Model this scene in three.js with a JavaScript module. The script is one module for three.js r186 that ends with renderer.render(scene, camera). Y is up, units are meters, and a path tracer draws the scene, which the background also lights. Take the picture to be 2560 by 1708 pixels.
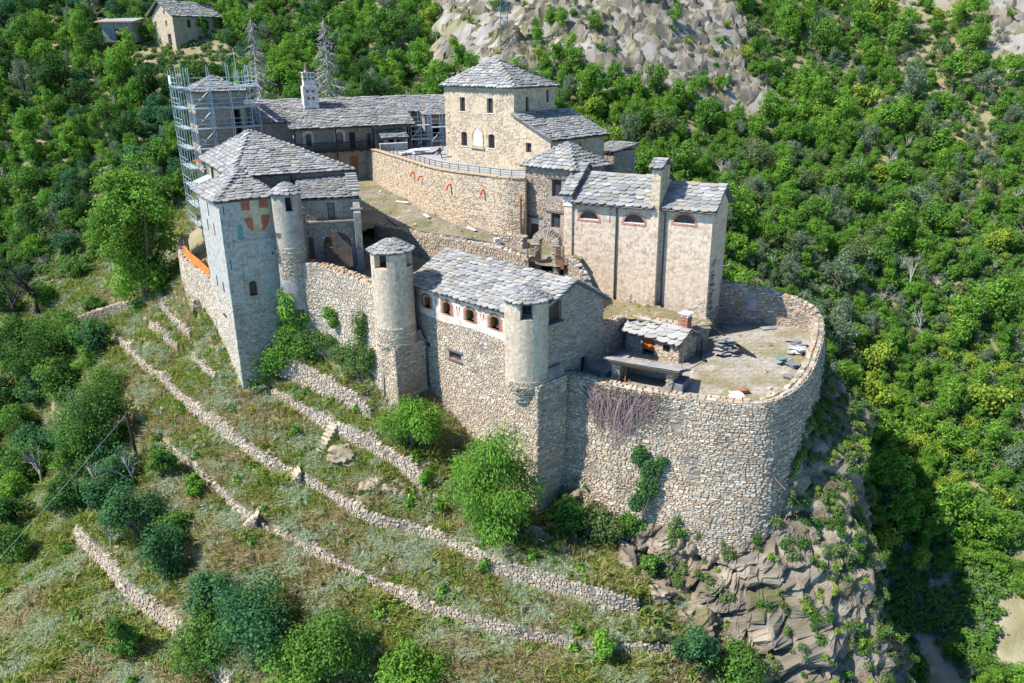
import * as THREE from 'three';
import { Sky } from 'three/addons/objects/Sky.js';
import { mergeGeometries, mergeVertices, toCreasedNormals } from 'three/addons/utils/BufferGeometryUtils.js';
import { ImprovedNoise } from 'three/addons/math/ImprovedNoise.js';

// ------------------------------------------------------------------ camera, sky, sun, exposure
const scene = new THREE.Scene();
const renderer = new THREE.WebGLRenderer({ antialias: true });
renderer.toneMapping = THREE.LinearToneMapping;
renderer.toneMappingExposure = 1.65;
renderer.shadowMap.enabled = true;
const PITCH = THREE.MathUtils.degToRad(20), ROLL = THREE.MathUtils.degToRad(0.7);
const camera = new THREE.PerspectiveCamera(2 * Math.atan(854 / 1990) * 180 / Math.PI, 1024 / 683, 0.5, 900);
camera.position.set(0, 0, 0);
camera.up.set(Math.sin(ROLL), Math.cos(PITCH) * Math.cos(ROLL), -Math.sin(PITCH) * Math.cos(ROLL));
camera.lookAt(camera.position.x, camera.position.y - Math.sin(PITCH), camera.position.z - Math.cos(PITCH));
scene.add(camera);

const SUN_UP = THREE.MathUtils.degToRad(50);
const SUN = new THREE.Vector3(-0.944 * Math.cos(SUN_UP), Math.sin(SUN_UP), 0.33 * Math.cos(SUN_UP)).normalize();
const sky = new Sky();
sky.scale.setScalar(800);
sky.material.uniforms.sunPosition.value.copy(SUN);
sky.material.uniforms.turbidity.value = 4;
sky.material.uniforms.rayleigh.value = 0.8;
sky.material.uniforms.mieCoefficient.value = 0.004;
sky.name = 'sky'; sky.userData.kind = 'structure';
scene.add(sky);
scene.environmentIntensity = 0.17;
const sun = new THREE.DirectionalLight(new THREE.Color(1.0, 0.92, 0.80), 4.9);
sun.name = 'sun_light';
sun.position.copy(SUN).multiplyScalar(200).add(new THREE.Vector3(0, -20, -70));
sun.target.position.set(0, -20, -70);
sun.castShadow = true;
Object.assign(sun.shadow.camera, { left: -130, right: 130, top: 130, bottom: -130, near: 1, far: 500 });
sun.shadow.mapSize.set(4096, 4096);
scene.add(sun, sun.target);

// ------------------------------------------------------------------ helpers
function mulberry(a) { return () => { a = (a + 0x6d2b79f5) | 0; let t = Math.imul(a ^ (a >>> 15), 1 | a); t = (t + Math.imul(t ^ (t >>> 7), 61 | t)) ^ t; return ((t ^ (t >>> 14)) >>> 0) / 4294967296; }; }
let rnd = mulberry(7);
const rr = (a, b) => a + (b - a) * rnd();
const pick = a => a[Math.floor(rnd() * a.length)];
const clamp = (x, a = 0, b = 1) => Math.min(b, Math.max(a, x));
const mixn = (a, b, t) => a + (b - a) * t;
const smooth = (a, b, x) => { const t = clamp((x - a) / (b - a)); return t * t * (3 - 2 * t); };
const perlin = new ImprovedNoise();
const noise = (x, y, z = 0) => perlin.noise(x, y, z);
function fbm(x, y, z = 0, o = 4) { let s = 0, a = 0.5, f = 1; for (let i = 0; i < o; i++) { s += a * perlin.noise(x * f + i * 7.3, y * f + i * 3.1, z * f - i * 5.7); a *= 0.5; f *= 2.03; } return s; }
function ridged(x, y, z = 0, o = 4) { let s = 0, a = 0.5, f = 1; for (let i = 0; i < o; i++) { s += a * (1 - 2 * Math.abs(perlin.noise(x * f + i * 9.1, y * f - i * 4.7, z * f + i * 2.9))); a *= 0.5; f *= 2.1; } return s; }
function hash3(i, j, k) { let h = Math.imul(i, 374761393) ^ Math.imul(j, 668265263) ^ Math.imul(k, 2147483647 ^ 1274126177); h = Math.imul(h ^ (h >>> 13), 1274126177); return ((h ^ (h >>> 16)) >>> 0) / 4294967296; }
function chisel(x, y, z, slope = 1.1) {   // fractured-rock relief: each cell is a tilted plane; returns [height, tone]
  const X = Math.floor(x), Y = Math.floor(y), Z = Math.floor(z); let best = 9, h = 0, t = 0;
  for (let i = -1; i <= 1; i++) for (let j = -1; j <= 1; j++) for (let k = -1; k <= 1; k++) { const a = X + i, b = Y + j, c = Z + k, r1 = hash3(a, b, c), r2 = hash3(a + 71, b, c), r3 = hash3(a, b + 37, c), dx = x - a - r1, dy = y - b - r2, dz = z - c - r3, d = dx * dx + dy * dy + dz * dz; if (d < best) { best = d; const q = hash3(a, b, c + 91); h = (q - .5) * .9 + slope * (dx * (r2 - .5) + dy * (r3 - .5) + dz * (r1 - .5)); t = q; } }
  return [h, t];
}
const crease = (x, y, z) => Math.pow(1 - Math.min(1, Math.abs(perlin.noise(x, y, z)) * 1.2), 9);
const V = (x, y, z) => new THREE.Vector3(x, y, z);
const lin = (r, g, b) => new THREE.Color().setRGB(r, g, b);

const taken = {};
function numbered(n) { const k = taken[n] = (taken[n] ?? -1) + 1; return k ? `${n}_${String(k).padStart(3, '0')}` : n; }
function meshOf(name, geo, mat) { const m = new THREE.Mesh(geo, mat); m.name = name; m.castShadow = m.receiveShadow = true; return m; }
class Thing {                       // a thing standing at `base`; part geometries are given in scene coordinates
  constructor(name, label, category, base, group) {
    this.g = new THREE.Group(); this.g.name = numbered(name); this.base = V(...base); this.g.position.copy(this.base);
    this.g.userData = { label, category }; if (group) this.g.userData.group = group;
    scene.add(this.g); this.stones = []; this.slates = [];
  }
  add(name, geo, mat, parent) {
    if (Array.isArray(geo)) geo = join(geo);
    geo.translate(-this.base.x, -this.base.y, -this.base.z);
    const m = meshOf(name, geo, mat); (parent ?? this.g).add(m); return m;
  }
  placed(name, geo, mat, matrix, parent) {          // shared geometry put at a matrix in scene coordinates
    const m = meshOf(name, geo, mat); matrix.decompose(m.position, m.quaternion, m.scale); m.position.sub(this.base); (parent ?? this.g).add(m); return m;
  }
}
function clean(g) { for (const k of Object.keys(g.attributes)) if (!['position', 'normal', 'uv'].includes(k)) g.deleteAttribute(k); if (g.index) g = g.toNonIndexed(); if (!g.attributes.uv) g.setAttribute('uv', new THREE.BufferAttribute(new Float32Array(g.attributes.position.count * 2), 2)); return g; }
function join(list) { list = list.flat(9).map(clean); return list.length === 1 ? list[0] : mergeGeometries(list); }
function structure(name, geo, mat) { const m = meshOf(name, geo, mat); m.userData.kind = 'structure'; scene.add(m); return m; }
function single(name, label, category, geo, mat, group) { if (Array.isArray(geo)) geo = join(geo); const m = meshOf(numbered(name), geo, mat); m.userData = { label, category }; if (group) m.userData.group = group; scene.add(m); return m; }

// simple shapes in scene coordinates
function boxUV(g) { const p = g.attributes.position, n = g.attributes.normal, uv = new Float32Array(p.count * 2); for (let i = 0; i < p.count; i++) { const ax = Math.abs(n.getX(i)), ay = Math.abs(n.getY(i)), az = Math.abs(n.getZ(i)); if (ay > ax && ay > az) { uv[2 * i] = p.getX(i); uv[2 * i + 1] = p.getZ(i); } else { uv[2 * i] = ax > az ? p.getZ(i) : p.getX(i); uv[2 * i + 1] = p.getY(i); } } g.setAttribute('uv', new THREE.BufferAttribute(uv, 2)); return g; }
function bx(w, h, d, m) { const g = boxUV(new THREE.BoxGeometry(w, h, d)); if (m) g.applyMatrix4(m); return g; }
function bar(a, b, r, seg = 6) { const d = b.clone().sub(a), g = new THREE.CylinderGeometry(r, r, d.length(), seg, 1); g.applyQuaternion(new THREE.Quaternion().setFromUnitVectors(V(0, 1, 0), d.normalize())); g.translate((a.x + b.x) / 2, (a.y + b.y) / 2, (a.z + b.z) / 2); return g; }
function beam(a, b, w, h) {        // box beam from a to b, w wide, h high
  const d = b.clone().sub(a), L = d.length(); d.normalize(); const side = V(0, 1, 0).cross(d); if (side.length() < 1e-3) side.set(1, 0, 0); side.normalize(); const up = d.clone().cross(side);
  return bx(w, h, L, new THREE.Matrix4().makeBasis(side, up, d).setPosition((a.x + b.x) / 2, (a.y + b.y) / 2, (a.z + b.z) / 2));
}
function tube(pts, r, seg = 24, rad = 6) { return new THREE.TubeGeometry(new THREE.CatmullRomCurve3(pts), seg, r, rad, false); }
function polyGeo(pts) {            // flat convex polygon fan, scene coordinates, uv in metres
  const p = [], n = V(0, 0, 0).crossVectors(pts[1].clone().sub(pts[0]), pts[2].clone().sub(pts[0])).normalize(), uv = [];
  const a = pts[1].clone().sub(pts[0]).normalize(), b = n.clone().cross(a), put = q => { p.push(q.x, q.y, q.z); const r = q.clone().sub(pts[0]); uv.push(r.dot(a), r.dot(b)); };
  for (let i = 1; i < pts.length - 1; i++) { put(pts[0]); put(pts[i]); put(pts[i + 1]); }
  const g = new THREE.BufferGeometry(); g.setAttribute('position', new THREE.Float32BufferAttribute(p, 3)); g.setAttribute('uv', new THREE.Float32BufferAttribute(uv, 2)); g.computeVertexNormals(); return g;
}
function slabGeo(pts, t) {         // convex polygon with thickness t downwards along its normal (normal up)
  const n = V(0, 0, 0).crossVectors(pts[1].clone().sub(pts[0]), pts[2].clone().sub(pts[0])).normalize(); let q = pts; if (n.y < 0) { q = pts.slice().reverse(); n.negate(); }
  const lo = q.map(p => p.clone().addScaledVector(n, -t)), out = [polyGeo(q), polyGeo(lo.slice().reverse())];
  for (let i = 0; i < q.length; i++) { const j = (i + 1) % q.length; out.push(polyGeo([lo[i], lo[j], q[j], q[i]])); }
  return mergeGeometries(out);
}

// ------------------------------------------------------------------ procedural textures and materials
function canvasTex(w, h, draw, srgb = true) {
  const d = new Uint8Array(w * h * 4);
  for (let y = 0; y < h; y++) for (let x = 0; x < w; x++) { const c = draw(x / w, y / h); const o = (y * w + x) * 4; d[o] = clamp(c[0]) * 255; d[o + 1] = clamp(c[1]) * 255; d[o + 2] = clamp(c[2]) * 255; d[o + 3] = 255; }
  const t = new THREE.DataTexture(d, w, h); t.wrapS = t.wrapT = THREE.RepeatWrapping; t.magFilter = THREE.LinearFilter; t.minFilter = THREE.LinearMipmapLinearFilter; t.generateMipmaps = true; if (srgb) t.colorSpace = THREE.SRGBColorSpace; t.needsUpdate = true; return t;
}
// tiling noise: 4-D-free trick, blend of two shifted lookups
function tileN(u, v, f, s = 0) { const a = noise(u * f, v * f, s), b = noise((u - 1) * f, v * f, s), c = noise(u * f, (v - 1) * f, s), d = noise((u - 1) * f, (v - 1) * f, s); return (a * (1 - u) * (1 - v) + b * u * (1 - v) + c * (1 - u) * v + d * u * v) * 1.35; }
function tileF(u, v, f, s, o = 4) { let r = 0, a = 0.55; for (let i = 0; i < o; i++) { r += a * tileN(u, v, f, s + i * 11.7); f *= 2; a *= 0.55; } return r; }
function tileA(u, v, fu, fv, s) { const a = noise(u * fu, v * fv, s), b = noise((u - 1) * fu, v * fv, s), c = noise(u * fu, (v - 1) * fv, s), d = noise((u - 1) * fu, (v - 1) * fv, s); return (a * (1 - u) * (1 - v) + b * u * (1 - v) + c * (1 - u) * v + d * u * v) * 1.35; }
const texFlecks = canvasTex(256, 256, (u, v) => { const a = 0.86 + 0.34 * tileF(u, v, 6, 1, 6) + 0.2 * tileN(u, v, 70, 17), s = tileF(u, v, 3, 9, 3); return [a + 0.07 * s, a + 0.02 * s, a - 0.05 * s]; });
const texRough = canvasTex(256, 256, (u, v) => { const a = 0.5 + 0.6 * tileF(u, v, 22, 3, 5); return [a, a, a]; }, false);
const texCoarse = canvasTex(256, 256, (u, v) => { const a = 0.5 + 0.5 * tileF(u, v, 9, 13, 5) + 0.2 * tileN(u, v, 60, 2); return [a, a, a]; }, false);
const texStain = canvasTex(256, 256, (u, v) => { const a = tileF(u, v, 3, 21, 5), b = tileF(u * 1, v, 9, 4, 4), m = smooth(-0.1, 0.5, 0.5 * a + 0.8 * b + 0.5 * tileF(u, v, 30, 77, 3)), f = 0.95 + 0.3 * tileF(u, v, 26, 8, 5) + 0.07 * tileA(u, v, 34, 5, 31) + 0.06 * tileA(u, v, 80, 9, 37); return [mixn(1, 0.86, m) * f, mixn(1, 0.855, m) * f, mixn(1, 0.84, m) * f]; });
const texRock = canvasTex(512, 512, (u, v) => { const a = tileF(u, v, 5, 51, 7), g = tileF(u, v, 40, 57, 4), k = .84 + .42 * a + .22 * g, s = .07 * tileF(u, v, 6, 71, 3); return [k + s, k, k - s]; });
const texWood = canvasTex(256, 256, (u, v) => { const g = tileN(u, v, 3, 5) * 2, l = 0.78 + 0.22 * Math.sin((u * 40 + g * 4) * 2) * 0.5 + 0.25 * tileF(u, v * 0.3, 16, 6, 3); return [l, l * 0.97, l * 0.93]; });
function rep(t, s) { const c = t.clone(); c.repeat.set(s, s); c.needsUpdate = true; return c; }
const fl4 = rep(texFlecks, 0.22), rough3 = rep(texRough, 0.5), coarse3 = rep(texCoarse, 0.35), stain6 = rep(texStain, 0.13), wood1 = rep(texWood, 0.8), rock8 = rep(texRock, 0.15);
const grit = rep(texFlecks, 0.7);
const mat = (c, o = {}) => new THREE.MeshStandardMaterial({ color: c, roughness: 0.95, ...o });
const M = {
  mortar: mat(lin(0.38, 0.335, 0.28), { map: fl4, bumpMap: rough3, bumpScale: 0.03 }),
  dryCore: mat(lin(0.27, 0.235, 0.195), { map: fl4, bumpMap: rough3, bumpScale: 0.03 }),
  mortarGrey: mat(lin(0.33, 0.325, 0.31), { map: fl4, bumpMap: rough3, bumpScale: 0.03 }),
  plasterPink: mat(lin(0.62, 0.50, 0.38), { map: stain6, bumpMap: coarse3, bumpScale: 0.035 }),
  plasterCream: mat(lin(0.54, 0.44, 0.305), { map: stain6, bumpMap: rough3, bumpScale: 0.03 }),
  plasterTurret: mat(lin(0.52, 0.43, 0.33), { map: stain6, bumpMap: coarse3, bumpScale: 0.05 }),
  plasterBand: mat(lin(0.66, 0.56, 0.48), { map: stain6, bumpMap: rough3, bumpScale: 0.012 }),
  plasterGrey: mat(lin(0.40, 0.395, 0.37), { map: stain6, bumpMap: rough3, bumpScale: 0.02 }),
  plasterWhite: mat(lin(0.70, 0.66, 0.60), { map: stain6, bumpMap: rough3, bumpScale: 0.012 }),
  plasterOld: mat(lin(0.36, 0.33, 0.28), { map: stain6, bumpMap: rough3, bumpScale: 0.03 }),
  redPaint: mat(lin(0.42, 0.13, 0.075), { map: stain6 }),
  redSurround: mat(lin(0.50, 0.22, 0.16), { map: stain6 }),
  wood: mat(lin(0.11, 0.065, 0.04), { map: wood1, roughness: 0.8 }),
  woodTan: mat(lin(0.42, 0.22, 0.09), { map: wood1, roughness: 0.75 }),
  woodGrey: mat(lin(0.2, 0.16, 0.12), { map: wood1, roughness: 0.85 }),
  woodDark: mat(lin(0.045, 0.035, 0.03), { map: wood1, roughness: 0.7 }),
  doorBrown: mat(lin(0.13, 0.07, 0.06), { roughness: 0.6 }),
  deckBoards: mat(lin(0.14, 0.11, 0.09), { map: wood1 }),
  slateBase: mat(lin(0.09, 0.09, 0.09)),
  glass: new THREE.MeshPhysicalMaterial({ color: lin(0.04, 0.05, 0.06), roughness: 0.08, metalness: 0, ior: 1.5 }),
  iron: mat(lin(0.05, 0.05, 0.055), { roughness: 0.6, metalness: 0.5 }),
  rust: mat(lin(0.14, 0.07, 0.045), { roughness: 0.8 }),
  galv: mat(lin(0.42, 0.50, 0.56), { roughness: 0.45, metalness: 0.55 }),
  deck: mat(lin(0.50, 0.56, 0.60), { roughness: 0.5, metalness: 0.3 }),
  copper: mat(lin(0.08, 0.065, 0.06), { roughness: 0.5, metalness: 0.4 }),
  brick: mat(lin(0.42, 0.17, 0.09), { map: fl4 }),
  orange: mat(lin(0.75, 0.20, 0.03), { roughness: 0.6 }),
  orangePipe: mat(lin(0.70, 0.14, 0.05), { roughness: 0.5 }),
  blackPlastic: mat(lin(0.02, 0.025, 0.03), { roughness: 0.45 }),
  white: mat(lin(0.72, 0.73, 0.72), { roughness: 0.6 }),
  teal: mat(lin(0.10, 0.26, 0.24), { roughness: 0.5 }),
  brickBlock: mat(lin(0.33, 0.36, 0.38), { map: fl4 }),
};
const stoneTones = [[0.401, 0.339, 0.259], [0.459, 0.392, 0.303], [0.327, 0.274, 0.210], [0.430, 0.325, 0.220], [0.355, 0.236, 0.157], [0.252, 0.214, 0.167], [0.519, 0.449, 0.352], [0.334, 0.300, 0.247]].map(c => ({ c, m: mat(lin(...c)) }));
const slateTones = [[0.227, 0.235, 0.238], [0.279, 0.283, 0.281], [0.179, 0.184, 0.186], [0.339, 0.339, 0.328], [0.270, 0.257, 0.220], [0.214, 0.214, 0.186]].map(c => ({ c, m: mat(lin(...c), { roughness: 0.75 }) }));
const vcMat = mat(lin(1, 1, 1), { vertexColors: true });
const vcSlate = mat(lin(1, 1, 1), { vertexColors: true, roughness: 0.75 });

// ------------------------------------------------------------------ stones and slates: unit shapes, set in loops
function unitBlock(outline, frontScale) {   // a rough block: foot at z=0, smaller front at z=1
  const p = [], n = outline.length, A = outline.map(([x, y]) => [x, y, 0]), C = outline.map(([x, y]) => [x * frontScale + rr(-.03, .03), y * frontScale + rr(-.03, .03), 1 + rr(-.25, .1)]), q = (a, b, c) => p.push(...a, ...b, ...c);
  for (let i = 0; i < n; i++) { const j = (i + 1) % n; q(A[i], A[j], C[j]); q(A[i], C[j], C[i]); }
  for (let i = 1; i < n - 1; i++) q(C[0], C[i], C[i + 1]);
  const g = new THREE.BufferGeometry(); g.setAttribute('position', new THREE.Float32BufferAttribute(p, 3)); g.computeVertexNormals(); return g;
}
const stoneUnits = [];
for (let k = 0; k < 12; k++) { const o = [], c = [[-.5, -.4], [-.3, -.5], [.4, -.49], [.5, -.2], [.46, .44], [-.1, .5], [-.49, .42]]; for (const [x, y] of c) o.push([x * rr(.86, 1.06), y * rr(.82, 1.08)]); stoneUnits.push(unitBlock(o, rr(.74, .92))); }
const slateUnits = [];
for (let k = 0; k < 10; k++) {
  const o = [[-.5, 1], [-.5, rr(.22, .4)], [rr(-.36, -.26), rr(.02, .1)], [rr(-.06, .06), 0], [rr(.26, .36), rr(.02, .12)], [.5, rr(.22, .4)], [.5, 1]].map(([x, y]) => [x, y + rr(-.03, .03)]);
  const p = [], q = (a, b, c) => p.push(...a, ...b, ...c), T = o.map(([x, y]) => [x, y, 1]), B = o.map(([x, y]) => [x, y, 0]);
  for (let i = 1; i < 6; i++) q(T[0], T[i], T[i + 1]);
  for (let i = 0; i < 6; i++) { q(B[i], B[i + 1], T[i + 1]); q(B[i], T[i + 1], T[i]); }
  const g = new THREE.BufferGeometry(); g.setAttribute('position', new THREE.Float32BufferAttribute(p, 3)); g.computeVertexNormals(); slateUnits.push(g);
}
function mergePlaced(list) {        // [{geo, m, c}] -> one geometry with a colour for each piece
  let n = 0; for (const e of list) n += e.geo.attributes.position.count;
  const P = new Float32Array(n * 3), C = new Float32Array(n * 3), N = new Float32Array(n * 3); let o = 0; const v = V(0, 0, 0), a = V(0, 0, 0), b = V(0, 0, 0);
  for (const e of list) {
    const p = e.geo.attributes.position;
    for (let i = 0; i < p.count; i++) { v.fromBufferAttribute(p, i).applyMatrix4(e.m); P[o] = v.x; P[o + 1] = v.y; P[o + 2] = v.z; C[o] = e.c[0]; C[o + 1] = e.c[1]; C[o + 2] = e.c[2]; o += 3; }
  }
  for (let i = 0; i < n * 3; i += 9) { a.set(P[i + 3] - P[i], P[i + 4] - P[i + 1], P[i + 5] - P[i + 2]); b.set(P[i + 6] - P[i], P[i + 7] - P[i + 1], P[i + 8] - P[i + 2]); a.cross(b).normalize(); for (let k = 0; k < 9; k += 3) { N[i + k] = a.x; N[i + k + 1] = a.y; N[i + k + 2] = a.z; } }
  const g = new THREE.BufferGeometry(); g.setAttribute('position', new THREE.BufferAttribute(P, 3)); g.setAttribute('normal', new THREE.BufferAttribute(N, 3)); g.setAttribute('color', new THREE.BufferAttribute(C, 3)); return g;
}
const MOST = 300;
function settle(thing, list, name, restName, tones, restMat, parent, most = MOST) {   // the pieces that show largest become parts, the rest one mass
  const nx = t => { const e = t.m.elements; return Math.hypot(e[0], e[1], e[2]) * Math.hypot(e[4], e[5], e[6]) / (e[12] * e[12] + e[13] * e[13] + e[14] * e[14]) * (t.seen ?? 1); };
  list.sort((a, b) => nx(b) - nx(a));
  for (const e of list.slice(0, most)) thing.placed(name, e.geo, tones[e.t].m, e.m, parent);
  const rest = list.slice(most); if (!rest.length) return;
  const m = thing.add(restName, mergePlaced(rest), restMat, parent); m.userData.kind = 'stuff';
}
const jit = (c, s) => { const k = 1 + rr(-s, s); return [c[0] * k, c[1] * k * (1 + rr(-.02, .02)), c[2] * k * (1 + rr(-.04, .04))]; };
// courses of rubble over a surface S(u, v) -> {p, t, n}; v is the height
function courses(out, S, u0, u1, v0, v1, o = {}) {
  const { w = [.14, .44], h = [.07, .15], prot = [.03, .08], cover = 1, inside = null, tone = null, gap = .018, seen = 1 } = o;
  for (let v = v0; v < v1;) {
    const ch = rr(...h) * (rnd() < .2 ? 1.5 : rnd() < .25 ? .65 : 1); let u = u0 + rr(-.3, 0);
    while (u < u1) {
      const cw = (w[0] + (w[1] - w[0]) * Math.pow(rnd(), 1.6)) * (rnd() < .1 ? 1.5 : 1), uc = u + cw / 2, hh = ch * rr(.8, 1.12), vc = v + ch / 2; u += cw;
      if (uc < u0 + .06 || uc > u1 - .06 || rnd() > cover || (inside && !inside(uc, vc, cw, ch))) continue;
      const s = S(uc, vc); if (!s) continue; const wz = fbm(s.p.x * .45 + s.p.z * .3, s.p.y * .45, s.p.z * .45, 3); if (wz > .2 && rnd() < .55) continue;
      const up = s.up ?? V(0, 1, 0), d = rr(...prot), t = s.t, n = s.n, a = rr(-.07, .07);
      const X = t.clone().multiplyScalar(Math.cos(a)).addScaledVector(up, Math.sin(a)), Y = n.clone().cross(X).normalize();
      const k = tone ? tone(uc, vc) : pick([0, 0, 0, 1, 1, 2, 2, 3, 3, 4, 5, 6, 7, 7]);
      out.push({ geo: pick(stoneUnits), m: new THREE.Matrix4().makeBasis(X.multiplyScalar(cw - gap), Y.multiplyScalar(hh - gap * .6), n.clone().multiplyScalar(d + .03)).setPosition(s.p.x - n.x * .03, s.p.y - n.y * .03, s.p.z - n.z * .03), t: k, c: jit(stoneTones[k].c, .2).map(q => q * (1 - .45 * wz)), seen });
    }
    v += ch;
  }
}
// rows of slates over a convex roof facet (scene points, counter-clockwise seen from above, first edge is the eave)
function slateFacet(out, pts, o = {}) {
  const { w = [.38, .8], row = .36, len = .66, th = .06, lift = .03, tones = [0, 0, 1, 1, 2, 3, 4, 5], over = .06, seen = 1 } = o;
  const e0 = pts[0], X = pts[1].clone().sub(e0).normalize(), n = V(0, 0, 0).crossVectors(X, pts[2].clone().sub(e0)).normalize(), Y = n.clone().cross(X).normalize();
  const q = pts.map(p => { const r = p.clone().sub(e0); return [r.dot(X), r.dot(Y)]; }), top = Math.max(...q.map(p => p[1]));
  const span = y => { const xs = []; for (let i = 0; i < q.length; i++) { const a = q[i], b = q[(i + 1) % q.length]; if ((a[1] <= y && b[1] > y) || (b[1] <= y && a[1] > y)) xs.push(a[0] + (b[0] - a[0]) * (y - a[1]) / (b[1] - a[1])); } return xs.length < 2 ? null : [Math.min(...xs), Math.max(...xs)]; };
  const rows = Math.max(1, Math.round(top / row)), step = top / rows;
  for (let r = 0; r < rows; r++) {
    const y = r * step, s = span(y + step * .3); if (!s) continue; const s2 = span(Math.min(top * .995, y + step)) ?? s;
    const [l, rt] = [Math.min(s[0], mixn(s[0], s2[0], .5)), Math.max(s[1], mixn(s[1], s2[1], .5))]; let x = l - rr(0, .4);
    while (x < rt) {
      let cw = rr(...w), a = Math.max(x, l), b = Math.min(x + cw, rt); x += cw; if (rt - x < .18) { b = rt; x = rt; } if (b - a < .12) continue;
      const yy = y - over * (r ? 1 : 2.2) + rr(-.05, .04), L = Math.min(len * rr(.92, 1.1), top - yy + .05), tilt = Math.atan2(th * 1.25, step) * rr(.8, 1.15), yaw = rr(-.06, .06);
      const ax = X.clone().multiplyScalar(Math.cos(yaw)).addScaledVector(Y, Math.sin(yaw)), ay0 = n.clone().cross(ax), ay = ay0.clone().multiplyScalar(Math.cos(tilt)).addScaledVector(n, -Math.sin(tilt)), az = ax.clone().cross(ay);
      const c = e0.clone().addScaledVector(X, (a + b) / 2).addScaledVector(Y, yy).addScaledVector(n, lift + th * 1.3); c.y += .06 * noise(c.x * .45, c.z * .45, 3) + .02 * rr(-1, 1);
      const k = pick(tones);
      out.push({ geo: pick(slateUnits), m: new THREE.Matrix4().makeBasis(ax.multiplyScalar(b - a + .03), ay.multiplyScalar(L), az.multiplyScalar(th * rr(.7, 1.4))).setPosition(c), t: k, c: jit(slateTones[k].c, .2), seen });
    }
  }
}
// a straight facade: o = left foot [x, z] seen from outside, d = direction [x, z]
class Facade {
  constructor(o, d) { const L = Math.hypot(...d); this.o = o; this.d = [d[0] / L, d[1] / L]; this.n = V(-this.d[1], 0, this.d[0]); this.t = V(this.d[0], 0, this.d[1]); this.m = new THREE.Matrix4().makeBasis(this.t, V(0, 1, 0), this.n).setPosition(o[0], 0, o[1]); }
  pt(u, v, w = 0) { return V(u, v, w).applyMatrix4(this.m); }
  S() { return (u, v) => ({ p: this.pt(u, v, 0), t: this.t, n: this.n }); }
  panel(poly, holes = [], t = .55, w = 0) {        // wall panel with openings; poly [[u,v]...]
    const s = new THREE.Shape(poly.map(p => new THREE.Vector2(...p)));
    for (const h of holes) s.holes.push(new THREE.Path(outline(h).map(p => new THREE.Vector2(...p)).reverse()));
    const g = new THREE.ExtrudeGeometry(s, { depth: t, bevelEnabled: false, curveSegments: 8 }); g.translate(0, 0, -t + w); g.applyMatrix4(this.m); return g;
  }
  box(u0, u1, v0, v1, w0, w1) { return bx(u1 - u0, v1 - v0, w1 - w0, this.m.clone().multiply(new THREE.Matrix4().makeTranslation((u0 + u1) / 2, (v0 + v1) / 2, (w0 + w1) / 2))); }
  shape(poly, w0, w1, holes = []) { return this.panel(poly, holes, w1 - w0, w1); }
}
function outline(h) {               // opening outline: {u0,u1,v0,v1,arch: rise, point: rise}
  const { u0, u1, v0, v1 } = h, pts = [[u0, v0], [u1, v0]], m = (u0 + u1) / 2, r = (u1 - u0) / 2;
  if (h.arch) { const k = h.arch; for (let i = 0; i <= 10; i++) { const a = Math.PI * i / 10; pts.push([m + r * Math.cos(a), v1 - k + k * Math.sin(a)]); } }
  else if (h.point) { const k = h.point; for (let i = 0; i <= 5; i++) { const t = i / 5; pts.push([u1 - r * (1 - Math.cos(t * 1.25)) / (1 - Math.cos(1.25)), v1 - k + k * Math.sin(t * 1.25) / Math.sin(1.25)]); } for (let i = 4; i >= 0; i--) { const t = i / 5; pts.push([u0 + r * (1 - Math.cos(t * 1.25)) / (1 - Math.cos(1.25)), v1 - k + k * Math.sin(t * 1.25) / Math.sin(1.25)]); } }
  else pts.push([u1, v1], [u0, v1]);
  return pts;
}
const clear = (holes, m = .08) => (u, v, w, h) => !holes.some(o => u + w / 2 > o.u0 - m && u - w / 2 < o.u1 + m && v + h / 2 > o.v0 - m && v - h / 2 < o.v1 + m);
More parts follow.
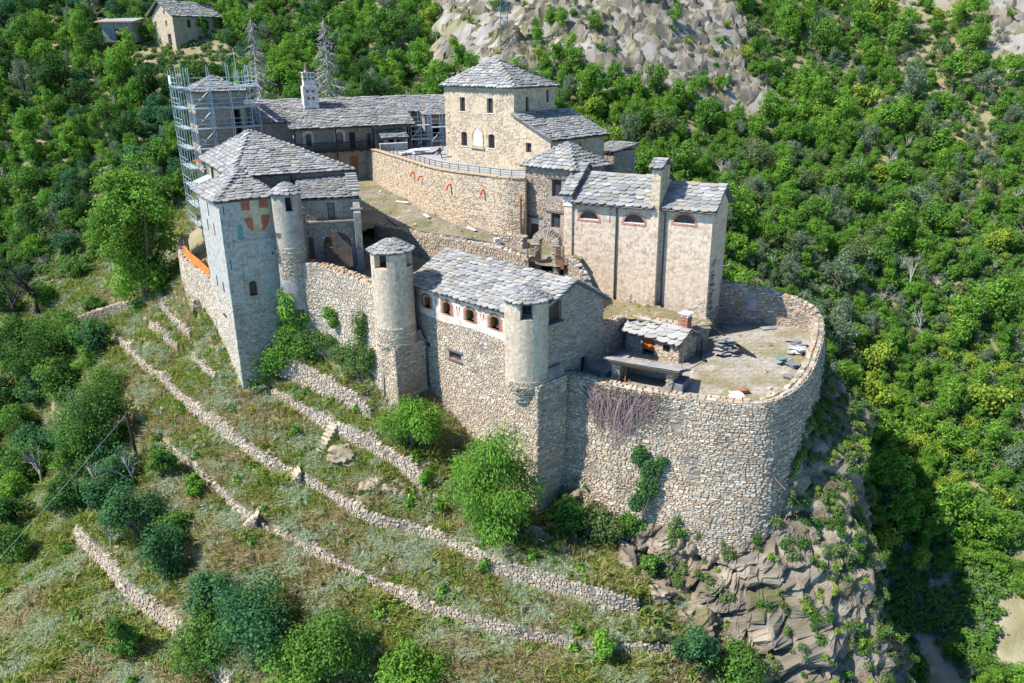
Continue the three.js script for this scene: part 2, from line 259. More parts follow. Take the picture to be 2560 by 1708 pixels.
// a window set back in an opening: frame, pane, optional bars or mullions
function windowIn(T, F, h, o = {}) {
  const { depth = .32, frame = .07, fm = M.wood, pm = M.glass, bars = 0, cross = 0, rows = 0, name = 'window', reveal = null } = o, w = -depth;
  const out = outline(h), m = [(h.u0 + h.u1) / 2, (h.v0 + h.v1) / 2], sx = 1 - 2 * frame / (h.u1 - h.u0), sy = 1 - 2 * frame / (h.v1 - h.v0), inn = out.map(([u, v]) => [m[0] + (u - m[0]) * sx, m[1] + (v - m[1]) * sy]);
  const s = new THREE.Shape(out.map(p => new THREE.Vector2(...p))); s.holes.push(new THREE.Path(inn.slice().reverse().map(p => new THREE.Vector2(...p))));
  const fg = new THREE.ExtrudeGeometry(s, { depth: .06, bevelEnabled: false }); fg.translate(0, 0, w); fg.applyMatrix4(F.m);
  const fr = T.add(name, fg, fm);
  T.add('pane', F.shape(inn, w + .005, w + .02), pm, fr);
  const cu = inn.map(p => p[0]), cv = inn.map(p => p[1]), a = Math.min(...cu), b = Math.max(...cu), c = Math.min(...cv), d = Math.max(...cv);
  if (cross) for (let i = 1; i <= cross; i++) { const u = a + (b - a) * i / (cross + 1), hh = h.arch ? h.v1 - h.arch + h.arch * Math.sqrt(Math.max(0, 1 - ((u - m[0]) / ((h.u1 - h.u0) / 2)) ** 2)) - frame : d; T.add('mullion', F.box(u - .02, u + .02, c, hh, w + .02, w + .055), fm, fr); }
  if (rows) for (let i = 1; i <= rows; i++) { const v = c + (d - c) * i / (rows + 1), k = h.arch && v > h.v1 - h.arch ? Math.sqrt(Math.max(0, 1 - ((v - h.v1 + h.arch) / h.arch) ** 2)) : 1; T.add('mullion', F.box(m[0] - (b - a) / 2 * k, m[0] + (b - a) / 2 * k, v - .018, v + .018, w + .02, w + .05), fm, fr); }
  if (bars) { for (let i = 1; i <= bars; i++) { const u = a + (b - a) * i / (bars + 1); T.add('bar', F.box(u - .014, u + .014, h.v0, d, -.12, -.092), M.iron, fr); } for (let i = 1; i <= bars + 2; i++) { const v = c + (d - c) * i / (bars + 3); T.add('bar', F.box(h.u0, h.u1, v - .012, v + .012, -.09, -.066), M.iron, fr); } }
  return fr;
}

// ------------------------------------------------------------------ terrain: a smooth hill through surveyed points, stepped at the dry-stone terrace walls
const TERR = [   // terrace walls: polyline of wall tops [x, y, z], height, reach of the step
  { id: 'B0', h: 1.3, L: 3, p: [[-19.6, -23.4, -62.6], [-15.4, -24.3, -59.6], [-12.2, -25.0, -57.2], [-11.0, -25.9, -56.3]] },
  { id: 'T1', h: 1.35, L: 3.2, p: [[-20.4, -26.2, -61.7], [-19.0, -26.4, -60.6], [-14.4, -26.8, -56.6], [-11.6, -27.0, -54.5], [-8.6, -27.6, -52.3], [-6.6, -28.6, -51.0]] },
  { id: 'T2', h: 1.0, L: 3.6, p: [[-40.2, -26.2, -76.1], [-35.4, -26.6, -70.5], [-31.5, -27.0, -66.4], [-28.6, -27.4, -63.1], [-22.7, -28.2, -57.7], [-19.6, -28.9, -55.1], [-17.0, -29.5, -53.9], [-10.5, -30.4, -49.0], [-6.6, -31.0, -47.9], [-3.3, -31.5, -46.2], [-0.7, -31.8, -44.6], [3.3, -32.2, -43.3], [6.1, -32.6, -42.4], [8.0, -33.4, -42.5]] },
  { id: 'T3', h: 1.05, L: 3.6, p: [[-29.4, -29.6, -59.6], [-24.6, -30.3, -55.3], [-19.5, -31.0, -50.2], [-15.7, -31.6, -48.1], [-13.6, -32.1, -46.9], [-8.6, -33.0, -44.3], [-5.7, -33.5, -42.7], [-1.2, -34.1, -41.4], [1.7, -34.4, -40.9], [4.5, -34.6, -40.2], [8.4, -34.9, -40.4], [10.3, -35.7, -41.0]] },
  { id: 'T4', h: 1.9, L: 4, p: [[-34.2, -34.2, -53.5], [-30.2, -34.7, -50.1], [-27.4, -35.2, -47.4], [-23.1, -35.9, -44.6], [-20.1, -36.4, -41.9], [-18.0, -36.8, -40.0]] },
  { id: 'T5', h: 1.1, L: 3, p: [[-53.3, -35.5, -77.0], [-49.6, -36.0, -73.2], [-44.6, -37.0, -67.3]] },
  { id: 'Tu1', h: 0.9, L: 1.6, p: [[-35.7, -22.6, -77.3], [-33.3, -23.1, -73.7], [-29.7, -24.0, -69.4]] },
  { id: 'Tu2', h: 0.8, L: 1.6, p: [[-35.4, -24.2, -73.8], [-33.1, -24.6, -71.3], [-30.8, -25.0, -68.9]] },
  { id: 'Tu3', h: 0.7, L: 1.6, p: [[-28.8, -25.2, -67.0], [-25.5, -25.6, -63.2]] },
];
const ctrl = [   // [x, z, height]
  // bottom of the slope
  [-33.6, -41.3, -38.2], [-25.7, -41.1, -38.2], [-14.9, -39.9, -37], [-4.7, -38.9, -36.2], [5.1, -38.3, -36.2], [13.2, -39, -39.4], [-41, -53.7, -37.6], [-7.5, -41.7, -35.7], [-45, -60, -37.6], [-56, -79, -35], [-60, -60, -41], [-45, -35, -45], [0, -28, -46], [25, -34, -50], [-20, -25, -47],
  // left of the castle
  [-52.6, -84.5, -27.8], [-45.8, -91, -22.6], [-59, -98.6, -21.8], [-72, -112, -19], [-38, -80.5, -23.8], [-46, -82, -26.6], [-36, -84, -20.5], [-33, -92, -16.5], [-38, -105, -13.5],
  // under the castle
  [-24, -66, -24], [-20, -70, -18.6], [-12, -62, -21.5], [-5, -62, -23.5], [0, -56, -28.5], [6, -58, -28.5], [-10, -80, -17], [-25, -85, -15.5], [0, -80, -15], [6, -78, -16.5], [12, -70, -22], [15, -60, -29], [12, -53, -31.5], [4, -50, -32], [18, -55, -32],
  // foot of the walls
  [-14, -60.6, -21.8], [-17, -61.6, -21.4], [-11.6, -58.6, -22.6],
  [1.9, -49.2, -32.1], [-2.5, -53.2, -29.2], [-5, -55.6, -27.6], [-8.6, -56, -27.4], [-22.8, -60.4, -25.3], [-21.4, -60.0, -26.0], [-24.6, -62.4, -25.2], [-32.6, -74.2, -21.5], [-29.6, -69.4, -23], [-26.4, -64.8, -24.9],
  // foot of the cliff, ravine
  [8, -46, -34], [14, -43, -37.5], [20, -44.5, -41], [26, -48, -45], [31, -54, -47.5], [33.5, -62, -43], [33, -70, -36.5], [29, -76, -29.5], [27, -82, -24.5],
  // right hillside
  [40, -52.7, -47.5], [48, -70, -37.5], [36, -76, -34], [56.4, -88.6, -26.5], [29, -90.5, -20.5], [38, -124, -10.5], [46, -152, 6], [72, -120, -10.5], [85, -150, 6.5], [75, -75, -36], [62, -50, -48], [110, -110, -14],
  // behind
  [-16, -104, -12.5], [0, -100, -12.5], [14, -92, -16.5], [-12, -120, -6], [2, -124, -3.2], [5, -137, 5], [-10, -140, 3], [20, -142, 7.5], [-30, -130, -4.5], [-56, -150, 2.6], [-40, -160, 7], [-62, -152, 3], [-69, -134, -6], [-88, -172, 9.5], [-100, -150, 1], [-90, -120, -14],
  [-120, -260, 46], [0, -240, 52], [120, -240, 48], [-200, -200, 25], [200, -160, 24], [30, -190, 31], [-45, -200, 27], [150, -90, -18], [-150, -100, -18], [-110, -60, -42], [110, -40, -52],
];
for (const t of TERR) t.p.forEach((q, i) => { if (t.id[0] !== 'B' && !(t.id === 'Tu3')) ctrl.push([q[0], q[2], q[1] - t.h * .5]); });
const tps = (() => {
  const n = ctrl.length, N = n + 3, A = Array.from({ length: N }, () => new Float64Array(N + 1)), U = d2 => d2 < 1e-9 ? 0 : .5 * d2 * Math.log(d2);
  for (let i = 0; i < n; i++) { for (let j = 0; j < n; j++) A[i][j] = U((ctrl[i][0] - ctrl[j][0]) ** 2 + (ctrl[i][1] - ctrl[j][1]) ** 2) + (i === j ? 6 : 0); A[i][n] = A[n][i] = 1; A[i][n + 1] = A[n + 1][i] = ctrl[i][0]; A[i][n + 2] = A[n + 2][i] = ctrl[i][1]; A[i][N] = ctrl[i][2]; }
  for (let c = 0; c < N; c++) { let b = c; for (let r = c + 1; r < N; r++) if (Math.abs(A[r][c]) > Math.abs(A[b][c])) b = r;[A[c], A[b]] = [A[b], A[c]]; for (let r = c + 1; r < N; r++) { const f = A[r][c] / A[c][c]; if (f) for (let k = c; k <= N; k++) A[r][k] -= f * A[c][k]; } }
  const w = new Float64Array(N); for (let r = N - 1; r >= 0; r--) { let s = A[r][N]; for (let k = r + 1; k < N; k++) s -= A[r][k] * w[k]; w[r] = s / A[r][r]; }
  return (x, z) => { let s = w[n] + w[n + 1] * x + w[n + 2] * z; for (let i = 0; i < n; i++) s += w[i] * U((x - ctrl[i][0]) ** 2 + (z - ctrl[i][1]) ** 2); return s; };
})();
function nearest(pl, x, z) {        // signed distance to a polyline (positive uphill, to the right of its run), height there
  let best = 1e9, out = null;
  for (let i = 0; i < pl.length - 1; i++) {
    const a = pl[i], b = pl[i + 1], dx = b[0] - a[0], dz = b[2] - a[2], L2 = dx * dx + dz * dz, t0 = ((x - a[0]) * dx + (z - a[2]) * dz) / L2, t = clamp(t0), qx = a[0] + dx * t, qz = a[2] + dz * t, d = Math.hypot(x - qx, z - qz);
    if (d < best) { best = d; const side = (x - a[0]) * dz - (z - a[2]) * dx, end = (i === 0 && t0 < 0) || (i === pl.length - 2 && t0 > 1); out = { d: d * Math.sign(side || 1), y: a[1] + (b[1] - a[1]) * t, end, over: end ? (t0 < 0 ? -t0 : t0 - 1) * Math.sqrt(L2) : 0 }; }
  }
  return out;
}
const rockMask = (x, z) => { const cliff = smooth(-14, -9, x + 3 * noise(z * .15, 4)) * (1 - smooth(37, 43, x + 4 * noise(z * .12, 9))) * smooth(-121.5, -124.5, z) * (1 - smooth(150, 162, -z)); const right = smooth(74, 82, x + 8 * noise(z * .08, 2)) * smooth(-117, -121, z + 6 * noise(x * .07, 3)) * (1 - smooth(165, 175, -z)); return Math.max(cliff, right * .85); };
function ground(x, z) {
  let y = tps(x, z);
  for (const t of TERR) {
    const q = t.p, X0 = t.bx ??= [Math.min(...q.map(p => p[0])) - 5, Math.max(...q.map(p => p[0])) + 5, Math.min(...q.map(p => p[2])) - 5, Math.max(...q.map(p => p[2])) + 5];
    if (x < X0[0] || x > X0[1] || z < X0[2] || z > X0[3]) continue;
    const r = nearest(q, x, z), fade = 1 - clamp(r.over / 1.5), k = 1 - Math.abs(r.d) / t.L; if (k <= 0 || fade <= 0) continue;
    const want = r.y - (r.d > .45 ? .02 : t.h), w = Math.pow(k, .8) * fade; y = mixn(y, want, w);
  }
  return y + .22 * fbm(x * .22, z * .22, 3, 3) + .09 * noise(x * .9, z * .9, 5);
}
const rockBump = (x, z) => 3.0 * ridged(x * .085, z * .085, 1, 5) + .8 * fbm(x * .35, z * .35, 8, 3);
function terrainY(x, z) { const k = x > -20 && z < -110 ? rockMask(x, z) : 0; return ground(x, z) + (k > 0 ? k * rockBump(x, z) : 0); }
{
  const axis = parts => { const a = []; for (const [from, to, st] of parts) for (let v = from; v < to - 1e-6; v += st) a.push(v); return a; };
  const xs = axis([[-230, -72, 4], [-72, -44, 1], [-44, 16, .5], [16, 44, .8], [44, 110, 1.4], [110, 230, 4]]), zs = axis([[-290, -180, 4], [-180, -120, 1.2], [-120, -86, 1], [-86, -36, .5], [-36, 0, 2]]);
  const P = [], C = [], I = [], W = xs.length;
  for (const z of zs) for (const x of xs) {
    const k = x > -20 && z < -110 ? rockMask(x, z) : 0, y = ground(x, z) + (k > 0 ? k * rockBump(x, z) : 0); P.push(x, y, z);
    const a = fbm(x * .12, z * .12, 2, 4), b = fbm(x * .6, z * .6, 12, 3), g = smooth(-.12, .2, a + .3 * b);
    let c = [mixn(.27, .17, g), mixn(.225, .175, g), mixn(.135, .065, g)]; const scree = smooth(20, 27, x) * (1 - smooth(38, 46, x)) * smooth(-66, -58, z) * smooth(-.25, .1, b); c = c.map((v, i) => mixn(v, [.42, .38, .31][i], scree * .8)); const dry = smooth(.05, .3, b); c = c.map((v, i) => mixn(v, [.34, .285, .17][i], dry * .5));
    if (k > 0) { const s = .8 + .9 * fbm(x * .5, z * .5, 31, 4), gr = smooth(.1, .35, fbm(x * .13, z * .2, 40, 4)); c = c.map((v, i) => mixn(v, mixn([.36, .345, .31][i] * s, [.20, .185, .09][i], gr * .8), k)); }
    C.push(...c.map(v => v * (1 + .25 * b)));
  }
  for (let j = 0; j < zs.length - 1; j++) for (let i = 0; i < W - 1; i++) { const a = j * W + i, b = a + 1, c = a + W, d = c + 1; I.push(a, c, b, b, c, d); }
  const g = new THREE.BufferGeometry(); g.setAttribute('position', new THREE.Float32BufferAttribute(P, 3)); g.setAttribute('color', new THREE.Float32BufferAttribute(C, 3)); g.setIndex(I); g.computeVertexNormals();
  const uv = new Float32Array(P.length / 3 * 2); for (let i = 0; i < P.length / 3; i++) { uv[2 * i] = P[3 * i]; uv[2 * i + 1] = P[3 * i + 2]; } g.setAttribute('uv', new THREE.BufferAttribute(uv, 2));
  structure('hillside_ground', g, mat(lin(1, 1, 1), { vertexColors: true, bumpMap: coarse3, bumpScale: .12 }));
}

// ------------------------------------------------------------------ the castle
const add2 = (a, d, k) => [a[0] + d[0] * k, a[1] + d[1] * k];
// walls round a four-cornered plan; edges run left to right seen from outside; even edges full, odd edges fitted between
function quadWalls(c, base, top, t, holes = {}, tops = {}) {
  const out = [], F = [];
  for (let i = 0; i < 4; i++) {
    const a = c[i], b = c[(i + 1) % 4], L = Math.hypot(b[0] - a[0], b[1] - a[1]), f = new Facade(a, [b[0] - a[0], b[1] - a[1]]); f.len = L; F.push(f);
    const ins = i % 2 ? t : 0, u0 = ins, u1 = L - ins, tp = tops[i];
    const poly = [[u0, base], [u1, base]]; if (tp) poly.push(...tp(u0, u1)); else poly.push([u1, top], [u0, top]);
    out.push(f.panel(poly, holes[i] ?? [], t));
  }
  return { geo: out, F };
}
// hip or pyramid roof: eave corners e0..e3 (e0-e1 is the front), ridge ends a (left) and b (right)
function hipRoof(T, e, a, b, o = {}) {
  const facets = [[e[0], e[1], b, a], [e[1], e[2], b], [e[2], e[3], a, b], [e[3], e[0], a]].map(f => f.filter((p, i) => i === 0 || p.distanceTo(f[i - 1]) > 1e-3));
  return roofOf(T, facets, o);
}
function roofOf(T, facets, o = {}) {
  const roof = T.add('roof', facets.map(f => slabGeo(f, .13)), M.slateBase), list = [];
  facets.forEach((f, i) => slateFacet(list, f, { ...o, seen: (o.seen ?? [1, 1, .3, 1])[i] ?? 1 }));
  T.roofs ??= []; T.roofs.push({ roof, list }); return roof;
}
function finish(T, wall, mostStones = MOST, mostSlates = MOST) {
  if (T.stones.length) settle(T, T.stones, 'stone', 'rubble_masonry', stoneTones, vcMat, wall, mostStones);
  if (T.roofs) { const n = T.roofs.reduce((s, r) => s + r.list.length, 0); for (const r of T.roofs) settle(T, r.list, 'slate', 'small_slates', slateTones, vcSlate, r.roof, Math.ceil(mostSlates * r.list.length / n)); }
}
function gutter(T, a, b, r = .07) { return T.add('gutter', bar(a, b, r, 8), M.copper); }
function downpipe(T, F, u, v0, v1, w = .1, r = .055) { return T.add('downpipe', bar(F.pt(u, v0, w), F.pt(u, v1, w), r, 8), M.copper); }
const rect = (u0, u1, v0, v1, e = {}) => ({ u0, u1, v0: Math.min(v0, v1), v1: Math.max(v0, v1), ...e });
// eave corner points round a plan, pushed out by k
function eaves(c, y, k) { const m = [(c[0][0] + c[2][0]) / 2, (c[0][1] + c[2][1]) / 2], out = []; for (let i = 0; i < 4; i++) { const p = c[(i + 3) % 4], q = c[i], r = c[(i + 1) % 4], n = (a, b) => { const L = Math.hypot(b[0] - a[0], b[1] - a[1]); return [-(b[1] - a[1]) / L, (b[0] - a[0]) / L]; }, n1 = n(p, q), n2 = n(q, r); out.push(V(q[0] + (n1[0] + n2[0]) * k, y, q[1] + (n1[1] + n2[1]) * k)); } return out; }
// curved wall piece round a centre; angle 0 faces the camera side, positive to the right
class Round {
  constructor(x, z, r) { const L = Math.hypot(x, z); this.x = x; this.z = z; this.r = r; this.f = [-x / L, -z / L]; this.s = [z / L * -1, x / L]; this.s = [-this.f[1] * -1, -this.f[0]]; }
  dir(a) { return [this.f[0] * Math.cos(a) + this.s[0] * Math.sin(a), this.f[1] * Math.cos(a) + this.s[1] * Math.sin(a)]; }
  at(a, v, r = this.r) { const d = this.dir(a); return V(this.x + d[0] * r, v, this.z + d[1] * r); }
  arc(a0, a1, v0, v1, t, seg = 0, flare = 0) {
    seg = seg || Math.max(2, Math.ceil((a1 - a0) / .2)); const out = [], R = this.r, q = (...p) => out.push(polyGeo(p)), full = a1 - a0 > 6.28;
    for (let i = 0; i < seg; i++) { const a = a0 + (a1 - a0) * i / seg, b = a0 + (a1 - a0) * (i + 1) / seg, lo = R + flare; q(this.at(a, v0, lo), this.at(b, v0, lo), this.at(b, v1), this.at(a, v1)); q(this.at(b, v0, lo - t), this.at(a, v0, lo - t), this.at(a, v1, R - t), this.at(b, v1, R - t)); q(this.at(a, v1), this.at(b, v1), this.at(b, v1, R - t), this.at(a, v1, R - t)); q(this.at(a, v0, lo - t), this.at(b, v0, lo - t), this.at(b, v0, lo), this.at(a, v0, lo)); }
    if (!full) for (const [a, flip] of [[a0, 1], [a1, 0]]) { const p = [this.at(a, v0), this.at(a, v1), this.at(a, v1, R - t), this.at(a, v0, R - t)]; q(...(flip ? p.reverse() : p)); }
    const g = mergeGeometries(out), P = g.attributes.position, U = g.attributes.uv; for (let i = 0; i < P.count; i++) { const dx = P.getX(i) - this.x, dz = P.getZ(i) - this.z; U.setXY(i, Math.atan2(dx, -dz) * this.r, P.getY(i)); } return toCreasedNormals(g, .5);
  }
  S(flare = 0) { return (u, v) => { const a = u / this.r, d = this.dir(a), d2 = this.dir(a + Math.PI / 2); return { p: this.at(a, v), t: V(d2[0], 0, d2[1]), n: V(d[0], 0, d[1]) }; }; }
  cone(T, y, over, apex, n = 14, o = {}) { const f = []; for (let i = 0; i < n; i++) { const a = Math.PI * 2 * i / n + .2, b = Math.PI * 2 * (i + 1) / n + .2; f.push([this.at(a, y, this.r + over), this.at(b, y, this.r + over), V(this.x, apex, this.z)]); } return roofOf(T, f, { w: [.3, .55], row: .32, len: .5, th: .045, seen: [], ...o }); }
}
function pointedMoulding(F, h, k) { return { u0: h.u0 - k, u1: h.u1 + k, v0: h.v0, v1: h.v1 + k * 1.3, point: h.point + k * .6 }; }

// ---- keep: square stone tower with hipped slate roof and lean-to annex
{
  const T = new Thing('keep_tower', 'tall square stone keep with hipped slate roof and lean-to on its right', 'castle tower', [-1.2, -11, -82]);
  const kd = [.687, .727], c0 = [-6.57, -84.61], c1 = add2(c0, kd, 10.2), back = [.727, -.687], c2 = add2(c1, back, 5.5), c3 = add2(c0, back, 5.5), C = [c0, c1, c2, c3];
  const wF = [rect(2.4, 3.2, -5.53, -4.18), rect(6.45, 7.3, -5.53, -4.15), rect(2.45, 3.35, -8.88, -7.5, { arch: .15 }), rect(6.55, 7.45, -8.82, -7.5, { arch: .15 })], niche = rect(4.3, 5.7, -8.8, -6.95, { point: .95 });
  const wR = [rect(1.55, 2.05, -5.4, -4.0), rect(4.35, 4.8, -4.6, -3.5)];
  const W = quadWalls(C, -12.5, -3.2, .6, { 0: wF, 1: wR }), [F, R] = W.F;
  const wall = T.add('wall', W.geo, M.plasterCream);
  for (const h of wF.slice(0, 2)) windowIn(T, F, h, { fm: M.wood, cross: 1 });
  for (const h of wF.slice(2)) windowIn(T, F, h, { fm: M.wood, bars: 3 });
  for (const h of wR) windowIn(T, R, h, { fm: M.wood });
  const nf = T.add('niche', F.shape(outline(pointedMoulding(F, niche, .16)), -.05, .09, [niche]), M.plasterCream);
  T.add('niche_plaster', F.shape(outline(niche), -.05, .03), M.plasterWhite, nf);
  T.add('sill', F.box(3.95, 6.05, -8.98, -8.85, -.05, .2), M.plasterCream, nf);
  for (const h of wF) T.add('sill', F.box(h.u0 - .1, h.u1 + .1, h.v0 - .09, h.v0, -.1, .07), M.plasterWhite);
  // annex on the right, its front flush with the keep's
  const A = new Facade(add2(c1, kd, .001), kd), hA = rect(1.55, 2.3, -8.85, -7.97);
  T.add('annex_wall', [A.panel([[0, -12.5], [4.75, -12.5], [4.75, -7.45], [0, -5.55]], [hA], .5), new Facade([A.pt(4.75, 0, -.5).x, A.pt(4.75, 0, -.5).z], back).panel([[0, -12.5], [7, -12.5], [7, -7.45], [0, -7.45]], [rect(2.2, 2.6, -8.7, -8.1), rect(3.4, 3.7, -8.6, -8.15)], .5)], M.plasterCream);
  windowIn(T, A, hA, { fm: M.wood });
  T.add('lunette', A.shape(outline(rect(1.15, 1.62, -7.55, -7.28, { arch: .2 })), -.02, .05), M.plasterWhite);
  const P = (u, v, w) => A.pt(u, v, w);
  roofOf(T, [[P(5.15, -7.55, .3), P(5.15, -7.55, -7.8), P(-.05, -5.42, -7.8), P(-.05, -5.42, .3)]], { seen: [1] });
  gutter(T, P(5.2, -7.62, .3), P(5.2, -7.62, -7.8));
  const e = eaves(C, -3.12, .38), apex = V(-1.35, -.62, -82.5);
  hipRoof(T, e, apex, apex, { row: .33, w: [.35, .75] });
  gutter(T, e[0], e[1], .06); gutter(T, e[1], e[2], .06);
  courses(T.stones, F.S(), 0, 10.2, -11, -3.5, { cover: .62, prot: [.02, .05], inside: (u, v, w, h) => clear([...wF, pointedMoulding(F, niche, .25)], .16)(u, v, w, h) && noise(u * .35, v * .35, 4) + (v < -5.5 ? .25 : -.05) > -.02, tone: () => pick([0, 1, 1, 3, 3, 2, 6, 0]) });
  courses(T.stones, R.S(), .1, 5.4, -5.4, -3.5, { cover: .45, prot: [.015, .04], inside: clear(wR, .15), tone: () => pick([0, 2, 3, 5]) });
  courses(T.stones, A.S(), 0, 4.75, -11, -5.6, { cover: .6, prot: [.02, .05], inside: (u, v, w, h) => v < -5.75 - u * .4 && clear([rect(1, 3, -9.2, -7)], .1)(u, v, w, h) && noise(u * .5, v * .5, 9) > -.15, tone: () => pick([0, 1, 3, 2, 6]) });
  finish(T, wall);
}
{ // low building behind the annex
  const T = new Thing('rear_outbuilding', 'low stone outbuilding with slate roof half hidden behind the keep annex', 'outbuilding', [11.5, -11, -88]);
  const c0 = [8.6, -86.4], kd = [.687, .727], back = [.727, -.687], C = [c0, add2(c0, kd, 3.2), add2(add2(c0, kd, 3.2), back, 3.6), add2(c0, back, 3.6)];
  const W = quadWalls(C, -17, -9.9, .4), wall = T.add('wall', W.geo, M.mortar), e = eaves(C, -9.85, .3);
  roofOf(T, [[e[0], e[1], e[2].clone().setY(-9.3), e[3].clone().setY(-9.3)]], { seen: [1] });
  courses(T.stones, W.F[0].S(), 0, 3.2, -12.5, -10, {}); courses(T.stones, W.F[1].S(), .1, 3.5, -12.5, -10, {}); finish(T, wall, 120, 60);
}
// ---- square house with pyramid roof and brown door
{
  const T = new Thing('gate_lodge', 'small square stone house with pyramid slate roof and brown door left of chapel', 'house', [5, -16, -71]);
  const d = [.764, .645], c0 = [1.43, -72.1], back = [.645, -.764], c1 = add2(c0, d, 5.25), C = [c0, c1, add2(c1, back, 4.7), add2(c0, back, 4.7)];
  const h = [rect(2.9, 3.95, -12, -10.5), rect(2.86, 3.87, -14.76, -13.48), rect(.43, 1.42, -16.4, -14.17)];
  const W = quadWalls(C, -18, -9.6, .5, { 0: h }), F = W.F[0], wall = T.add('wall', W.geo, M.mortar);
  windowIn(T, F, h[0], { fm: M.woodGrey, cross: 1 }); windowIn(T, F, h[1], { fm: M.woodGrey, depth: .25 });
  const door = T.add('door', F.box(.43, 1.42, -16.4, -14.75, -.28, -.22), M.doorBrown); T.add('transom', F.box(.43, 1.42, -14.72, -14.2, -.28, -.23), M.white, door); T.add('handle', F.box(1.25, 1.32, -15.6, -15.45, -.22, -.17), M.iron, door);
  for (const [a, b, v] of [[2.4, 4.35, -10.45], [2.3, 4.3, -13.42], [.2, 1.9, -14.12]]) T.add('lintel', F.box(a, b, v, v + .15, -.1, .1), M.woodGrey);
  const e = eaves(C, -9.52, .4), apex = V(5.1, -7.55, -71.8); hipRoof(T, e, apex, apex, { row: .38 }); gutter(T, e[0], e[1], .06);
  courses(T.stones, F.S(), 0, 5.25, -16.6, -9.7, { cover: .88, prot: [.03, .07], inside: clear([...h, ...[[2.4, 4.35, -10.45], [2.3, 4.3, -13.42], [.2, 1.9, -14.12]].map(q => rect(q[0], q[1], q[2], q[2] + .15))], .05), tone: () => pick([0, 1, 3, 3, 4, 4, 2, 6]) });
  courses(T.stones, W.F[1].S(), .1, 4.6, -13, -9.7, { cover: .8, prot: [.03, .07] });
  T.add('wall_lamp', [bar(F.pt(-.1, -13.1, .05), F.pt(-.1, -13.1, .3), .03), new THREE.SphereGeometry(.13, 10, 8).translate(...F.pt(-.1, -13.05, .33).toArray())], M.iron);
  T.add('meter_box', F.box(1.9, 2.2, -14.75, -14.2, 0, .1), M.brickBlock);
  finish(T, wall);
}
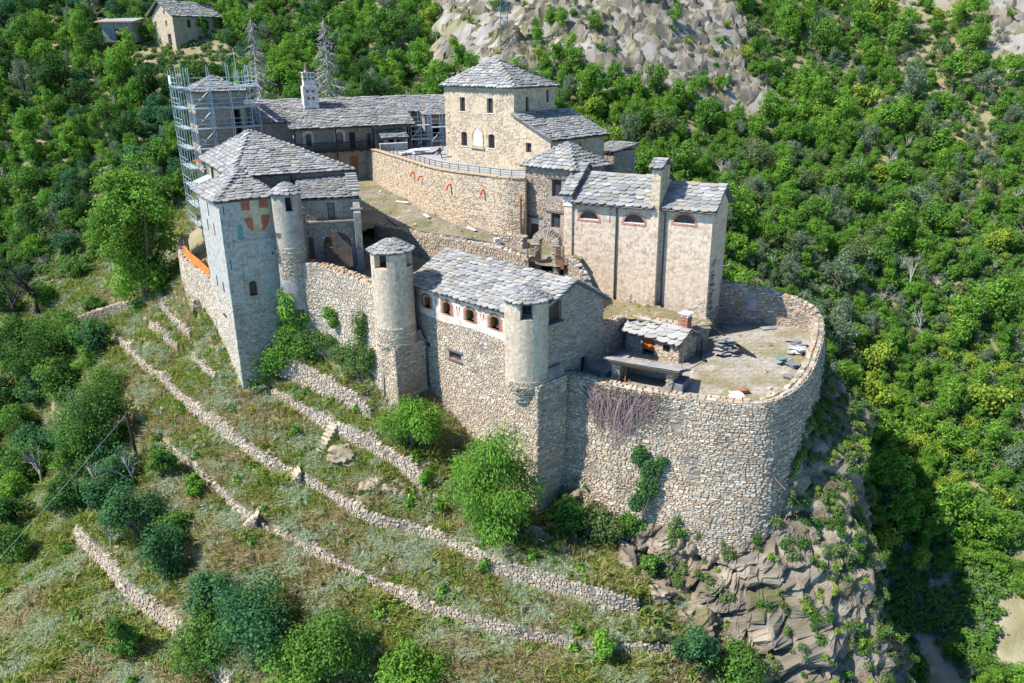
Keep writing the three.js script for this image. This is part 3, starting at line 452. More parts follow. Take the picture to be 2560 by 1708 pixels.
// ---- chapel with half-round windows, bell-cote and lower apse
{
  const T = new Thing('chapel', 'pink plastered chapel with three half-round windows, slate roof and bell-cote', 'chapel', [11, -20, -64]);
  const F = new Facade([5.3, -66.6], [.875, .484]), B = -22.6, E = -11.7, D = 5.7;
  const w1 = rect(.55, 2.3, -13.25, -12.5, { arch: .75 }), w2 = rect(4.5, 6.3, -13.22, -12.47, { arch: .75 }), w3 = rect(8.5, 10.3, -13.0, -12.25, { arch: .75 });
  const nave = [F.panel([[-.75, B], [7.5, B], [7.5, E], [-.75, E]], [w1, w2], .6)];
  const bk = [F.n.x * -1, F.n.z * -1], at = (u, w) => { const p = F.pt(u, 0, w); return [p.x, p.z]; };
  const sideR = new Facade(at(7.5, -.6), bk), sideL = new Facade(at(-.75, -D), [-bk[0], -bk[1]]);
  const gable = (L, ridge, e) => [[L, e], [L / 2, ridge], [0, e]];
  nave.push(sideR.panel([[0, B], [D - 1.2, B], [D - 1.2, E], [(D - 1.2) / 2, -9.9], [0, E]], [], .6), sideL.panel([[0, B], [D - .6, B], [D - .6, E], [0, E]], [], .6), new Facade(at(7.5, -D), [-F.d[0], -F.d[1]]).panel([[0, B], [8.25, B], [8.25, E], [0, E]], [], .6));
  const wall = T.add('wall', nave, M.plasterPink);
  // apse, set back
  const G = new Facade(at(7.5, -.55), F.d), apR = new Facade(at(11.65, -1.05), bk);
  const apse = T.add('apse_wall', [G.panel([[.002, B], [4.15, B], [4.15, E - .05], [.002, E - .05]], [rect(w3.u0 - 7.5, w3.u1 - 7.5, w3.v0, w3.v1, { arch: .75 })], .5), apR.panel([[0, B], [4.0, B], [4.0, E - .05], [1.75, -10.25], [0, E - .05 + .28]], [], .5)], M.plasterPink);
  const wins = [[F, w1], [F, w2], [G, rect(w3.u0 - 7.5, w3.u1 - 7.5, w3.v0, w3.v1, { arch: .75 })]];
  for (const [f, h] of wins) { const fr = windowIn(T, f, h, { fm: M.woodGrey, cross: 5, rows: 2, frame: .06, depth: .28 }); const o = { u0: h.u0 - .16, u1: h.u1 + .16, v0: h.v0 - .14, v1: h.v1 + .16, arch: .91 }; T.add('window_surround', f.shape(outline(o), -.02, .045, [h]), M.redSurround); T.add('sill', f.box(h.u0, h.u1, h.v0 - .02, h.v0 + .05, -.28, .02), M.plasterWhite, fr); }
  // nave roof
  const p = (u, v, w) => F.pt(u, v, w), rY = -9.75;
  roofOf(T, [[p(-.05, E - .12, .4), p(7.1, E - .12, .4), p(7.1, rY, -2.85), p(-.05, rY, -2.85)], [p(7.6, E - .12, -6.1), p(-.05, E - .12, -6.1), p(-.05, rY, -2.85), p(7.6, rY, -2.85)]], { row: .42, w: [.5, .9], len: .76, seen: [1, .3] });
  roofOf(T, [[p(7.55, E - .17, -.15), p(12.0, E - .17, -.15), p(12.0, -10.1, -2.85), p(7.55, -10.1, -2.85)], [p(12.0, E - .17, -5.6), p(7.55, E - .17, -5.6), p(7.55, -10.1, -2.85), p(12.0, -10.1, -2.85)]], { row: .42, w: [.5, .9], len: .76, seen: [1, .3] });
  gutter(T, p(-.05, E - .2, .45), p(6.7, E - .2, .45), .08); gutter(T, p(7.55, E - .25, -.1), p(12, E - .25, -.1), .08);
  for (const u of [-.02, .25, .75, 1.5, 2.6]) T.add('rafter_end', F.box(u + .6, u + .7, E - .32, E - .2, 0, .38), M.woodDark);
  downpipe(T, F, 3.92, -20.1, E - .2, .12, .07); downpipe(T, G, .35, -20.3, E - .25, .1, .06); T.add('downpipe', tube([G.pt(.35, -20.2, .1), G.pt(.3, -20.5, .15), G.pt(-.1, -20.75, .5)], .06, 8), M.copper);
  // west gable wall rising above the roof, with slate coping
  const gp = [[0, B], [D + .45, B], [D + .45, E + .55], [D / 2, rY + .75], [-.2, E + .25]], GW = new Facade(at(-.05, .18), bk);
  T.add('gable_wall', GW.panel([[0, B], [5.95, B], [5.95, E + .45], [3.0, rY + .62], [0, E + .35]], [], .75), M.plasterPink);
  T.add('pilaster', F.box(-.85, -.02, -12.2, -11.3, .17, .26), M.plasterWhite); T.add('cornice', F.box(-.92, .02, -11.42, -11.22, .1, .38), M.plasterWhite);
  roofOf(T, [[p(-1.05, -11.25, .55), p(.12, -11.25, .55), p(.12, rY + .72, -2.9), p(-1.05, rY + .72, -2.9)], [p(.12, -11.3, -6.1), p(-1.05, -11.3, -6.1), p(-1.05, rY + .72, -2.9), p(.12, rY + .72, -2.9)]], { row: .42, w: [.5, .8], seen: [1, .3] });
  // bell-cote
  const bc = T.add('bell_cote', [F.box(6.75, 7.5, E - .05, -10.4, -2.1, .16), F.box(6.75, 7.5, -10.398, -8.75, -.4, .16), F.box(6.75, 7.5, -10.398, -8.75, -2.1, -1.6), F.box(6.75, 7.5, -10.398, -8.75, -1.1, -.9), F.box(6.75, 7.5, -8.748, -8.58, -2.1, .16)], M.plasterCream);
  for (const w of [-.65, -1.35]) T.add('bell', new THREE.LatheGeometry([[0, .32], [.1, .3], [.13, .1], [.2, 0], [.17, 0]].map(q => new THREE.Vector2(...q)), 12).translate(...F.pt(7.12, -9.75, w).toArray()), M.rust, bc);
  roofOf(T, [[p(6.55, -8.68, .4), p(7.7, -8.68, .4), p(7.7, -8.05, -.95), p(6.55, -8.05, -.95)], [p(7.7, -8.68, -2.3), p(6.55, -8.68, -2.3), p(6.55, -8.05, -.95), p(7.7, -8.05, -.95)]], { row: .4, w: [.5, .75], seen: [1, .4] });
  T.add('buttress', F.box(6.85, 7.498, B, E - .06, -.3, .14), M.plasterPink);
  for (const [u, a, b] of [[3.3, -13.35, -12.45], [5.4, -20.1, -19.2]]) T.add('iron_tie', F.box(u - .02, u + .02, a, b, 0, .03), M.iron);
  T.add('iron_tie', beam(F.pt(3.2, -12.35, .03), F.pt(3.5, -12.05, .03), .04, .04), M.iron);
  courses(T.stones, G.S(), .2, 4.15, -22.5, -16.5, { cover: .8, prot: [.02, .05], inside: (u, v) => u * .9 + (-19 - v) * 1.2 + noise(u, v, 3) > 3.4, tone: () => pick([0, 1, 3, 6, 6]) });
  courses(T.stones, apR.S(), 0, 4, -22.5, -15.5, { w: [.3, .8], h: [.08, .18], cover: .9, prot: [.06, .22], inside: (u, v) => u < 1.1 + .4 * noise(v, 4) && v < -16 || v < -20.5 });
  courses(T.stones, F.S(), -.6, 7.4, -20.4, -19.7, { cover: .5, inside: (u, v) => noise(u * .8, 3) > .05 });
  finish(T, wall, 300);
}
// ---- gatehouse with two turrets
let GH;
{
  const T = new Thing('gatehouse', 'near rubble gatehouse with two round turrets and four brick-framed arched windows', 'gatehouse', [-1, -29, -54]);
  const F = GH = new Facade([-7.15, -59.33], [.702, .712]), bk = [-F.n.x, -F.n.z], at = (u, w) => { const p = F.pt(u, 0, w); return [p.x, p.z]; }, B = -33, E = -16.9, U0 = -2, U1 = 12.2, D = 7.5;
  const wins = [[.55, 1.33, -18.44, -17.55], [2.9, 3.72, -18.44, -17.55], [5.5, 6.36, -18.42, -17.55], [8.08, 8.97, -18.4, -17.5]].map(a => rect(...a, { arch: .22 })), small = rect(.5, 1, -21.75, -21.35), big = rect(3.3, 4.7, -22.0, -21.38);
  const EW = new Facade(at(U1, 0), bk), opn = rect(1.6, 2.9, -17.6, -16.1), dor = rect(5.05, 5.8, -22.4, -21.05), BK = new Facade(at(U1, -D), [-F.d[0], -F.d[1]]), LW = new Facade(at(U0, -D), [-bk[0], -bk[1]]);
  const gb = (L, sh) => [[L, E - .1], [4.1 - sh, -15.15], [0, E + .15]];
  const wall = T.add('wall', [F.panel([[U0, B], [U1, B], [U1, E], [U0, E]], [...wins, small, big], .6), EW.panel([[.6, B], [D, B], [D, E - .1], [4.1, -15.15], [.6, E + .1]], [opn, dor], .6), BK.panel([[.6, B], [14.2, B], [14.2, E - .05], [.6, E - .05]], [], .6), LW.panel([[.0, B], [D - .6, B], [D - .6, E], [3.4, -15.15], [0, E]], [], .6)], M.mortar);
  T.add('floor_slab', F.box(U0 + .7, U1 - .7, -19.4, -19.2, -D + .7, -.65), M.deckBoards);
  T.add('plaster_band', F.panel([[.1, -19.05], [3, -19.2], [6, -18.98], [9.9, -19.1], [9.9, E], [.1, E]], wins, .05, .045), M.plasterBand);
  wins.forEach((h, i) => {
    const fr = windowIn(T, F, h, { fm: M.wood, depth: .42, frame: .08, cross: 1, name: 'window' }), cxx = (h.u0 + h.u1) / 2, r = (h.u1 - h.u0) / 2;
    T.add('shutter', F.box(h.u0 + .005, h.u0 + .06, h.v0 + .02, h.v1 - .2, -.4, -.05), M.woodTan, fr);
    for (const s of [-1, 1]) for (let k = 0; k < 11; k++) { const w = k % 2 ? .2 : .34, v = h.v0 - .06 + k * .082, u = s < 0 ? h.u0 - w - .004 : h.u1 + .004; T.add('brick', F.box(u, u + w, v, v + .062, -.02, .065 + .012 * (k % 3)), M.brick, fr); }
    for (let k = 0; k < 11; k++) { const a = Math.PI * (.06 + .88 * k / 10), q = new THREE.Matrix4().multiplyMatrices(F.m, new THREE.Matrix4().makeTranslation(cxx + Math.cos(a) * (r + .14), h.v1 - .22 + Math.sin(a) * (.22 + .16), .03).multiply(new THREE.Matrix4().makeRotationZ(a - Math.PI / 2))); T.add('brick', bx(.085, .24, .1, q), M.brick, fr); }
    T.add('sill', F.box(h.u0 - .06, h.u1 + .06, h.v0 - .07, h.v0, -.3, .09), M.brick, fr);
  });
  // painted shields between the windows
  for (const u of [1.9, 4.35, 6.95]) { const a = (x0, x1, y0, y1) => F.shape([[u + x0, y0], [u + x1, y0], [u + x1, y1], [u + x0, y1]], .02, .05); T.add('painted_shield', [a(0, .17, -17.35, -17.12), a(.33, .52, -17.35, -17.12), F.shape([[u + .1, -17.95], [u + .17, -18.1], [u + .17, -17.6], [u + .02, -17.6]], .02, .05), F.shape([[u + .33, -18.1], [u + .42, -17.95], [u + .5, -17.6], [u + .33, -17.6]], .02, .05)], M.redPaint); }
  windowIn(T, F, small, { fm: M.wood, depth: .3, frame: .04 }); const bw = windowIn(T, F, big, { fm: M.woodGrey, depth: .25, frame: .08 }); T.add('lintel', F.box(3.15, 4.9, -21.36, -21.25, -.05, .09), M.woodGrey, bw); T.add('sill', F.box(3.2, 4.85, -22.1, -22.01, -.1, .12), M.rust, bw);
  T.add('doorway', [EW.box(5.05, 5.15, -22.4, -21.05, -.3, -.2), EW.box(5.15, 5.8, -22.4, -21.05, -.3, -.27)], M.woodDark);
  T.add('boarding', EW.box(1.6, 2.9, -17.6, -16.1, -.35, -.3), M.wood); T.add('sill', EW.box(1.4, 3.1, -17.75, -17.62, -.1, .25), M.mortarGrey);
  downpipe(T, F, -.45, -27.5, E, .14, .06); T.add('conduit', tube([F.pt(-.3, -17, .1), F.pt(-.25, -19, .1), F.pt(-.3, -22, .12), F.pt(-.25, -26, .12)], .02, 16), M.copper);
  const p = (u, v, w) => F.pt(u, v, w), rY = -14.95;
  roofOf(T, [[p(-1.4, E + .06, .42), p(12.6, E + .06, .42), p(12.6, rY, -4.1), p(-1.4, rY, -4.1)], [p(12.6, E - .25, -8.0), p(-1.4, E - .25, -8.0), p(-1.4, rY, -4.1), p(12.6, rY, -4.1)]], { seen: [1, .35], row: .36, w: [.38, .8], tones: [0, 1, 1, 3, 3, 4, 4, 2] });
  T.add('eave_board', F.box(-1.2, 9.9, E - .1, E - .02, .05, .36), M.woodTan);
  // turrets on square piers
  const mk = (u, w, r, eave, foot, op, apex, pier, plasterFrom) => {
    const c = F.pt(u, 0, w), R = new Round(c.x, c.z, r), parts = [], v0 = eave - 1.2, v1 = eave - .15; let a = -Math.PI;
    parts.push(R.arc(-Math.PI, Math.PI - 1e-4, foot, v0, .5, 36), R.arc(-Math.PI, Math.PI - 1e-4, v1, eave, .5, 36));
    for (const [b, e] of [...op, [Math.PI - 1e-4, 0]]) { if (b > a + .01) parts.push(R.arc(a, b, v0, v1, .5)); a = e; }
    const tw = T.add('turret', parts, M.plasterTurret);
    T.add('turret_floor', new THREE.CylinderGeometry(r - .4, r - .4, .2, 20).translate(c.x, v0 - .15, c.z), M.mortar, tw);
    R.cone(T, eave - .02, .14, apex, 16);
    const [pu0, pu1, pw0, pw1, pt] = pier, pr = T.add('pier', F.box(pu0, pu1, B, pt, pw0, pw1), M.mortar);
    const S1 = (uu, v) => ({ p: F.pt(uu, v, pw1), t: F.t, n: F.n }), SR = new Facade(at(pu1, pw1), bk), SL = new Facade(at(pu0, pw0), [-bk[0], -bk[1]]);
    const SP = o => ({ tone: () => pick([0, 1, 1, 3, 3, 2, 6, 4, 7]), ...o });
    courses(T.stones, S1, pu0, pu1, B, pt, SP({})); courses(T.stones, SR.S(), 0, pw1 - pw0, B, pt, SP({})); courses(T.stones, SL.S(), 0, pw1 - pw0, B, pt, SP({ seen: .3 }));
    courses(T.stones, R.S(), -2.2 * r, 2.2 * r, foot, plasterFrom, SP({ w: [.2, .45], prot: [.03, .07] }));
    const cb = (uu, v) => { const a = uu / r, q = R.dir(a), q2 = R.dir(a + Math.PI / 2), rad = r - .05 - (foot - v) * .42; return { p: R.at(a, v, rad), t: V(q2[0], 0, q2[1]), n: V(q[0], -.35, q[1]).normalize() }; };
    T.add('corbel', new THREE.CylinderGeometry(r - .06, r - .62, 1.35, 28).translate(c.x, foot - .68, c.z), M.mortar, tw); courses(T.stones, cb, -1.6 * r, 1.6 * r, foot - 1.3, foot + .05, SP({ w: [.2, .45], prot: [.06, .14] }));
    // corbelled shoulder between the round turret and the square pier
    courses(T.stones, (uu, v) => ({ p: F.pt(uu, v, pw1 - .25 - (v - pt) * .8), t: F.t, n: F.n }), pu0 + .1, pu1 - .1, pt, pt + .7, SP({ prot: [.1, .25] }));
    T.add('shoulder', F.shape([[pu0 + .05, pt], [pu1 - .05, pt], [pu1 - .5, pt + .75], [pu0 + .5, pt + .75]], pw0, pw1 - .35), M.mortar, pr);
    return R;
  };
  mk(-.6, 2.0, 1.55, -13.75, -21, [[-.95, -.25], [.78, 1.5]], -12.85, [-2.2, .8, .3, 3.2, -21.1], -19.6);
  mk(11.4, -.2, 1.5, -15.5, -21.6, [[-.28, .36], [2.0, 2.6]], -14.7, [9.9, 13.0, -2.6, .4, -21.5], -21.2);
  courses(T.stones, F.S(), .8, 9.95, -31, -19.05, { inside: clear([small, rect(3.1, 4.95, -22.15, -21.2)], .04), tone: () => pick([0, 1, 1, 3, 3, 4, 6, 6, 0, 2]), prot: [.03, .08] });
  courses(T.stones, EW.S(), .3, D, -23.5, -15.2, { inside: (u, v, w, h) => v < -15.45 - Math.abs(u - 4.1) * .46 && clear([opn, dor], .1)(u, v, w, h), cover: .8, prot: [.02, .06], tone: () => pick([2, 5, 0, 7, 3]) });
  courses(T.stones, LW.S(), 0, D, -22, -16.9, { cover: .7, seen: .2 });
  finish(T, wall);
  // wall with painted board seen left of the left turret
  T.add('side_porch', [F.box(-3.6, -2.2, -17.5, -15.6, .2, .5)], M.plasterWhite); T.add('painted_shield', F.box(-3.2, -2.6, -17.2, -16.0, .502, .52), M.redPaint);
  roofOf(T, [[p(-3.9, -15.7, .9), p(-2.0, -15.7, .9), p(-2.0, -15.2, -.6), p(-3.9, -15.2, -.6)]], {}); settle(T, T.roofs.at(-1).list, 'slate', 'small_slates', slateTones, vcSlate, T.roofs.at(-1).roof, 10);
}
// ---- left tower with painted shield
{
  const T = new Thing('crest_tower', 'square grey plastered tower with large red and white painted shield', 'castle tower', [-22.5, -26.5, -65]);
  const c1 = [-22.5, -61.3], td = [.806, -.591], tl = [.52, .854], c0 = add2(c1, tl, -7.6), c2 = add2(c1, td, 4.4), c3 = add2(c2, tl, -7.6), C = [c1, c2, c3, c0];   // first edge: the front
  const hF = [rect(1.2, 1.62, -13.73, -12.5, { arch: .2 }), rect(1.55, 2.2, -18.45, -17.2, { arch: .25 })], hL = [rect(2.1, 2.5, -13.75, -12.7, { arch: .15 }), rect(4.55, 5.0, -13.75, -12.7, { arch: .15 }), rect(2.6, 3.05, -18.5, -17.5, { arch: .15 }), rect(4.95, 5.5, -18.5, -17.5, { arch: .15 })];
  const W = quadWalls(C, -28.5, -10.65, .6, { 0: [...hF, rect(.3, .38, -11.6, -11), rect(.32, .4, -16, -15.2), rect(4.0, 4.14, -14.9, -14.75), rect(3.75, 3.9, -15.25, -15.1)], 3: hL.map(h => ({ ...h })) }), F = W.F[0], L = W.F[3], wall = T.add('wall', W.geo, M.plasterGrey);
  windowIn(T, F, hF[0], { fm: M.teal, pm: M.teal, depth: .12 }); windowIn(T, F, hF[1], { fm: M.wood, bars: 2 });
  hL.forEach((h, i) => windowIn(T, L, h, { fm: i % 2 ? M.redPaint : M.wood, pm: i % 2 ? M.doorBrown : M.glass, depth: .12 }));
  // painted shield, window border and band
  const q = (a, w1 = .016) => F.shape(a, .004, w1);
  const shield = [[1.68, -10.75], [3.95, -10.75], [3.95, -12.35], [3.78, -12.9], [3.45, -13.25], [2.95, -13.48], [2.4, -13.25], [1.98, -12.8], [1.75, -12.2]];
  const sh = T.add('painted_shield', q(shield, .01), M.plasterCream);
  T.add('red_quarter', [q([[1.72, -11.5], [2.42, -11.5], [2.42, -10.78], [1.7, -10.78]]), q([[3.15, -11.45], [3.9, -11.45], [3.9, -10.78], [3.15, -10.78]]), q([[2.05, -12.85], [2.5, -13.28], [2.5, -12.1], [1.78, -12.1]].reverse().reverse()), q([[3.2, -13.3], [3.55, -13.05], [3.82, -12.6], [3.9, -12.0], [3.2, -12.0]])], M.redPaint, sh);
  T.add('painted_band', [q([[0, -13.95], [4.4, -13.95], [4.4, -13.82], [0, -13.82]]), L.shape([[0, -13.95], [7.6, -13.95], [7.6, -13.82], [0, -13.82]], .004, .016)], M.plasterOld);
  const bord = k => { const h = hF[1]; return rect(h.u0 - k, h.u1 + k, h.v0 - k * .6, h.v1 + k); };
  T.add('window_border', [q(outline(bord(.42)), .02).clone(), F.shape(outline(bord(.42)), .02, .03, [bord(.34)]), F.shape(outline(bord(.2)), .02, .032, [hF[1]])].slice(1), M.plasterOld);
  for (let k = 0; k < 9; k++) for (const s of [0, 1]) { const v = -18.4 + k * .115, u = s ? 2.22 : 1.38; T.add('painted_brick', q([[u, v], [u + .15, v], [u + .15, v + .06], [u, v + .06]], .036), M.redSurround); }
  downpipe(T, F, 4.35, -18.3, -10.8, .14, .06); T.add('spout', L.box(4.1, 5.1, -20.6, -20.5, .05, .15), M.iron); T.add('iron_tie', L.box(3.4, 3.5, -12.3, -11.2, 0, .05), M.iron);
  const e = eaves(C, -10.6, .38), ap = V(-22.3, -8.75, -66.2); hipRoof(T, e, ap, ap, { row: .37, w: [.4, .85] }); gutter(T, e[0], e[1], .06);
  courses(T.stones, F.S(), 0, 4.4, -28, -18.9, { tone: () => pick([7, 0, 2, 2, 5, 1]), cover: .85, prot: [.02, .06], inside: (u, v) => v < -18.95 - .3 * noise(u, 3) });
  courses(T.stones, L.S(), 0, 7.6, -28, -18.7, { tone: () => pick([1, 6, 6, 0, 7]), cover: .9, prot: [.02, .06] });
  // round stair turret at the corner
  const R = new Round(-17.75, -63.2, 1.15), win = [-.12, .42];
  const tw = T.add('turret', [R.arc(-Math.PI, Math.PI - 1e-4, -16.8, -11.55, .4, 28), R.arc(-Math.PI, win[0], -11.55, -10.45, .4), R.arc(win[1], Math.PI - 1e-4, -11.55, -10.45, .4), R.arc(-Math.PI, Math.PI - 1e-4, -10.45, -10.25, .4, 28)], M.plasterOld);
  R.cone(T, -10.22, .22, -9.35, 12); T.add('shutter', new THREE.BoxGeometry(.5, .35, .06).rotateY(-.3).translate(...R.at(-.85, -13.45, 1.17).toArray()), M.doorBrown, tw);
  courses(T.stones, R.S(), -1.9, 1.9, -18.5, -14.6, { w: [.2, .4], prot: [.03, .07], cover: .85 });
  T.add('turret_foot', R.arc(-Math.PI, Math.PI - 1e-4, -19.5, -16.8, .5, 24, .25), M.mortarGrey, tw);
  finish(T, wall);
}
// ---- loggia wing between the tower and the hall
{
  const T = new Thing('loggia_wing', 'shaded low stone wing with large arch below and iron balcony above', 'castle wing', [-15, -17.3, -67]);
  const F = new Facade([-17.3, -65.75], [.97, -.243]), bk = [-F.n.x, -F.n.z], at = (u, w) => { const p = F.pt(u, 0, w); return [p.x, p.z]; };
  const h = [rect(2.1, 2.7, -13.0, -11.65), rect(1.45, 3.85, -17.35, -14.1, { arch: 1.15 }), rect(.3, .75, -17.35, -14.4, { arch: .22 })], h0 = h[0];
  const wall = T.add('wall', [F.panel([[0, -18.5], [4.5, -18.5], [4.5, -11.2], [0, -11.2]], h, .6), new Facade(at(1.45, -2.2), F.d).panel([[0, -18.5], [2.6, -18.5], [2.6, -13.8], [0, -13.8]], [rect(.15, .85, -15.9, -15.0)], .2)], M.plasterOld);
  windowIn(T, F, h0, { fm: M.woodDark, depth: .2 });
    const bal = T.add('balcony', F.box(.1, 4.3, -13.15, -13.05, 0, .75), M.plasterOld);
  for (let k = 0; k < 15; k++) T.add('baluster', bar(F.pt(.15 + k * .29, -13.05, .7), F.pt(.15 + k * .29, -12.35, .7), .015, 5), M.iron, bal);
  T.add('handrail', bar(F.pt(.1, -12.33, .7), F.pt(4.3, -12.33, .7), .025), M.iron, bal);
  const p = (u, v, w) => F.pt(u, v, w);
  roofOf(T, [[p(-.3, -11.2, .4), p(4.75, -11.2, .4), p(4.75, -10.35, -5.5), p(-.3, -10.35, -5.5)]], { row: .42 }); gutter(T, p(-.3, -11.28, .45), p(4.7, -11.28, .45), .06);
  // buttress wall closing the right end, with stepped slab coping
  const BW = new Facade(at(4.72, 1.2), bk); T.add('end_wall', BW.panel([[0, -18.5], [6.5, -18.5], [6.5, -9.95], [1.6, -10.75], [.4, -11.9], [0, -12.4]], [], .55), M.plasterOld);
  for (let k = 0; k < 9; k++) { const t = k / 9, u = mixn(.1, 6.3, t), v = u < 1.6 ? mixn(-12.25, -10.7, u / 1.6) : mixn(-10.7, -9.9, (u - 1.6) / 4.9); T.add('coping_slab', BW.box(u, u + .74, v, v + .1, -.75, .2), slateTones[k % 4].m); }
  courses(T.stones, F.S(), 0, 4.5, -18, -11.4, { cover: .6, prot: [.02, .05], inside: clear(h, .1), tone: () => pick([2, 5, 0, 7]) });
  for (let k = 0; k < 13; k++) { const a = Math.PI * (.04 + .92 * k / 12), q = F.m.clone().multiply(new THREE.Matrix4().makeTranslation(2.65 + Math.cos(a) * 1.34, -15.25 + Math.sin(a) * 1.3, .02).multiply(new THREE.Matrix4().makeRotationZ(a - Math.PI / 2))); T.add('voussoir', bx(.2, .34, .12, q), stoneTones[k % 3].m, wall); }
  finish(T, wall);
}
// ---- great hall with large hipped roof
{
  const T = new Thing('great_hall', 'large hall under a broad hipped roof of grey stone slates', 'castle hall', [-23, -18, -77]);
  const c1 = [-23.6, -69.4], c2 = [-14.4, -72.4], dl = [-.489, -.872], c0 = add2(c1, dl, 15.5), c3 = add2(c2, dl, 15.5), C = [c1, c2, c3, c0];
  const W = quadWalls(C, -20, -9.85, .6, { 3: [rect(11.5, 12.1, -12.6, -11.4), rect(13.8, 14.3, -12.4, -11.2)] }), wall = T.add('wall', W.geo, M.plasterOld), e = eaves(C, -9.78, .5), ap = V(-24.3, -6.6, -76.6);
  windowIn(T, W.F[3], rect(11.5, 12.1, -12.6, -11.4), { fm: M.wood });
  windowIn(T, W.F[3], rect(13.8, 14.3, -12.4, -11.2), { fm: M.wood });
  hipRoof(T, e, ap, ap, { row: .38, w: [.4, .85] }); gutter(T, e[0], e[1], .06);
  for (const u of [.5, 1.3, 2.1]) T.add('rafter_end', W.F[3].box(15.5 - u, 15.6 - u, -10.15, -9.95, 0, .45), M.woodDark);
  downpipe(T, W.F[0], 4.6, -12, -9.9, .1, .06); T.add('corner_post', bar(W.F[3].pt(4.2, -14.5, .12), W.F[3].pt(4.2, -9.9, .12), .1, 8), M.wood);
  courses(T.stones, W.F[0].S(), 0, 9.6, -13, -9.95, { cover: .75, prot: [.02, .06], tone: () => pick([2, 0, 7, 5, 3]) });
  courses(T.stones, W.F[3].S(), 2, 15.4, -17, -9.95, { cover: .45, prot: [.02, .05], tone: () => pick([1, 6, 0, 3]) });
  finish(T, wall);
}
// ---- gallery wing
{
  const T = new Thing('gallery_wing', 'long rear wing with dark wooden balcony and slate roof behind the terrace', 'castle wing', [-17, -14.5, -97]);
  const F = new Facade([-24.5, -93.2], [.927, -.375]), bk = [-F.n.x, -F.n.z], at = (u, w) => { const q = F.pt(u, 0, w); return [q.x, q.z]; }, p = (u, v, w) => F.pt(u, v, w);
  const h = [rect(1.25, 1.9, -9.9, -8.55, { arch: .3 }), rect(4.8, 5.5, -9.8, -8.55, { arch: .3 }), rect(6.25, 6.95, -10.5, -8.6), rect(8.25, 8.75, -10.4, -8.75, { arch: .25 }), rect(6.1, 7.05, -13.4, -11.3), rect(11.0, 12.2, -10.6, -8.9)];
  const LW = new Facade(at(0, -2.2), F.n.toArray().filter((_, i) => i !== 1)), SB = new Facade(at(-8.5, -2.2), F.d), RC = new Facade(at(13.2, -3.2), F.d), PR = new Facade(at(15.8, -1.2), F.d);
  const wall = T.add('wall', [F.panel([[0, -15.5], [13.2, -15.5], [13.2, -8.0], [0, -8.0]], h, .5), LW.panel([[0, -15.5], [1.7, -15.5], [1.7, -7.8], [0, -7.8]], [], .5), SB.panel([[0, -16], [8.5, -16], [8.5, -7.35], [0, -7.35]], [], .5), RC.panel([[0, -15.5], [2.6, -15.5], [2.6, -6.7], [0, -6.7]], [rect(.6, 1.8, -10.5, -8.6)], .4), PR.panel([[0, -15.5], [5, -15.5], [5, -7.2], [0, -7.2]], [rect(1, 1.8, -9.8, -8.2)], .4), new Facade(at(15.8, -3.6), F.n.toArray().filter((_, i) => i !== 1)).panel([[0, -15.5], [2.0, -15.5], [2.0, -7.2], [0, -7.2]], [], .4), new Facade(at(21, -10.2), [-F.d[0], -F.d[1]]).panel([[0, -15.5], [29.5, -15.5], [29.5, -7.5], [0, -7.5]], [], .4)], M.plasterOld);
  for (const k of [0, 1, 3]) windowIn(T, F, h[k], { fm: M.wood, bars: k === 0 ? 2 : 0, depth: .25 });
  T.add('door', F.box(6.25, 6.95, -10.5, -8.6, -.3, -.25), M.woodDark); T.add('boarded_window', F.box(6.1, 7.05, -13.4, -11.3, -.2, -.12), M.woodTan);
  for (const k of [0, 1]) T.add('painted_border', F.shape(outline({ ...h[k], u0: h[k].u0 - .3, u1: h[k].u1 + .3, v1: h[k].v1 + .35, v0: h[k].v0, arch: .4 }), .004, .02, [h[k]]), M.plasterWhite);
  T.add('corner_pilaster', F.box(9.05, 9.45, -15.5, -8.05, .01, .2), M.plasterGrey);
  const bal = T.add('balcony', F.box(-.2, 9.0, -10.62, -10.5, .02, 1.1), M.woodDark);
  for (let k = 0; k < 46; k++) { const u = -.1 + k * .2; if (u < 8.95) T.add('baluster', F.box(u, u + .06, -10.4, -9.62, 1.0, 1.05), M.woodDark, bal); }
  T.add('handrail', F.box(-.2, 9.0, -9.62, -9.53, .98, 1.08), M.woodDark, bal); T.add('rail_foot', F.box(-.2, 9.0, -10.48, -10.4, .99, 1.07), M.woodDark, bal);
  for (const u of [-.15, 4.45, 8.85]) T.add('post', F.box(u, u + .16, u > 4 && u < 5 ? -14.6 : -10.5, -8.05, .95, 1.11), M.woodDark, bal);
  for (let k = 0; k < 9; k++) T.add('joist', F.box(k * 1.05, k * 1.05 + .12, -10.78, -10.63, 0, 1.0), M.woodDark, bal);
  const E = -7.9, rY = -5.05, W = -6.4;
  roofOf(T, [[p(-.6, E, 1.3), p(13.9, E, 1.3), p(13.9, rY, W), p(-.6, rY, W)], [p(-9.2, E + .62, -1.7), p(-.6, E + .62, -1.7), p(-.6, rY, W), p(-9.2, rY, W)], [p(13.9, -6.75, -2.6), p(15.5, -6.75, -2.6), p(15.5, rY, W), p(13.9, rY, W)], [p(15.5, -7.1, -.8), p(22, -7.1, -.8), p(22, rY, W), p(15.5, rY, W)], [p(22, -7.6, -11), p(-9.2, -7.6, -11), p(-9.2, rY, W), p(22, rY, W)]], { seen: [1, 1, 1, 1, .2], row: .42, w: [.45, .9], len: .78 });
  gutter(T, p(-.6, E - .08, 1.33), p(13.9, E - .08, 1.33), .07);
  downpipe(T, new Facade(at(0, .0), F.d), -.15, -13, -8, 1.2, .06);
  T.add('fascia', [F.box(13.9, 15.5, -6.98, -6.82, -2.68, -2.58), F.box(15.5, 21, -7.35, -7.18, -.9, -.8)], M.woodTan);
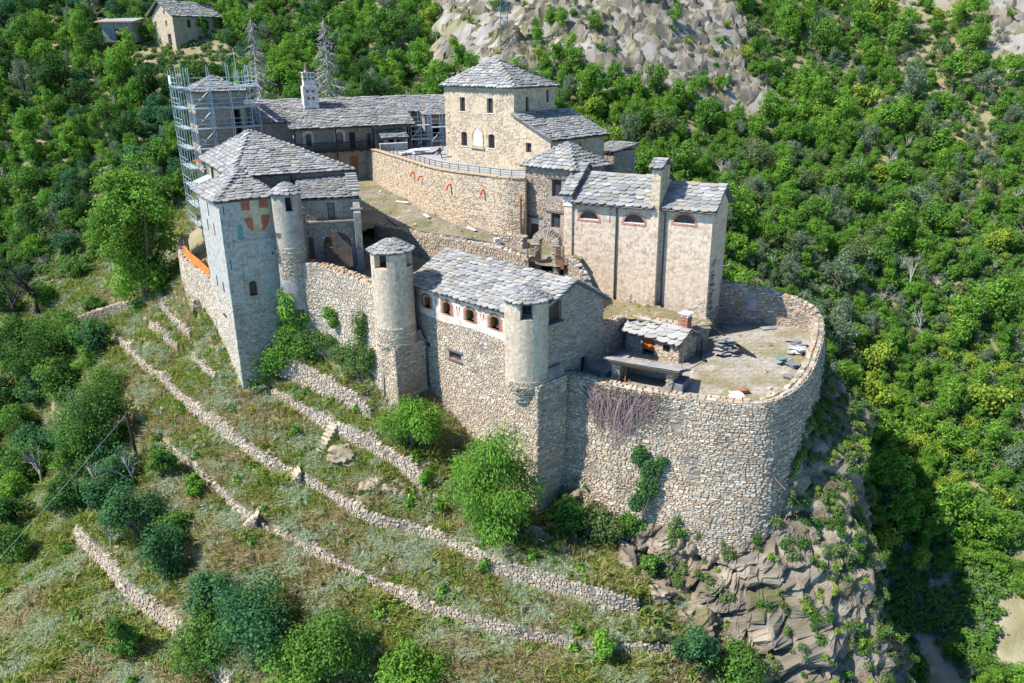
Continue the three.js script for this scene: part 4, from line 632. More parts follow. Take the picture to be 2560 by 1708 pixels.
  // little porch on the terrace
  roofOf(T, [[p(9.5, -9.2, 2.6), p(12.7, -9.2, 2.6), p(12.7, -8.5, .1), p(9.5, -8.5, .1)]], { row: .4 });
  for (const u of [9.9, 11.0, 12.3]) T.add('porch_pillar', F.box(u, u + .3, -11, -9.3, 2.0, 2.3), M.plasterGrey);
  T.add('porch_beam', F.box(9.6, 12.6, -9.42, -9.26, 2.0, 2.3), M.wood);
  // ornate chimney
  const cx = -23.5, cz = -98.2, ry = Math.atan2(.375, .927), bb = (w, hh, d, y, dx = 0, dz = 0) => bx(w, hh, d).translate(dx, y, dz).rotateY(ry).translate(cx, 0, cz);
  const ch = T.add('chimney', [bb(1.7, 2.4, 1.7, -4.75), bb(1.55, .12, 1.55, -3.5), bb(1.3, .6, 1.3, -3.15), ...[-.58, -.2, .2, .58].flatMap(x => [bb(.16, .8, .16, -2.45, x, .58), bb(.16, .8, .16, -2.45, x, -.58), bb(.16, .8, .16, -2.45, -.58, x), bb(.16, .8, .16, -2.45, .58, x)]), bb(1.4, .1, 1.4, -2.0), bb(1.4, .1, 1.4, -2.5)], M.plasterWhite);
  T.add('chimney_cap', new THREE.ConeGeometry(.68, 1.15, 4).rotateY(Math.PI / 4 + ry).translate(cx, -1.37, cz), M.copper, ch);
  T.add('painted_shield', [bb(.3, .32, .03, -4.05, -.34, .86), bb(.3, .32, .03, -4.05, .3, .86), bb(.26, .4, .03, -4.85, -.32, .86), bb(.26, .4, .03, -4.85, .28, .86)], M.redPaint, ch);
  courses(T.stones, SB.S(), 0, 8.5, -12, -7.5, { cover: .3, prot: [.01, .04], tone: () => pick([2, 0, 3]) });
  finish(T, wall);
}
// ---- rear tower wrapped in scaffolding
let RT;
{
  const T = new Thing('rear_tower', 'small square tower with pyramid roof inside the scaffolding', 'castle tower', [-33, -17, -91]);
  const c0 = [-33.7, -88.9], dR = [.866, -.5], dL = [-.5, -.866], c1 = add2(c0, dR, 5.2), C = [c0, c1, add2(c1, dL, 4.7), add2(c0, dL, 4.7)]; RT = C;
  const hh = [rect(4.0, 4.7, -8.2, -5.6)], W = quadWalls(C, -19, -3.75, .5, { 0: hh }), wall = T.add('wall', W.geo, M.plasterOld), e = eaves(C, -3.68, .4);
  const ap = V((C[0][0] + C[2][0]) / 2, -2.1, (C[0][1] + C[2][1]) / 2); hipRoof(T, e, ap, ap, { row: .42 });
  T.add('tarpaulin', W.F[0].box(1.2, 2.0, -7.3, -4.6, .02, .06), M.plasterGrey);
  courses(T.stones, W.F[0].S(), 0, 5.2, -14, -3.9, { cover: .5, prot: [.02, .05], inside: clear(hh, .1), tone: () => pick([2, 3, 5, 0]) });
  courses(T.stones, W.F[3].S(), 0, 4.7, -14, -3.9, { cover: .5, prot: [.02, .05], tone: () => pick([0, 1, 3]) });
  finish(T, wall, 200);
}

// ------------------------------------------------------------------ courtyards, walls and outworks
function inPoly(P, x, z) { let r = false; for (let i = 0, j = P.length - 1; i < P.length; j = i++) if ((P[i][1] > z) !== (P[j][1] > z) && x < (P[j][0] - P[i][0]) * (z - P[i][1]) / (P[j][1] - P[i][1]) + P[i][0]) r = !r; return r; }
const idw = pts => (x, z) => { let a = 0, b = 0; for (const [px, pz, y] of pts) { const w = 1 / ((x - px) ** 2 + (z - pz) ** 2 + .3) ** 1.5; a += w * y; b += w; } return a / b; };
function sheet(name, P, yf, step, cf, m) {
  const x0 = Math.min(...P.map(p => p[0])), x1 = Math.max(...P.map(p => p[0])), z0 = Math.min(...P.map(p => p[1])), z1 = Math.max(...P.map(p => p[1])), nx = Math.ceil((x1 - x0) / step), nz = Math.ceil((z1 - z0) / step), id = new Map(), pos = [], col = [], uv = [], I = [];
  const v = (i, j) => { const k = i * 9999 + j; if (!id.has(k)) { const x = x0 + i * step, z = z0 + j * step; id.set(k, pos.length / 3); pos.push(x, yf(x, z), z); col.push(...cf(x, z)); uv.push(x, z); } return id.get(k); };
  for (let i = 0; i < nx; i++) for (let j = 0; j < nz; j++) if (inPoly(P, x0 + (i + .5) * step, z0 + (j + .5) * step)) { const a = v(i, j), b = v(i + 1, j), c = v(i, j + 1), d = v(i + 1, j + 1); I.push(a, c, b, b, c, d); }
  const g = new THREE.BufferGeometry(); g.setAttribute('position', new THREE.Float32BufferAttribute(pos, 3)); g.setAttribute('color', new THREE.Float32BufferAttribute(col, 3)); g.setAttribute('uv', new THREE.Float32BufferAttribute(uv, 2)); g.setIndex(I); g.computeVertexNormals();
  return structure(name, g, m ?? mat(lin(1, 1, 1), { vertexColors: true, map: grit, bumpMap: coarse3, bumpScale: .06 }));
}
// a wall following a line of [x, z, top, base]; outside is on the left hand looking along the run mirrored: normal (-dz, dx)
class LineWall {
  constructor(pts, { t = .6, batter = 0, fine = .5, rag = 0, ruin = 0 } = {}) {
    const cv = new THREE.CatmullRomCurve3(pts.map(p => V(p[0], 0, p[1])), false, 'centripetal'), L = cv.getLength(), n = Math.max(2, Math.ceil(L / fine)); this.L = L; this.t = t; this.batter = batter; this.q = [];
    const acc = [0]; for (let i = 1; i < pts.length; i++) acc.push(acc[i - 1] + Math.hypot(pts[i][0] - pts[i - 1][0], pts[i][1] - pts[i - 1][1])); const tot = acc.at(-1);
    for (let i = 0; i <= n; i++) {
      const s = i / n, p = cv.getPointAt(s), tg = cv.getTangentAt(s); let k = 0; while (k < pts.length - 2 && acc[k + 1] / tot < s) k++;
      const f = clamp((s * tot - acc[k]) / (acc[k + 1] - acc[k])), top = mixn(pts[k][2], pts[k + 1][2], f) + rag * fbm(s * L * .35, pts[0][0], 3, 3) - ruin * smooth(.08, .3, fbm(s * L * .13, pts[0][0] * .7, 9, 2)), base = mixn(pts[k][3], pts[k + 1][3], f);
      this.q.push({ p, t: V(tg.x, 0, tg.z).normalize(), n: V(-tg.z, 0, tg.x).normalize(), top, base, u: s * L });
    }
  }
  at(u) { const n = this.q.length - 1, s = clamp(u / this.L) * n, i = Math.min(n - 1, Math.floor(s)), f = s - i, a = this.q[i], b = this.q[i + 1]; return { p: a.p.clone().lerp(b.p, f), t: a.t, n: a.n, top: mixn(a.top, b.top, f), base: mixn(a.base, b.base, f) }; }
  geo() {
    const out = [], q = this.q, t = this.t, B = this.batter, o = (k, v) => V(k.p.x + k.n.x * B * (k.top - v), v, k.p.z + k.n.z * B * (k.top - v)), i_ = (k, v) => V(k.p.x - k.n.x * t, v, k.p.z - k.n.z * t), Q = (a, b, c, d, u0, u1, v0, v1) => { const g = polyGeo([a, b, c, d]); const uv = [[u0, v0], [u1, v0], [u1, v1], [u0, v0], [u1, v1], [u0, v1]].flat(); g.setAttribute('uv', new THREE.Float32BufferAttribute(uv, 2)); out.push(g); };
    for (let i = 0; i < q.length - 1; i++) { const a = q[i], b = q[i + 1]; Q(o(a, a.base), o(b, b.base), o(b, b.top), o(a, a.top), a.u, b.u, a.base, a.top); Q(o(a, a.top), o(b, b.top), i_(b, b.top), i_(a, a.top), a.u, b.u, 0, t); Q(i_(b, b.base), i_(a, a.base), i_(a, a.top), i_(b, b.top), a.u, b.u, a.base, a.top); }
    for (const [k, fl] of [[q[0], 1], [q.at(-1), 0]]) { const p = [o(k, k.base), o(k, k.top), i_(k, k.top), i_(k, k.base)]; out.push(polyGeo(fl ? p.slice().reverse().reverse() : p.reverse())); }
    return mergeGeometries(out);
  }
  S() { return (u, v) => { const k = this.at(u); if (v > k.top + .02 || v < k.base - .1) return null; return { p: V(k.p.x + k.n.x * this.batter * (k.top - v), v, k.p.z + k.n.z * this.batter * (k.top - v)), t: k.t, n: k.n.clone().addScaledVector(V(0, 1, 0), this.batter).normalize() }; }; }
  SI() { return (u, v) => { const k = this.at(this.L - u); if (v > k.top || v < k.base) return null; return { p: V(k.p.x - k.n.x * this.t, v, k.p.z - k.n.z * this.t), t: k.t.clone().negate(), n: k.n.clone().negate() }; }; }
  ST() { return (u, v) => { const k = this.at(u); return { p: V(k.p.x - k.n.x * v, k.top, k.p.z - k.n.z * v), t: k.t, n: V(0, 1, 0) }; }; }
  clad(T, o = {}, cap = {}) {
    let v0 = 1e9, v1 = -1e9; for (const k of this.q) { v0 = Math.min(v0, k.base); v1 = Math.max(v1, k.top); }
    courses(T.stones, this.S(), 0, this.L, v0, v1 + .1, o);
    if (cap !== null) courses(T.stones, this.ST(), 0, this.L, 0, this.t, { w: [.25, .7], h: [.25, .4], prot: [.04, .16], ...cap });
  }
}
function stoneWall(name, label, pts, o = {}, clad = {}, cap = {}, m = M.mortar, most = MOST, inner = null, group) {
  const T = new Thing(name, label, o.cat ?? 'wall', [pts[0][0], pts[0][3], pts[0][1]], group), L = new LineWall(pts, o), w = T.add('core', L.geo(), m); L.clad(T, clad, cap);
  if (inner) { let v0 = 1e9, v1 = -1e9; for (const k of L.q) { v0 = Math.min(v0, k.base); v1 = Math.max(v1, k.top); } courses(T.stones, L.SI(), 0, L.L, Math.max(v0, inner.from ?? v0), v1, { ...clad, ...inner }); }
  T.line = L; T.core = w; if (!o.hold) finish(T, w, most); return T;
}
const earth = (a, b, c) => (x, z) => { const k = smooth(-.2, .25, fbm(x * .3, z * .3, 6, 4)), j = 1 + .3 * noise(x * 2.3, z * 2.3, 1), q = smooth(.1, .3, fbm(x * .7, z * .7, 16, 3)); return [0, 1, 2].map(i => mixn(mixn(a[i], b[i], k), c[i], q) * j); };
// upper terrace with its curved retaining wall, railing and drain pipes
const terrLine = [[-17.0, -96.6], [-14.9, -93], [-13.4, -90], [-11.8, -87], [-9.5, -82.4], [-7.3, -78.3], [-4.9, -75.4], [-2.6, -73.5], [-.5, -71.5], [1.35, -71.0]];
sheet('terrace_paving', [...terrLine.map(p => [p[0] - .1, p[1] - .15]), [3, -74], [4, -80], [-6, -86], [-4, -100], [-16, -97]], (x, z) => -10.58 + .02 * noise(x, z), .5, earth([.46, .47, .46], [.40, .42, .42], [.50, .50, .48]));
{
  const T = stoneWall('retaining_wall', 'long curved rubble retaining wall under the upper terrace', terrLine.map(([x, z], i) => [x, z, -10.55, i < 3 ? -15.4 : -17]), { t: .6, batter: .05, hold: true }, { cover: .72, prot: [.02, .06], tone: () => pick([1, 1, 6, 0, 3, 4, 6]) }, null, M.plasterCream);
  const L = T.line; for (let i = 0; i < 24; i++) { const u = L.L * i / 24, a = L.at(u + .02), b = L.at(u + L.L / 24 - .02); T.add('coping_slab', beam(V(a.p.x - a.n.x * .2, -10.49, a.p.z - a.n.z * .2), V(b.p.x - b.n.x * .2, -10.49, b.p.z - b.n.z * .2), .7, .1), stoneTones[3].m); }
  for (const [u, d] of [[15.5, 1.1], [17.7, 1.2], [23.5, 1.3], [27.8, 1.4]]) { const k = L.at(u), y = k.top - d, p = (w, dy) => V(k.p.x + k.n.x * w, y + dy, k.p.z + k.n.z * w); T.add('drain_pipe', tube([p(-.1, .1), p(.35, .08), p(.5, -.05), p(.52, -.3)], .1, 10, 10), M.orangePipe); }
  { const k = L.at(L.L - .35); T.add('drain_pipe', bar(V(k.p.x + k.n.x * .4, -15.6, k.p.z + k.n.z * .4), V(k.p.x + k.n.x * .4, -12.2, k.p.z + k.n.z * .4), .09, 10), M.rust); T.add('pipe_cap', new THREE.CylinderGeometry(.1, .1, .3, 10).translate(k.p.x + k.n.x * .4, -12.05, k.p.z + k.n.z * .4), M.orangePipe); }
  finish(T, T.core);
  const R = new Thing('terrace_railing', 'low dark metal railing along the edge of the upper terrace', 'railing', [1, -10.5, -71]);
  for (let i = 0; i <= 24; i++) { const k = L.at(L.L * i / 24), q = V(k.p.x - k.n.x * .35, 0, k.p.z - k.n.z * .35); R.add('post', bx(.06, .62, .06).translate(q.x, -10.17, q.z), M.iron); if (i) for (const y of [-9.88, -10.1, -10.3]) { const a = L.at(L.L * (i - 1) / 24); R.add('rail', bar(V(a.p.x - a.n.x * .35, y, a.p.z - a.n.z * .35), V(q.x, y, q.z), y > -10 ? .03 : .018, 5), M.iron); } }
}
{ // things left on the terrace
  const g = []; for (let k = 0; k < 9; k++) g.push(bx(rr(.8, 2), rr(.06, .2), rr(.6, 1.2)).rotateY(rr(0, 3)).translate(-10.6 + rr(-1.2, 1.2), -10.5 + k * .05, -90.6 + rr(-.7, .7)));
  single('rubble_heap', 'heap of pale slabs and planks on the terrace beside the scaffolding', 'rubble heap', g, M.white);
  const b = []; for (let k = 0; k < 7; k++) b.push(beam(V(-8.3 + rr(-.8, .8), -10.5, -89.6 + rr(-.6, .6)), V(-7.6 + rr(-.8, .8), -10.1 + rr(0, .5), -89.8 + rr(-.6, .6)), .12, .08));
  single('timber_heap', 'dark jumble of boards right of the slab heap on terrace', 'timber heap', b, M.iron);
  single('concrete_upstand', 'thin dark frame standing against the left corner of the keep', 'frame', [beam(V(-7.1, -10.5, -85.3), V(-7.4, -9.3, -85.2), .08, .08), beam(V(-7.1, -10.4, -85.3), V(-6.0, -10.1, -84.0), .08, .08)], M.iron);
  const A = new Thing('parapet_wall', 'low plastered parapet between the porch and the slab heap', 'wall', [-13, -10.5, -95]); A.add('core', bx(3.2, .8, .3).rotateY(.4).translate(-13.4, -10.2, -94.2), M.plasterGrey); A.add('coping', bx(3.3, .08, .4).rotateY(.4).translate(-13.4, -9.76, -94.2), M.white);
}
// path and inner court
const pathY = idw([[-17, -95, -14.3], [-13, -86, -14.6], [-9, -78, -15.0], [-4, -73, -15.4], [1.5, -69.5, -15.95], [4, -67, -16.4], [3, -64.8, -16.8], [1.4, -65, -16.4], [-1.2, -67, -15.9], [-5, -69.4, -15.75], [-9.4, -72.6, -15.7], [-13, -76, -15.5], [-20, -88, -14.4], [-23, -92, -14.4]]);
sheet('castle_path', [[-24, -93.5], [-16.6, -96.8], [-14.5, -93], [-11.5, -87], [-9, -82], [-7, -78.2], [-4.6, -75.4], [-2.3, -73.2], [1.2, -70.4], [2, -71.5], [5.4, -68.6], [6, -66], [5.2, -64], [3.6, -63.9], [1.4, -64.9], [-1.2, -66.9], [-4.6, -69.3], [-9.2, -72.4], [-12.7, -75.6], [-14.2, -72.3], [-22, -86]], (x, z) => pathY(x, z) + .08 * fbm(x, z, 1, 3), .5, earth([.31, .275, .215], [.21, .20, .095], [.37, .33, .255]));
sheet('lower_court', [[-19, -64.5], [-13, -60.8], [-10, -58.3], [-7, -62], [3, -57], [6, -56], [5.2, -61], [3.4, -64], [1.4, -64.7], [-1.2, -66.7], [-4.6, -69.1], [-9.2, -72.2], [-12.8, -75.4], [-13.2, -67], [-17.5, -66]], idw([[-17, -65, -17.3], [-13, -66, -17.3], [-11, -60, -17.6], [-12.6, -73, -17.4], [-4, -66, -18.6], [2, -60, -19.4], [4.5, -57.5, -19.8], [3, -63.5, -17.5]]), .5, earth([.22, .20, .15], [.14, .15, .07], [.27, .24, .18]));
sheet('chapel_lawn', [[5.2, -66], [16, -60], [15.2, -58], [13.4, -57.6], [12, -57.6], [8.2, -60], [6.7, -57.2], [6.2, -55.6], [4.4, -57], [3.4, -63.8]], (x, z) => idw([[6, -64.5, -18.6], [4, -63.5, -17.6], [8, -64, -19.7], [11, -62.4, -19.75], [15, -60, -20.3], [9, -60, -19.8], [6.8, -57, -19.9], [5, -58, -19.8]])(x, z) + .06 * noise(x, z), .4, earth([.30, .25, .13], [.21, .20, .09], [.38, .31, .20]));
stoneWall('courtyard_wall', 'loose rubble wall along the path behind the gatehouse roof', [[-13.2, -76, -15.45, -19.5], [-9.2, -72.3, -15.5, -19.5], [-4.6, -69.1, -15.6, -20], [-1.2, -66.8, -15.75, -20.5], [1.45, -64.8, -16.2, -20.5]], { t: .5, rag: .3 }, { tone: () => pick([1, 1, 3, 0, 6, 3, 2]), w: [.2, .5] }, {});
stoneWall('planter_wall', 'short low stone wall with mortar block below the house door', [[-1.6, -69.6, -15.15, -16.6], [.6, -68.4, -15.1, -16.8], [1.0, -67.7, -15.1, -16.8]], { t: .5 }, { w: [.2, .4] }, {}, M.mortar, 120);
single('stone_block', 'small white stone block beside the planter wall', 'block', bx(.5, .35, .4).rotateY(.3).translate(-1.2, -15.5, -68.6), M.white);
stoneWall('stub_wall', 'short stone wall falling from the arch foot toward gatehouse', [[4.35, -64.3, -16.0, -19], [5.0, -63.2, -16.0, -19.5], [5.8, -61.6, -17.2, -20.3], [6.2, -60.8, -18.6, -20.3]], { t: .6, rag: .1 }, { tone: () => pick([2, 5, 0, 3]) }, {}, M.mortarGrey, 150, { seen: .3 });
{ // arched gateway
  const T = new Thing('stone_arch', 'free-standing rough stone arch gateway left of the chapel', 'archway', [3, -16.8, -64.8]), F = new Facade([1.95, -65.25], [.89, .44]);
  const h = rect(.45, 1.65, -17.2, -14.45, { arch: .6 }), w = T.add('pier_wall', F.panel([[0, -17.5], [.45, -17.5], [.45, -15.05], ...Array.from({ length: 9 }, (_, i) => { const a = Math.PI - Math.PI * i / 8; return [1.05 + .6 * Math.cos(a), -15.05 + .6 * Math.sin(a)]; }), [1.65, -17.5], [2.2, -17.5], [2.2, -14.6], [1.7, -14.25], [.4, -14.25], [0, -14.7]], [], .5), M.mortar);
  for (let k = 0; k < 19; k++) { const a = Math.PI * (.0 + k / 18), r = .6 + rr(.3, .38), q = F.m.clone().multiply(new THREE.Matrix4().makeTranslation(1.05 + Math.cos(a) * r, -15.05 + Math.sin(a) * r, -.22).multiply(new THREE.Matrix4().makeRotationZ(a - Math.PI / 2))); T.add('voussoir', bx(.13 + .04 * Math.sin(k * 7), rr(.6, .78), .66, q), stoneTones[[0, 2, 7, 1, 5][k % 5]].m, w); }
  courses(T.stones, F.S(), 0, .45, -17.4, -14.9, { w: [.2, .4] }); courses(T.stones, F.S(), 1.65, 2.2, -17.4, -14.8, { w: [.2, .4] }); finish(T, w, 60);
  const gate = (o, d, len, label) => { const G = new Thing('iron_gate', label, 'gate', [o[0], -16.9, o[1]], 'iron gate leaves'), f = new Facade(o, d); G.add('frame', [f.box(0, len, -16.9, -16.84, -.03, .03), f.box(0, .06, -16.9, -15.1, -.03, .03), f.box(len - .06, len, -16.9, -14.9, -.03, .03), f.box(0, len, -16.2, -16.15, -.02, .02)], M.rust); G.add('kick_plate', f.box(.06, len - .06, -16.84, -16.2, -.015, .015), M.rust); for (let k = 1; k < 7; k++) G.add('bar', f.box(len * k / 7 - .015, len * k / 7 + .015, -16.15, -15.15 + .12 * Math.sin(k), -.012, .012), M.rust); G.add('brace', beam(f.pt(.05, -16.1, 0), f.pt(len - .05, -15.3, 0), .03, .03), M.rust); };
  gate([1.35, -64.9], [.97, -.1], .95, 'rusty iron gate leaf standing open left of the stone arch'); gate([3.75, -64.3], [.6, .75], .95, 'rusty iron gate leaf standing open right of the stone arch');
}
single('water_hose', 'long black plastic pipe lying along the courtyard path', 'pipe', tube([[-12.4, -78.5], [-10.5, -74.5], [-7.5, -72], [-4, -70], [-1, -68], [1.2, -66.4], [1.9, -65.6]].map(([x, z]) => V(x, pathY(x, z) + .14, z)), .07, 60), M.blackPlastic);
for (const [x, z, r, l] of [[-11.3, -83.4, .3, 'pale plank lying at the foot of the curved terrace wall'], [-8.2, -77.2, .9, 'bleached board in the rubble strip under the terrace wall'], [-3.6, -72.6, .75, 'short pale beam on the path near the house corner']]) single('plank', l, 'plank', bx(1.7, .09, .25).rotateY(-r - .3).translate(x, pathY(x, z) + .1, z), M.white);
// curtain walls
stoneWall('curtain_wall', 'curved ivy-grown curtain wall between shield tower and gatehouse turret', [[-18.6, -63.6, -15.7, -25], [-17.3, -62.7, -15.75, -25], [-15.8, -62.2, -15.9, -25], [-13.8, -61.1, -16.2, -26], [-11.2, -59.2, -16.6, -27], [-9.8, -57.9, -16.9, -27]], { t: .9, batter: .06, rag: .15 }, { tone: () => pick([0, 1, 6, 6, 7, 3]), w: [.2, .55] }, { tone: () => pick([3, 4, 0, 3]) });
stoneWall('curtain_wall', 'high battered curtain wall running left from the shield tower', [[-34.5, -82, -17.6, -23], [-33.2, -78, -17.9, -23.2], [-31.4, -74.1, -18.1, -23.6], [-28.9, -71.2, -18.5, -25.5], [-26.4, -67.85, -18.85, -27.5]], { t: .7, batter: .03 }, { tone: () => pick([1, 6, 6, 0, 7]), prot: [.02, .06] }, { tone: () => pick([3, 4, 0]) });
{ const T = new Thing('safety_fence', 'orange plastic mesh fence along the top of left curtain wall', 'fence', [-31, -18, -74]), P = [[-32.4, -77, -17.9], [-31.6, -75, -18], [-30.2, -72.9, -18.3], [-28.7, -71, -18.5], [-27.2, -69, -18.8]]; for (let i = 0; i < P.length; i++) { T.add('post', bar(V(P[i][0] + .25, P[i][2], P[i][1]), V(P[i][0] + .25, P[i][2] + 1.05, P[i][1]), .025), M.rust); if (i) for (let k = 0; k < 7; k++) { const y = .12 + k * .13; T.add('mesh_strip', beam(V(P[i - 1][0] + .25, P[i - 1][2] + y, P[i - 1][1]), V(P[i][0] + .25, P[i][2] + y + .05 * Math.sin(i * 3), P[i][1]), .012, .105), M.orange); } } }
// bastion
const ring = [[3.0, -53.1, -21.7, -31], [4.5, -52.2, -21.75, -31], [7.5, -50.6, -21.85, -31.5], [11.9, -48.8, -21.95, -32.5], [14.2, -48.0, -21.95, -33.5], [16.7, -47.8, -21.95, -32.0], [18.7, -49.2, -21.9, -28.8], [20.9, -51.9, -21.8, -26.6], [22.2, -54.2, -21.7, -25.8], [23.6, -57, -21.5, -25.4], [24.8, -59.6, -21.1, -25.2], [25.3, -61.6, -20.6, -26.5], [24.5, -63.5, -19.8, -26], [22.4, -64.7, -19.3, -25.5], [20, -65.4, -18.9, -25], [17.4, -65.9, -18.4, -25]];
const bastionLine = new LineWall(ring, { t: .8, batter: .12, fine: .5 });
{
  const T = stoneWall('bastion_wall', 'great curved dry-stone bastion wall around the right-hand court', ring, { t: .8, batter: .12, fine: .5, rag: .25, hold: true }, { w: [.16, .52], h: [.08, .17], prot: [.03, .1], tone: () => pick([0, 0, 1, 1, 6, 6, 3, 3, 2, 4, 7]) }, { w: [.3, .7] }, M.dryCore, MOST);
  courses(T.stones, T.line.SI(), 0, T.line.L * .52, -22.6, -18.2, { w: [.25, .6], prot: [.03, .1], seen: .8 });
  const k = T.line.at(T.line.L * .36); T.add('water_spout', bar(V(17.6, -27.2, -47.2), V(18.1, -27.6, -46.2), .13, 10), M.iron);
  const q = T.line.at(T.line.L - 3.2); T.add('blocked_opening', bx(.9, 1.3, .12).rotateY(Math.atan2(q.n.x, q.n.z)).translate(q.p.x - q.n.x * .84, -20.2, q.p.z - q.n.z * .84), M.brickBlock);
  finish(T, T.core);
}
sheet('bastion_court', [[3.4, -52.6], ...ring.slice(1).map((p, i) => { const k = bastionLine.at(bastionLine.L * (i + 1) / 15); return [p[0] - k.n.x * .5, p[1] - k.n.z * .5]; }), [16, -61], [15, -58.5], [12, -58.4], [8, -60], [6, -56]], (x, z) => -22.25 + .05 * noise(x * .6, z * .6) + .25 * smooth(17, 24, x) * smooth(-56, -63, z), .35, earth([.43, .395, .33], [.30, .27, .15], [.50, .46, .40]));
{ // retaining wall below the lawn and the shed built against it
  stoneWall('lawn_retaining_wall', 'dark shaded rubble wall below the lawn behind the shed', [[6.4, -55.7, -19.6, -23], [7.4, -57.6, -19.7, -23], [9.4, -60.0, -19.8, -23], [12.6, -58.0, -19.9, -23], [15.4, -58.6, -20.1, -23]], { t: .5, rag: .2 }, {}, {}, M.mortarGrey, 160);
  const T = new Thing('stone_shed', 'small stone shed with bright slate roof and orange mesh in its door', 'shed', [11, -22.2, -58]), d = [.737, .676], c0 = [9.0, -58.95], c1 = add2(c0, d, 4.75), bk = [.676, -.737], C = [c0, c1, add2(c1, bk, 2.5), add2(c0, bk, 2.5)];
  const h = [rect(1.5, 2.6, -22.3, -20.85), rect(3.35, 3.95, -21.55, -21.0)], W = quadWalls(C, -23, -20.7, .35, { 0: h }, { 1: (u0, u1) => [[u1, -20.75], [1.25, -19.95], [u0, -20.65]] }), F = W.F[0], wall = T.add('wall', W.geo, M.plasterTurret);
  windowIn(T, F, h[1], { fm: M.wood, depth: .12, cross: 1, rows: 1, frame: .05 });
  const dn = T.add('door_frame', [F.box(1.5, 1.58, -22.3, -20.85, -.2, .02), F.box(2.52, 2.6, -22.3, -20.85, -.2, .02)], M.woodTan); for (let k = 0; k < 9; k++) T.add('orange_mesh', F.box(1.58, 2.52, -20.98 - k * .1, -20.9 - k * .1, -.12, -.1), M.orange, dn);
  const p = (u, v, w) => F.pt(u, v, w); roofOf(T, [[p(-.35, -20.68, .35), p(4.95, -20.68, .35), p(4.95, -19.85, -1.3), p(-.35, -19.85, -1.3)], [p(4.95, -20.6, -2.8), p(-.35, -20.6, -2.8), p(-.35, -19.85, -1.3), p(4.95, -19.85, -1.3)]], { row: .5, w: [.6, 1.1], len: .85, tones: [3, 1, 3, 3], seen: [1, .5] });
  T.add('purlin', beam(p(4.6, -20.02, -1.3), p(5.05, -20.02, -1.3), .16, .16), M.woodTan); T.add('purlin', beam(p(4.6, -20.85, .2), p(5.05, -20.85, .2), .14, .14), M.woodTan);
  const ch = T.add('chimney', bx(.62, 1.15, .62).rotateY(-.74).translate(...p(4.2, -19.6, -1.75).toArray()), M.brick); T.add('chimney_hood', [bx(.6, .22, .1).rotateY(-.74).translate(...p(4.2, -18.92, -1.55).toArray()), bx(.1, .22, .6).rotateY(-.74).translate(...p(3.95, -18.92, -1.75).toArray()), bx(.1, .22, .6).rotateY(-.74).translate(...p(4.45, -18.92, -1.75).toArray()), bx(.82, .08, .82).rotateY(-.74).translate(...p(4.2, -18.76, -1.75).toArray())], M.white, ch);
  for (let k = 0; k < 8; k++) for (let s = 0; s < 2; s++) T.add('brick', bx(.28, .1, .03).rotateY(-.74).translate(...p(4.05 + s * .31, -20.05 + k * .14, -1.425).toArray()), k % 2 ? M.brick : M.redSurround, ch);
  courses(T.stones, F.S(), 0, 4.75, -22.8, -20.8, { cover: .55, inside: clear(h, .08), w: [.2, .4] }); courses(T.stones, W.F[1].S(), .1, 2.4, -22.8, -20.2, { cover: .8, inside: (u, v) => v < -20.1 - Math.abs(u - 1.25) * .6 }); finish(T, wall, 200, 100);
  T.add('drain_hose', tube([p(5.2, -20.9, -2.6), p(5.3, -21.9, -2.5), p(5.5, -22.1, -2.0), p(6.2, -22.1, -1.6)], .09, 16), M.blackPlastic);
  single('leaning_pole', 'long brown pole leaning against the shed gable', 'pole', beam(F.pt(5.1, -20.2, -.4), F.pt(5.9, -22.2, 1.6), .07, .07), M.wood);
}
